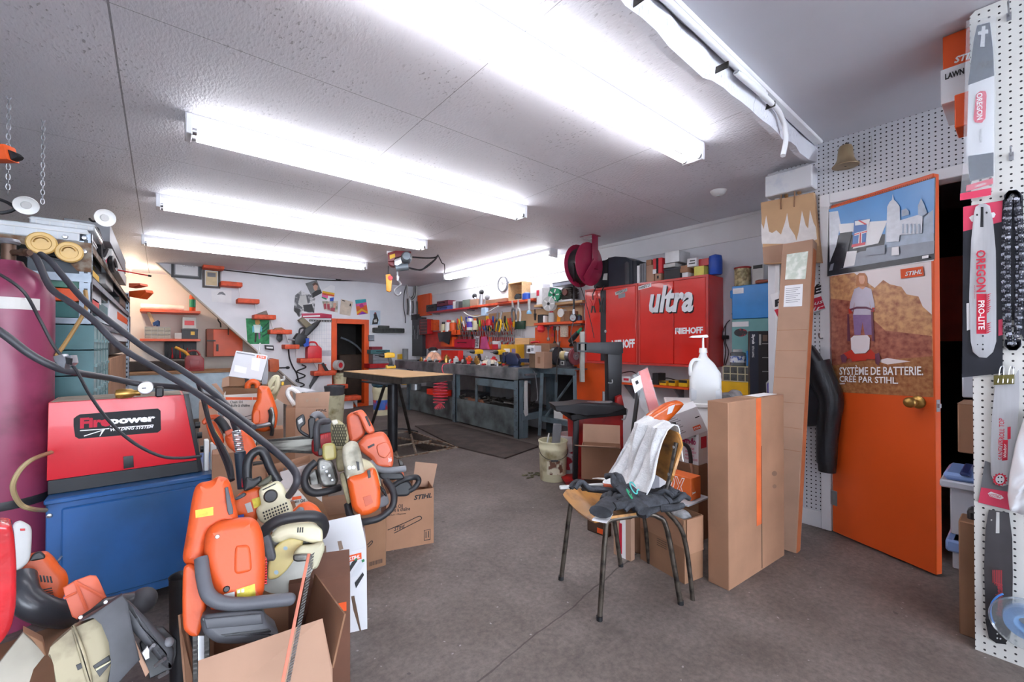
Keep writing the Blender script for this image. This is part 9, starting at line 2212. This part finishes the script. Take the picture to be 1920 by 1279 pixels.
# dirty stripped saw with the net cover
t=TrZ(620,860,2.08,550,760,.2502,2)
r=t.T('chainsaw','greasy stripped chainsaw with a net patterned cream cover, left of the orange and cream saw','chainsaw')
t.pr(r,'net_cover',[285,130,330,108,395,160,412,250,395,318,335,335,290,290],-.01,.09,DIRTY,.018)
mb=MB()
for k in range(7):
 for sgn in(-1,1):
  pts=[]
  for j in range(5):
   x=290+k*18+sgn*(j-2)*16;y=145+j*40
   if 288<=x<=405:q=t.v(x,y,-.014);pts.append((q.x,-.013,q.z))
  if len(pts)>2:mb.tube(pts,.003,5,2)
mb.bd('net_ribs',M('4a4636',.7),r)
t.pr(r,'top_block',[285,118,325,106,335,135,300,150],-.03,.03,M('cfc8b8',.5),.006)
t.pr(r,'fuel_tank',[220,295,310,285,322,400,240,416,220,380],-.03,.07,M('b5a964',.35,var=.15),.012)
t.pr(r,'column',[320,335,385,325,385,490,330,500],.0,.08,DIRTY,.01)
t.pr(r,'engine_block',[178,400,290,420,335,560,312,605,230,612,190,560],-.03,.1,GREASE,.012)
for k in range(4):t.pr(r,'bolt',[(215+k*22,455+k*32),(235+k*22,452+k*32),(238+k*22,472+k*32),(218+k*22,476+k*32)],-.038,-.028,STEEL,.002)
t.pr(r,'side_plate',[110,520,170,480,190,560,190,620,130,610],.03,.09,GREASE,.01)
t.tb(r,'loop_handle',[(168,425,-.02),(110,480,-.03),(82,560,-.04),(105,630,-.045),(170,658,-.045),(270,640,-.04),(350,615,-.02)],.0175,RU,n=12)
t.pr(r,'cap',[185,330,215,325,218,375,188,380],-.03,.02,BK,.008)
# orange and cream saw in front
t=TrZ(690,890,2.0,550,760,.2502,2)
r=t.T('chainsaw','orange chainsaw with a scuffed cream rear cover and black hoop handle','chainsaw')
t.pr(r,'rear_cover',[375,312,430,272,470,280,492,335,520,470,528,512,440,532,402,552,388,480,372,380],-.06,.04,M('b5af9c',.5,col2='7c7868',thr=(.35,.5),scale=10),.016)
t.pr(r,'cover_slot',[470,420,492,425,497,485,482,492],-.0615,-.055,BK,.001)
t.pr(r,'cream_body',[490,395,580,430,625,490,660,640,630,680,560,500,500,500],-.02,.09,M('b8b090',.5,var=.15),.01)
t.pr(r,'starter_cover',[408,548,520,522,592,478,612,500,642,620,642,770,565,815,505,822,450,772,430,660],-.07,.04,ORG2,.024)
t.pr(r,'vent',[552,490,575,482,582,540,562,550],-.0715,-.064,BK,.001)
t.pr(r,'badge',[520,690,580,670,600,730,540,760],-.0715,-.066,ORANGE_D,.002)
t.pr(r,'side_plate',[345,512,380,500,432,730,402,742],-.03,.03,DIRTY,.004)
t.tb(r,'hoop_handle',[(690,560,-.03),(735,620,-.05),(755,690,-.065),(735,770,-.075),(650,842,-.08),(560,868,-.08),(500,872,-.07),(430,830,-.04),(405,740,-.01)],.0155,RU,n=12)
t.pr(r,'grey_part',[640,700,700,660,720,740,640,775],-.0,.05,MG,.006)
t.pr(r,'starter_side',[640,600,690,640,700,690,660,640],-.03,.02,BK,.006)
for x,y in((420,468),(452,466)):
 q=t.v(x,y,-.06);MB().lathe([0,-.005,.008,-.005,.009,.002],10,(q.x,-.06,q.z),'y').bd('screw',STEEL,r)
 # salmon orange saw at the back
t=TrZ(700,830,2.35,550,760,.2502,2)
r=t.T('chainsaw','faded orange chainsaw with its rear handle up, nearest the table pedestal','chainsaw')
t.pr(r,'rear_shell',[402,85,440,55,500,60,535,190,520,230,470,272,430,270,412,190],.02,.09,M('salmon_saw_plastic','d0603d',.4,var=.12,scale=12),.02)
t.pr(r,'rear_handle',[440,55,510,33,540,65,612,195,570,215,540,190,495,75],-.02,.04,M('salmon_saw_plastic'),.012)
t.pr(r,'stop_switch',[535,85,552,78,582,150,570,160],-.0225,-.012,BK,.003)
t.pr(r,'body',[488,295,540,232,670,203,710,255,742,350,742,470,625,470,582,390,515,345],-.04,.10,M('salmon_saw_plastic'),.022)
t.pr(r,'raised_panel',[620,300,700,270,735,340,690,400,640,380],-.048,-.036,M('salmon_saw_plastic'),.008)
t.pr(r,'latch',[555,310,605,285,610,300,562,326],-.0415,-.034,BK,.002)
slt(r,t.f,'model_lettering','066',t.uv(712,430),t.uv(738,420),9,INKW,-.0435,.02)
t.tb(r,'front_handle',[(575,425,-.04),(620,470,-.05),(700,488,-.055),(780,482,-.055),(842,474,-.05)],.017,MG,n=12)
t.pr(r,'hand_guard',[640,505,800,505,830,535,820,555,680,560,650,540],-.04,.03,BK,.008)
t.pr(r,'brake_lever',[785,405,820,420,830,450,800,465],-.02,.02,DS,.006)
# small saw in the open carton
t=TrZ(765,905,2.42,550,760,.2502,2)
r=t.T('chainsaw','black handled saw lying in the open chain oil carton beside its raised flap','chainsaw')
t.tb(r,'loop_handle',[(740,610,.0),(800,570,-.0),(870,545,.0),(920,540,.02),(940,565,.03),(915,610,.03),(870,640,.03)],.016,RU,n=10)
t.pr(r,'body',[730,590,860,560,890,620,860,680,750,680],.02,.1,BK,.012)
t.pr(r,'red_part',[755,510,820,500,830,540,790,560],.02,.08,ORANGE_D,.008)
# chain oil carton with the raised flap
f,w_,d_=bfr((700,1020),(724,1034),(813,1018));d_=.28;h_=f.px(768,921).z
r=T('carton','open brown carton with black saw drawing and lettering, front right of the saw heap','carton',f)
carton_body(r,w_,d_,h_,CARD,True)
p0=f.px(772,912,.02);p1=f.px(812,914,.02)
mb=MB();q=[f.px(u,v,d_*.5)for u,v in((773,911),(811,915),(820,870),(779,866))];mb.prism([(p.x,p.z)for p in q],d_*.5,d_*.5+.004);mb.bd('flap',CARDL,r)
slt(r,f,'brand_lettering','STIHL',(776,938),(810,933),9,INK,-.001,.05,.25)
slt(r,f,'printed_lettering','Chain Oil',(728,955),(755,952),7,INK,-.001,.02);slt(r,f,'printed_lettering','Huile à chaîne',(727,961),(769,957),7,INK,-.001,.02);slt(r,f,'fine_lettering','Medium / Moyenne',(726,969),(761,965),4,INK,-.001)
slt(r,f,'bar_lettering','STIHL',(739,996),(760,990),7,INK,-.001,.03,.25)
mb=MB();pts=[f.px(u,v,-.001)for u,v in((727,994),(760,980),(783,969),(789,969),(789,974),(770,984),(739,1000))]
mb.tube([tuple(p)for p in pts],.0022,5,4);mb.bd('saw_drawing',INK,r)
mb=MB();q=lambda u,v:f.px(u,v,-.001)
for(u0,v0,u1,v1)in((795,994,796,1013),(806,992,807,1011),(795,993,807,994.5),(795,1012,807,1013),(798,997,799.5,1009),(802.5,996,804,1008)):a=q(u0,v1);b=q(u1,v0);mb.box(a.x,b.x,-.0015,0,a.z,b.z)
mb.bd('arrow_mark',INK,r)
f,w_,d_=bfr((682,1052),(690,1070),(724,1060));d_=.22;h_=f.px(706,974).z
r=T('carton','darker brown carton with a printed barcode block, left of the chain oil carton','carton',f)
MB().box(-.02,w_,0,d_,0,h_,.002).bd('carton_body',CARD2,r)
mb=MB();a=f.px(692,1066,-.001);b=f.px(718,1046,-.001);n=16
for i in range(n):x=a.x+(b.x-a.x)*i/n;mb.box(x,x+(b.x-a.x)/n*(.3+.4*((i*7)%3)/2),-.0012,0,a.z+.01,b.z-.004)
mb.bd('printed_bars',M('4a3a33',.8),r)
mb=MB();pts=[f.px(u,v,-.001)for u,v in((689,1022),(697,1014),(698,1018),(690,1026))];mb.tube([tuple(p)for p in pts],.002,5,3);mb.bd('saw_drawing',INK,r)
t=TrZ(640,960,2.05,550,760,.2502);fl_=t.floor();q=t.p([(40,640),(480,900)],.0)
r=t.T('carton','brown open carton under the greasy stripped saw, its left flap leaning out','carton')
MB().box(q[0][0]+.02,q[1][0],.02,.30,fl_,q[1][1]+.06,.002).bd('carton_body',CARD2,r)
t.pr(r,'flap',[35,630,70,620,220,730,270,850,240,860,150,760],-.02,-.016,CARD2,.0005)
# white saw carton with the orange band
t=TrZ(650,1080,1.72,550,760,.2502);fl_=t.floor()
r=t.T('carton','white carton with an orange band and saw bar print, beside the disc cutter','carton')
q=t.p([150,1185,548,1062,555,1500],0)
MB().prism([(q[0][0],q[0][1]),(q[1][0],q[1][1]),(q[2][0],fl_),(q[0][0],fl_)],0,.22,.002).bd('carton_body',WB,r)
t.pr(r,'flap',[215,878,500,816,548,1062,150,1185,190,1060],-.002,.002,WB,.0004)
t.fl(r,'tape_scraps',[(0,[330,1020,360,1015,375,1075,345,1090]),(0,[212,1062,245,1050,248,1115,215,1125])],-.0025,[M('8f7a6a',.8)])
t.fl(r,'orange_band',[(0,[355,1142,510,1103,512,1150,360,1190]),(1,[402,1130,404,1130,408,1178,406,1178])],-.0012,[INKO,INKW])
slt(r,t.f,'logo_lettering','STIHL',t.uv(415,1168),t.uv(500,1145),7,INKW,-.0025,.03,.25)
t.fl(r,'bar_print',[(0,[385,1270,440,1175,470,1150,480,1165,430,1240,410,1279]),(1,[450,1240,505,1160,535,1150,538,1180,480,1279,430,1290]),(2,[455,1155,475,1140,482,1155,465,1165]),(2,[510,1160,530,1150,535,1168,516,1178]),(0,[460,1330,520,1250,530,1270,470,1370])],-.0012,[M('2c2d30',.6),SILVL,M('2c7a4a',.6)])
t=TrZ(625,1070,1.5,550,760,.2502)
r=t.T('broken_saw','black and olive saw handle poking up in front of the white carton','handle')
t.tb(r,'handle_loop',[(170,1279,0),(220,1220,0),(280,1180,0)],.014,BK,n=10);t.tb(r,'olive_loop',[(215,1270,0),(260,1225,0),(320,1210,0),(350,1240,0),(345,1279,0)],.009,M('olive_plastic','8c8a6c',.5),n=10)
t.pr(r,'spike',[330,1180,343,1120,355,1180,350,1200],-.01,.01,M('olive_plastic'),.003)
t=TrZ(672,1140,1.5,330,1050,.1979)
mb=MB();q0=t.v(1690,350,-.0);q1=t.v(1745,670,0);mb.prism(t.p([1660,350,1690,345,1752,665,1742,676,1680,470]),-.004,.004,.001);solo('wood_splinter',mb,M('5a4434',.8,var=.2),'thin dark wooden splinter leaning on the white carton by the floor','stick',t.f)
# chain oil cartons behind
t=TrZ(455,790,2.95,380,600,.172);fl_=t.floor()
r=t.T('carton','white chain oil carton with an orange band and its flaps open, behind the orange saws','carton')
q=t.p([(228,820),(700,818)],0);mb=MB();x0,x1,zt_=q[0][0],q[1][0],q[0][1]
mb.box(x0,x1,0,.005,fl_,zt_);mb.box(x0,x0+.005,.005,.28,fl_,zt_);mb.box(x1-.005,x1,.005,.28,fl_,zt_);mb.box(x0,x1,.275,.28,fl_,zt_);mb.bd('carton_body',M('offwhite_printed_card','cfc8c0',.7,var=.06),r)
t.pr(r,'flap',[212,735,608,740,612,800,232,822],.26,.264,CARD2,.0005)
t.pr(r,'flap',[95,700,150,690,235,800,225,825],.02,.024,CARDL,.0005)
t.fl(r,'orange_band',[(0,[250,842,540,842,540,872,250,872]),(0,[545,842,690,842,690,872,545,872])],-.001,[INKO])
slt(r,t.f,'printed_lettering','Chain Oil',t.uv(296,910),t.uv(436,908),5,INK,-.002,.02);slt(r,t.f,'printed_lettering','Huile à chaîne',t.uv(296,948),t.uv(514,946),5.5,INK,-.002,.02)
t.fl(r,'saw_drawing',[(0,[300,1105,540,1030,542,1036,302,1112]),(0,[310,1150,540,1075,540,1082,312,1156])],-.001,[INK])
t=TrZ(400,760,2.7,380,600,.172);fl_=t.floor()
r=t.T('carton','pale carton with an orange label edge, directly right of the red welder','carton')
q=t.p([(-40,900),(165,900)],0);MB().box(q[0][0],q[1][0],.0,.25,fl_,q[0][1],.002).bd('carton_body',CARDL,r);t.fl(r,'orange_label',[(0,[50,925,150,920,150,960,50,965])],-.001,[INKO])
t=TrZ(466,690,3.15,380,600,.172)
r=t.T('carton','tilted white carton with an orange logo and pasted papers, behind the orange saws','carton')
t.pr(r,'carton_body',[362,340,712,392,640,660,285,612],0,.26,WB,.002)
t.pr(r,'open_flap',[205,735,215,640,285,612,290,720],.02,.024,CARDL,.0005);t.pr(r,'inner_side',[286,615,460,640,460,722,290,725],.02,.03,CARD2,.0005)
t.fl(r,'logo_patch',[(0,[592,382,690,398,684,428,586,412])],-.001,[INKO]);slt(r,t.f,'logo_lettering','STIHL',t.uv(602,410),t.uv(678,420),3.5,INKW,-.002,.02,.2)
t.fl(r,'pasted_papers',[(0,[540,410,630,420,612,560,525,540]),(0,[352,488,482,520,470,585,340,560]),(1,[372,350,570,382,568,392,370,362])],-.001,[M('f0f0f0',.7),INKG])
t.pr(r,'side_panel',[642,660,712,395,716,600,700,700,650,705],.02,.2,M('8e8e92',.7),.002)
mb=MB();q0=t.v(628,250,.1);q1=t.v(606,370,.1);mb.cyl(q0,q1,.006,n=6);solo('stick',mb,LT,'thin white rod standing behind the tilted white carton','rod',t.f)
t=TrZ(475,760,3.2,380,600,.172);fl_=t.floor();q=t.p([(215,730),(715,730)],0);mb=MB().box(q[0][0],q[1][0],.05,.32,fl_,q[0][1],.002);solo('carton',mb,CARD2,'brown carton carrying the tilted white one','carton',t.f)
t=TrZ(495,770,2.75,380,600,.172,2)
r=t.T('chainsaw','upright orange saw housing with bare linkage, before the white chain oil carton','chainsaw')
t.pr(r,'rear_shell',[612,735,640,728,712,734,735,790,770,880,805,1000,800,1100,785,1180,660,1215,552,1180,545,1030,572,925,605,880],.0,.12,ORG2,.03)
t.pr(r,'side_ridge',[545,1030,570,990,620,980,625,1120,550,1140],-.02,.02,ORG2,.012)
t.tb(r,'bar_nuts',[(580,1165,-.02),(660,1150,-.025),(738,1132,-.02)],.014,STEEL,n=8)
t.tb(r,'linkage',[(730,980,-.01),(745,1040,-.02),(735,1120,-.02),(760,1190,-.01),(750,1260,.0)],.012,DS,n=6)
t.pr(r,'linkage_plate',[725,960,765,950,790,1060,780,1160,745,1180],-.012,.02,GREASE,.006)
mb=MB();t2=TrZ(500,830,2.8,380,600,.172);fl_=t2.floor();q=t2.p([(520,1215),(880,1215)],0);mb.box(q[0][0],q[1][0],.0,.14,fl_,q[0][1],.003);solo('carton',mb,CARD,'brown carton under the upright orange saw housing','carton',t2.f)
t=TrZ(475,720,3.0,380,600,.172);r=t.T('hidden_saw','orange loop handle rising out of the chain oil carton','handle');t.tb(r,'loop',[(490,745,.1),(495,700,.1),(540,672,.1),(590,690,.1),(600,740,.1)],.02,ORG2,n=10)
t=TrZ(512,725,3.4,380,600,.172);r=t.T('string_trimmer','cream trimmer handle frame with a yellow clip, right of the tilted white carton','handle')
t.tb(r,'frame',[(715,740,0),(745,680,0),(785,632,0),(812,630,0),(815,690,0),(795,760,0),(760,800,.0)],.02,CREAM,n=8);t.tb(r,'cross_bar',[(725,760,0),(780,735,0),(828,712,0)],.013,CREAM,n=8);t.tb(r,'hook',[(815,650,.02),(860,660,.02),(890,640,.02),(880,610,.02)],.01,LT,n=6);t.pr(r,'yellow_clip',[858,680,885,675,885,712,860,714],-.01,.02,YL,.004)
t.pr(r,'cream_tank',[740,780,860,720,850,800,770,900],.02,.1,DIRTY,.01)
fl_=t.floor();mb=MB();q=t.p([(720,880),(880,880)],0);mb.box(q[0][0],q[1][0],.0,.2,fl_,q[0][1],.003);solo('carton',mb,M('offwhite_printed_card'),'off-white carton with printed lettering edge behind the upright orange saw housing','carton',t.f)
t=TrZ(585,800,3.15,380,600,.172);fl_=t.floor()
r=t.T('carton','tall brown carton with open flaps holding a white frame, left of the pail stack','carton')
q=t.p([(1010,960),(1372,950)],0);x0,x1,zt_=q[0][0],q[1][0],q[0][1];xs0=t.p([(880,950)],.22)[0][0]
MB().box(x0,x1,0,.005,fl_,zt_).box(x1-.005,x1,.005,.26,fl_,zt_).box(x0,x0+.005,.005,.26,fl_,zt_).box(x0,x1,.255,.26,fl_,zt_).bd('carton_body',CARDL,r)
mb=MB();a=t.p([(905,950)],.0)[0][0];mb.prism([(a,fl_),(x0,fl_),(x0,zt_),(a,zt_)],.004,.24,.001);mb.bd('carton_side',CARD,r)
t.pr(r,'flap',[1015,800,1388,782,1372,950,1012,962],.0,.004,CARDL,.0005);t.pr(r,'flap',[800,850,860,720,960,705,1005,940,900,920],.10,.104,CARDL,.0005);t.pr(r,'flap',[955,712,1240,770,1015,800],.24,.244,WB,.0005)
t.fl(r,'marker_scribble',[(0,[1125,865,1165,870,1140,890,1160,895,1128,895]),(0,[1185,850,1190,850,1188,895,1184,895]),(0,[1200,850,1205,850,1203,895,1199,895]),(0,[1225,855,1260,850,1262,890,1230,895])],-.001,[M('a58c78',.8)])
slt(r,t.f,'brand_lettering','STIHL',t.uv(1228,1005),t.uv(1352,998),5,INK,-.002,.02,.25)
r2=t.T('wire_rack','white plastic loop frame sticking out of the tall brown carton','frame');t.tb(r2,'loop',[(1000,930,.1),(930,820,.1),(935,765,.1),(980,755,.1),(1040,800,.1),(1060,860,.1)],.016,WP,n=8)
t=TrZ(545,880,1.95,360,740,.2033);fl_=t.floor()
r=t.T('carton','open carton with a white flap and chain oil lettering, under the long saw bar','carton')
t.pr(r,'back_panel',[680,660,1085,560,1092,620,800,690,800,800,690,740],.2,.204,CARD,.0005)
t.pr(r,'white_flap',[812,715,1080,640,1020,720,1080,880,900,900,830,840],.06,.064,M('b7aeab',.8),.0005)
q=t.p([(700,930),(1200,930)],0);MB().box(q[0][0],q[1][0],.0,.3,fl_,q[0][1],.002).bd('carton_body',M('offwhite_printed_card'),r)
t.fl(r,'orange_band',[(0,[925,945,1008,932,1010,960,920,975])],-.001,[INKO]);slt(r,t.f,'printed_lettering','Chain Oil',t.uv(905,1005),t.uv(1040,990),6,INK,-.002,.02)
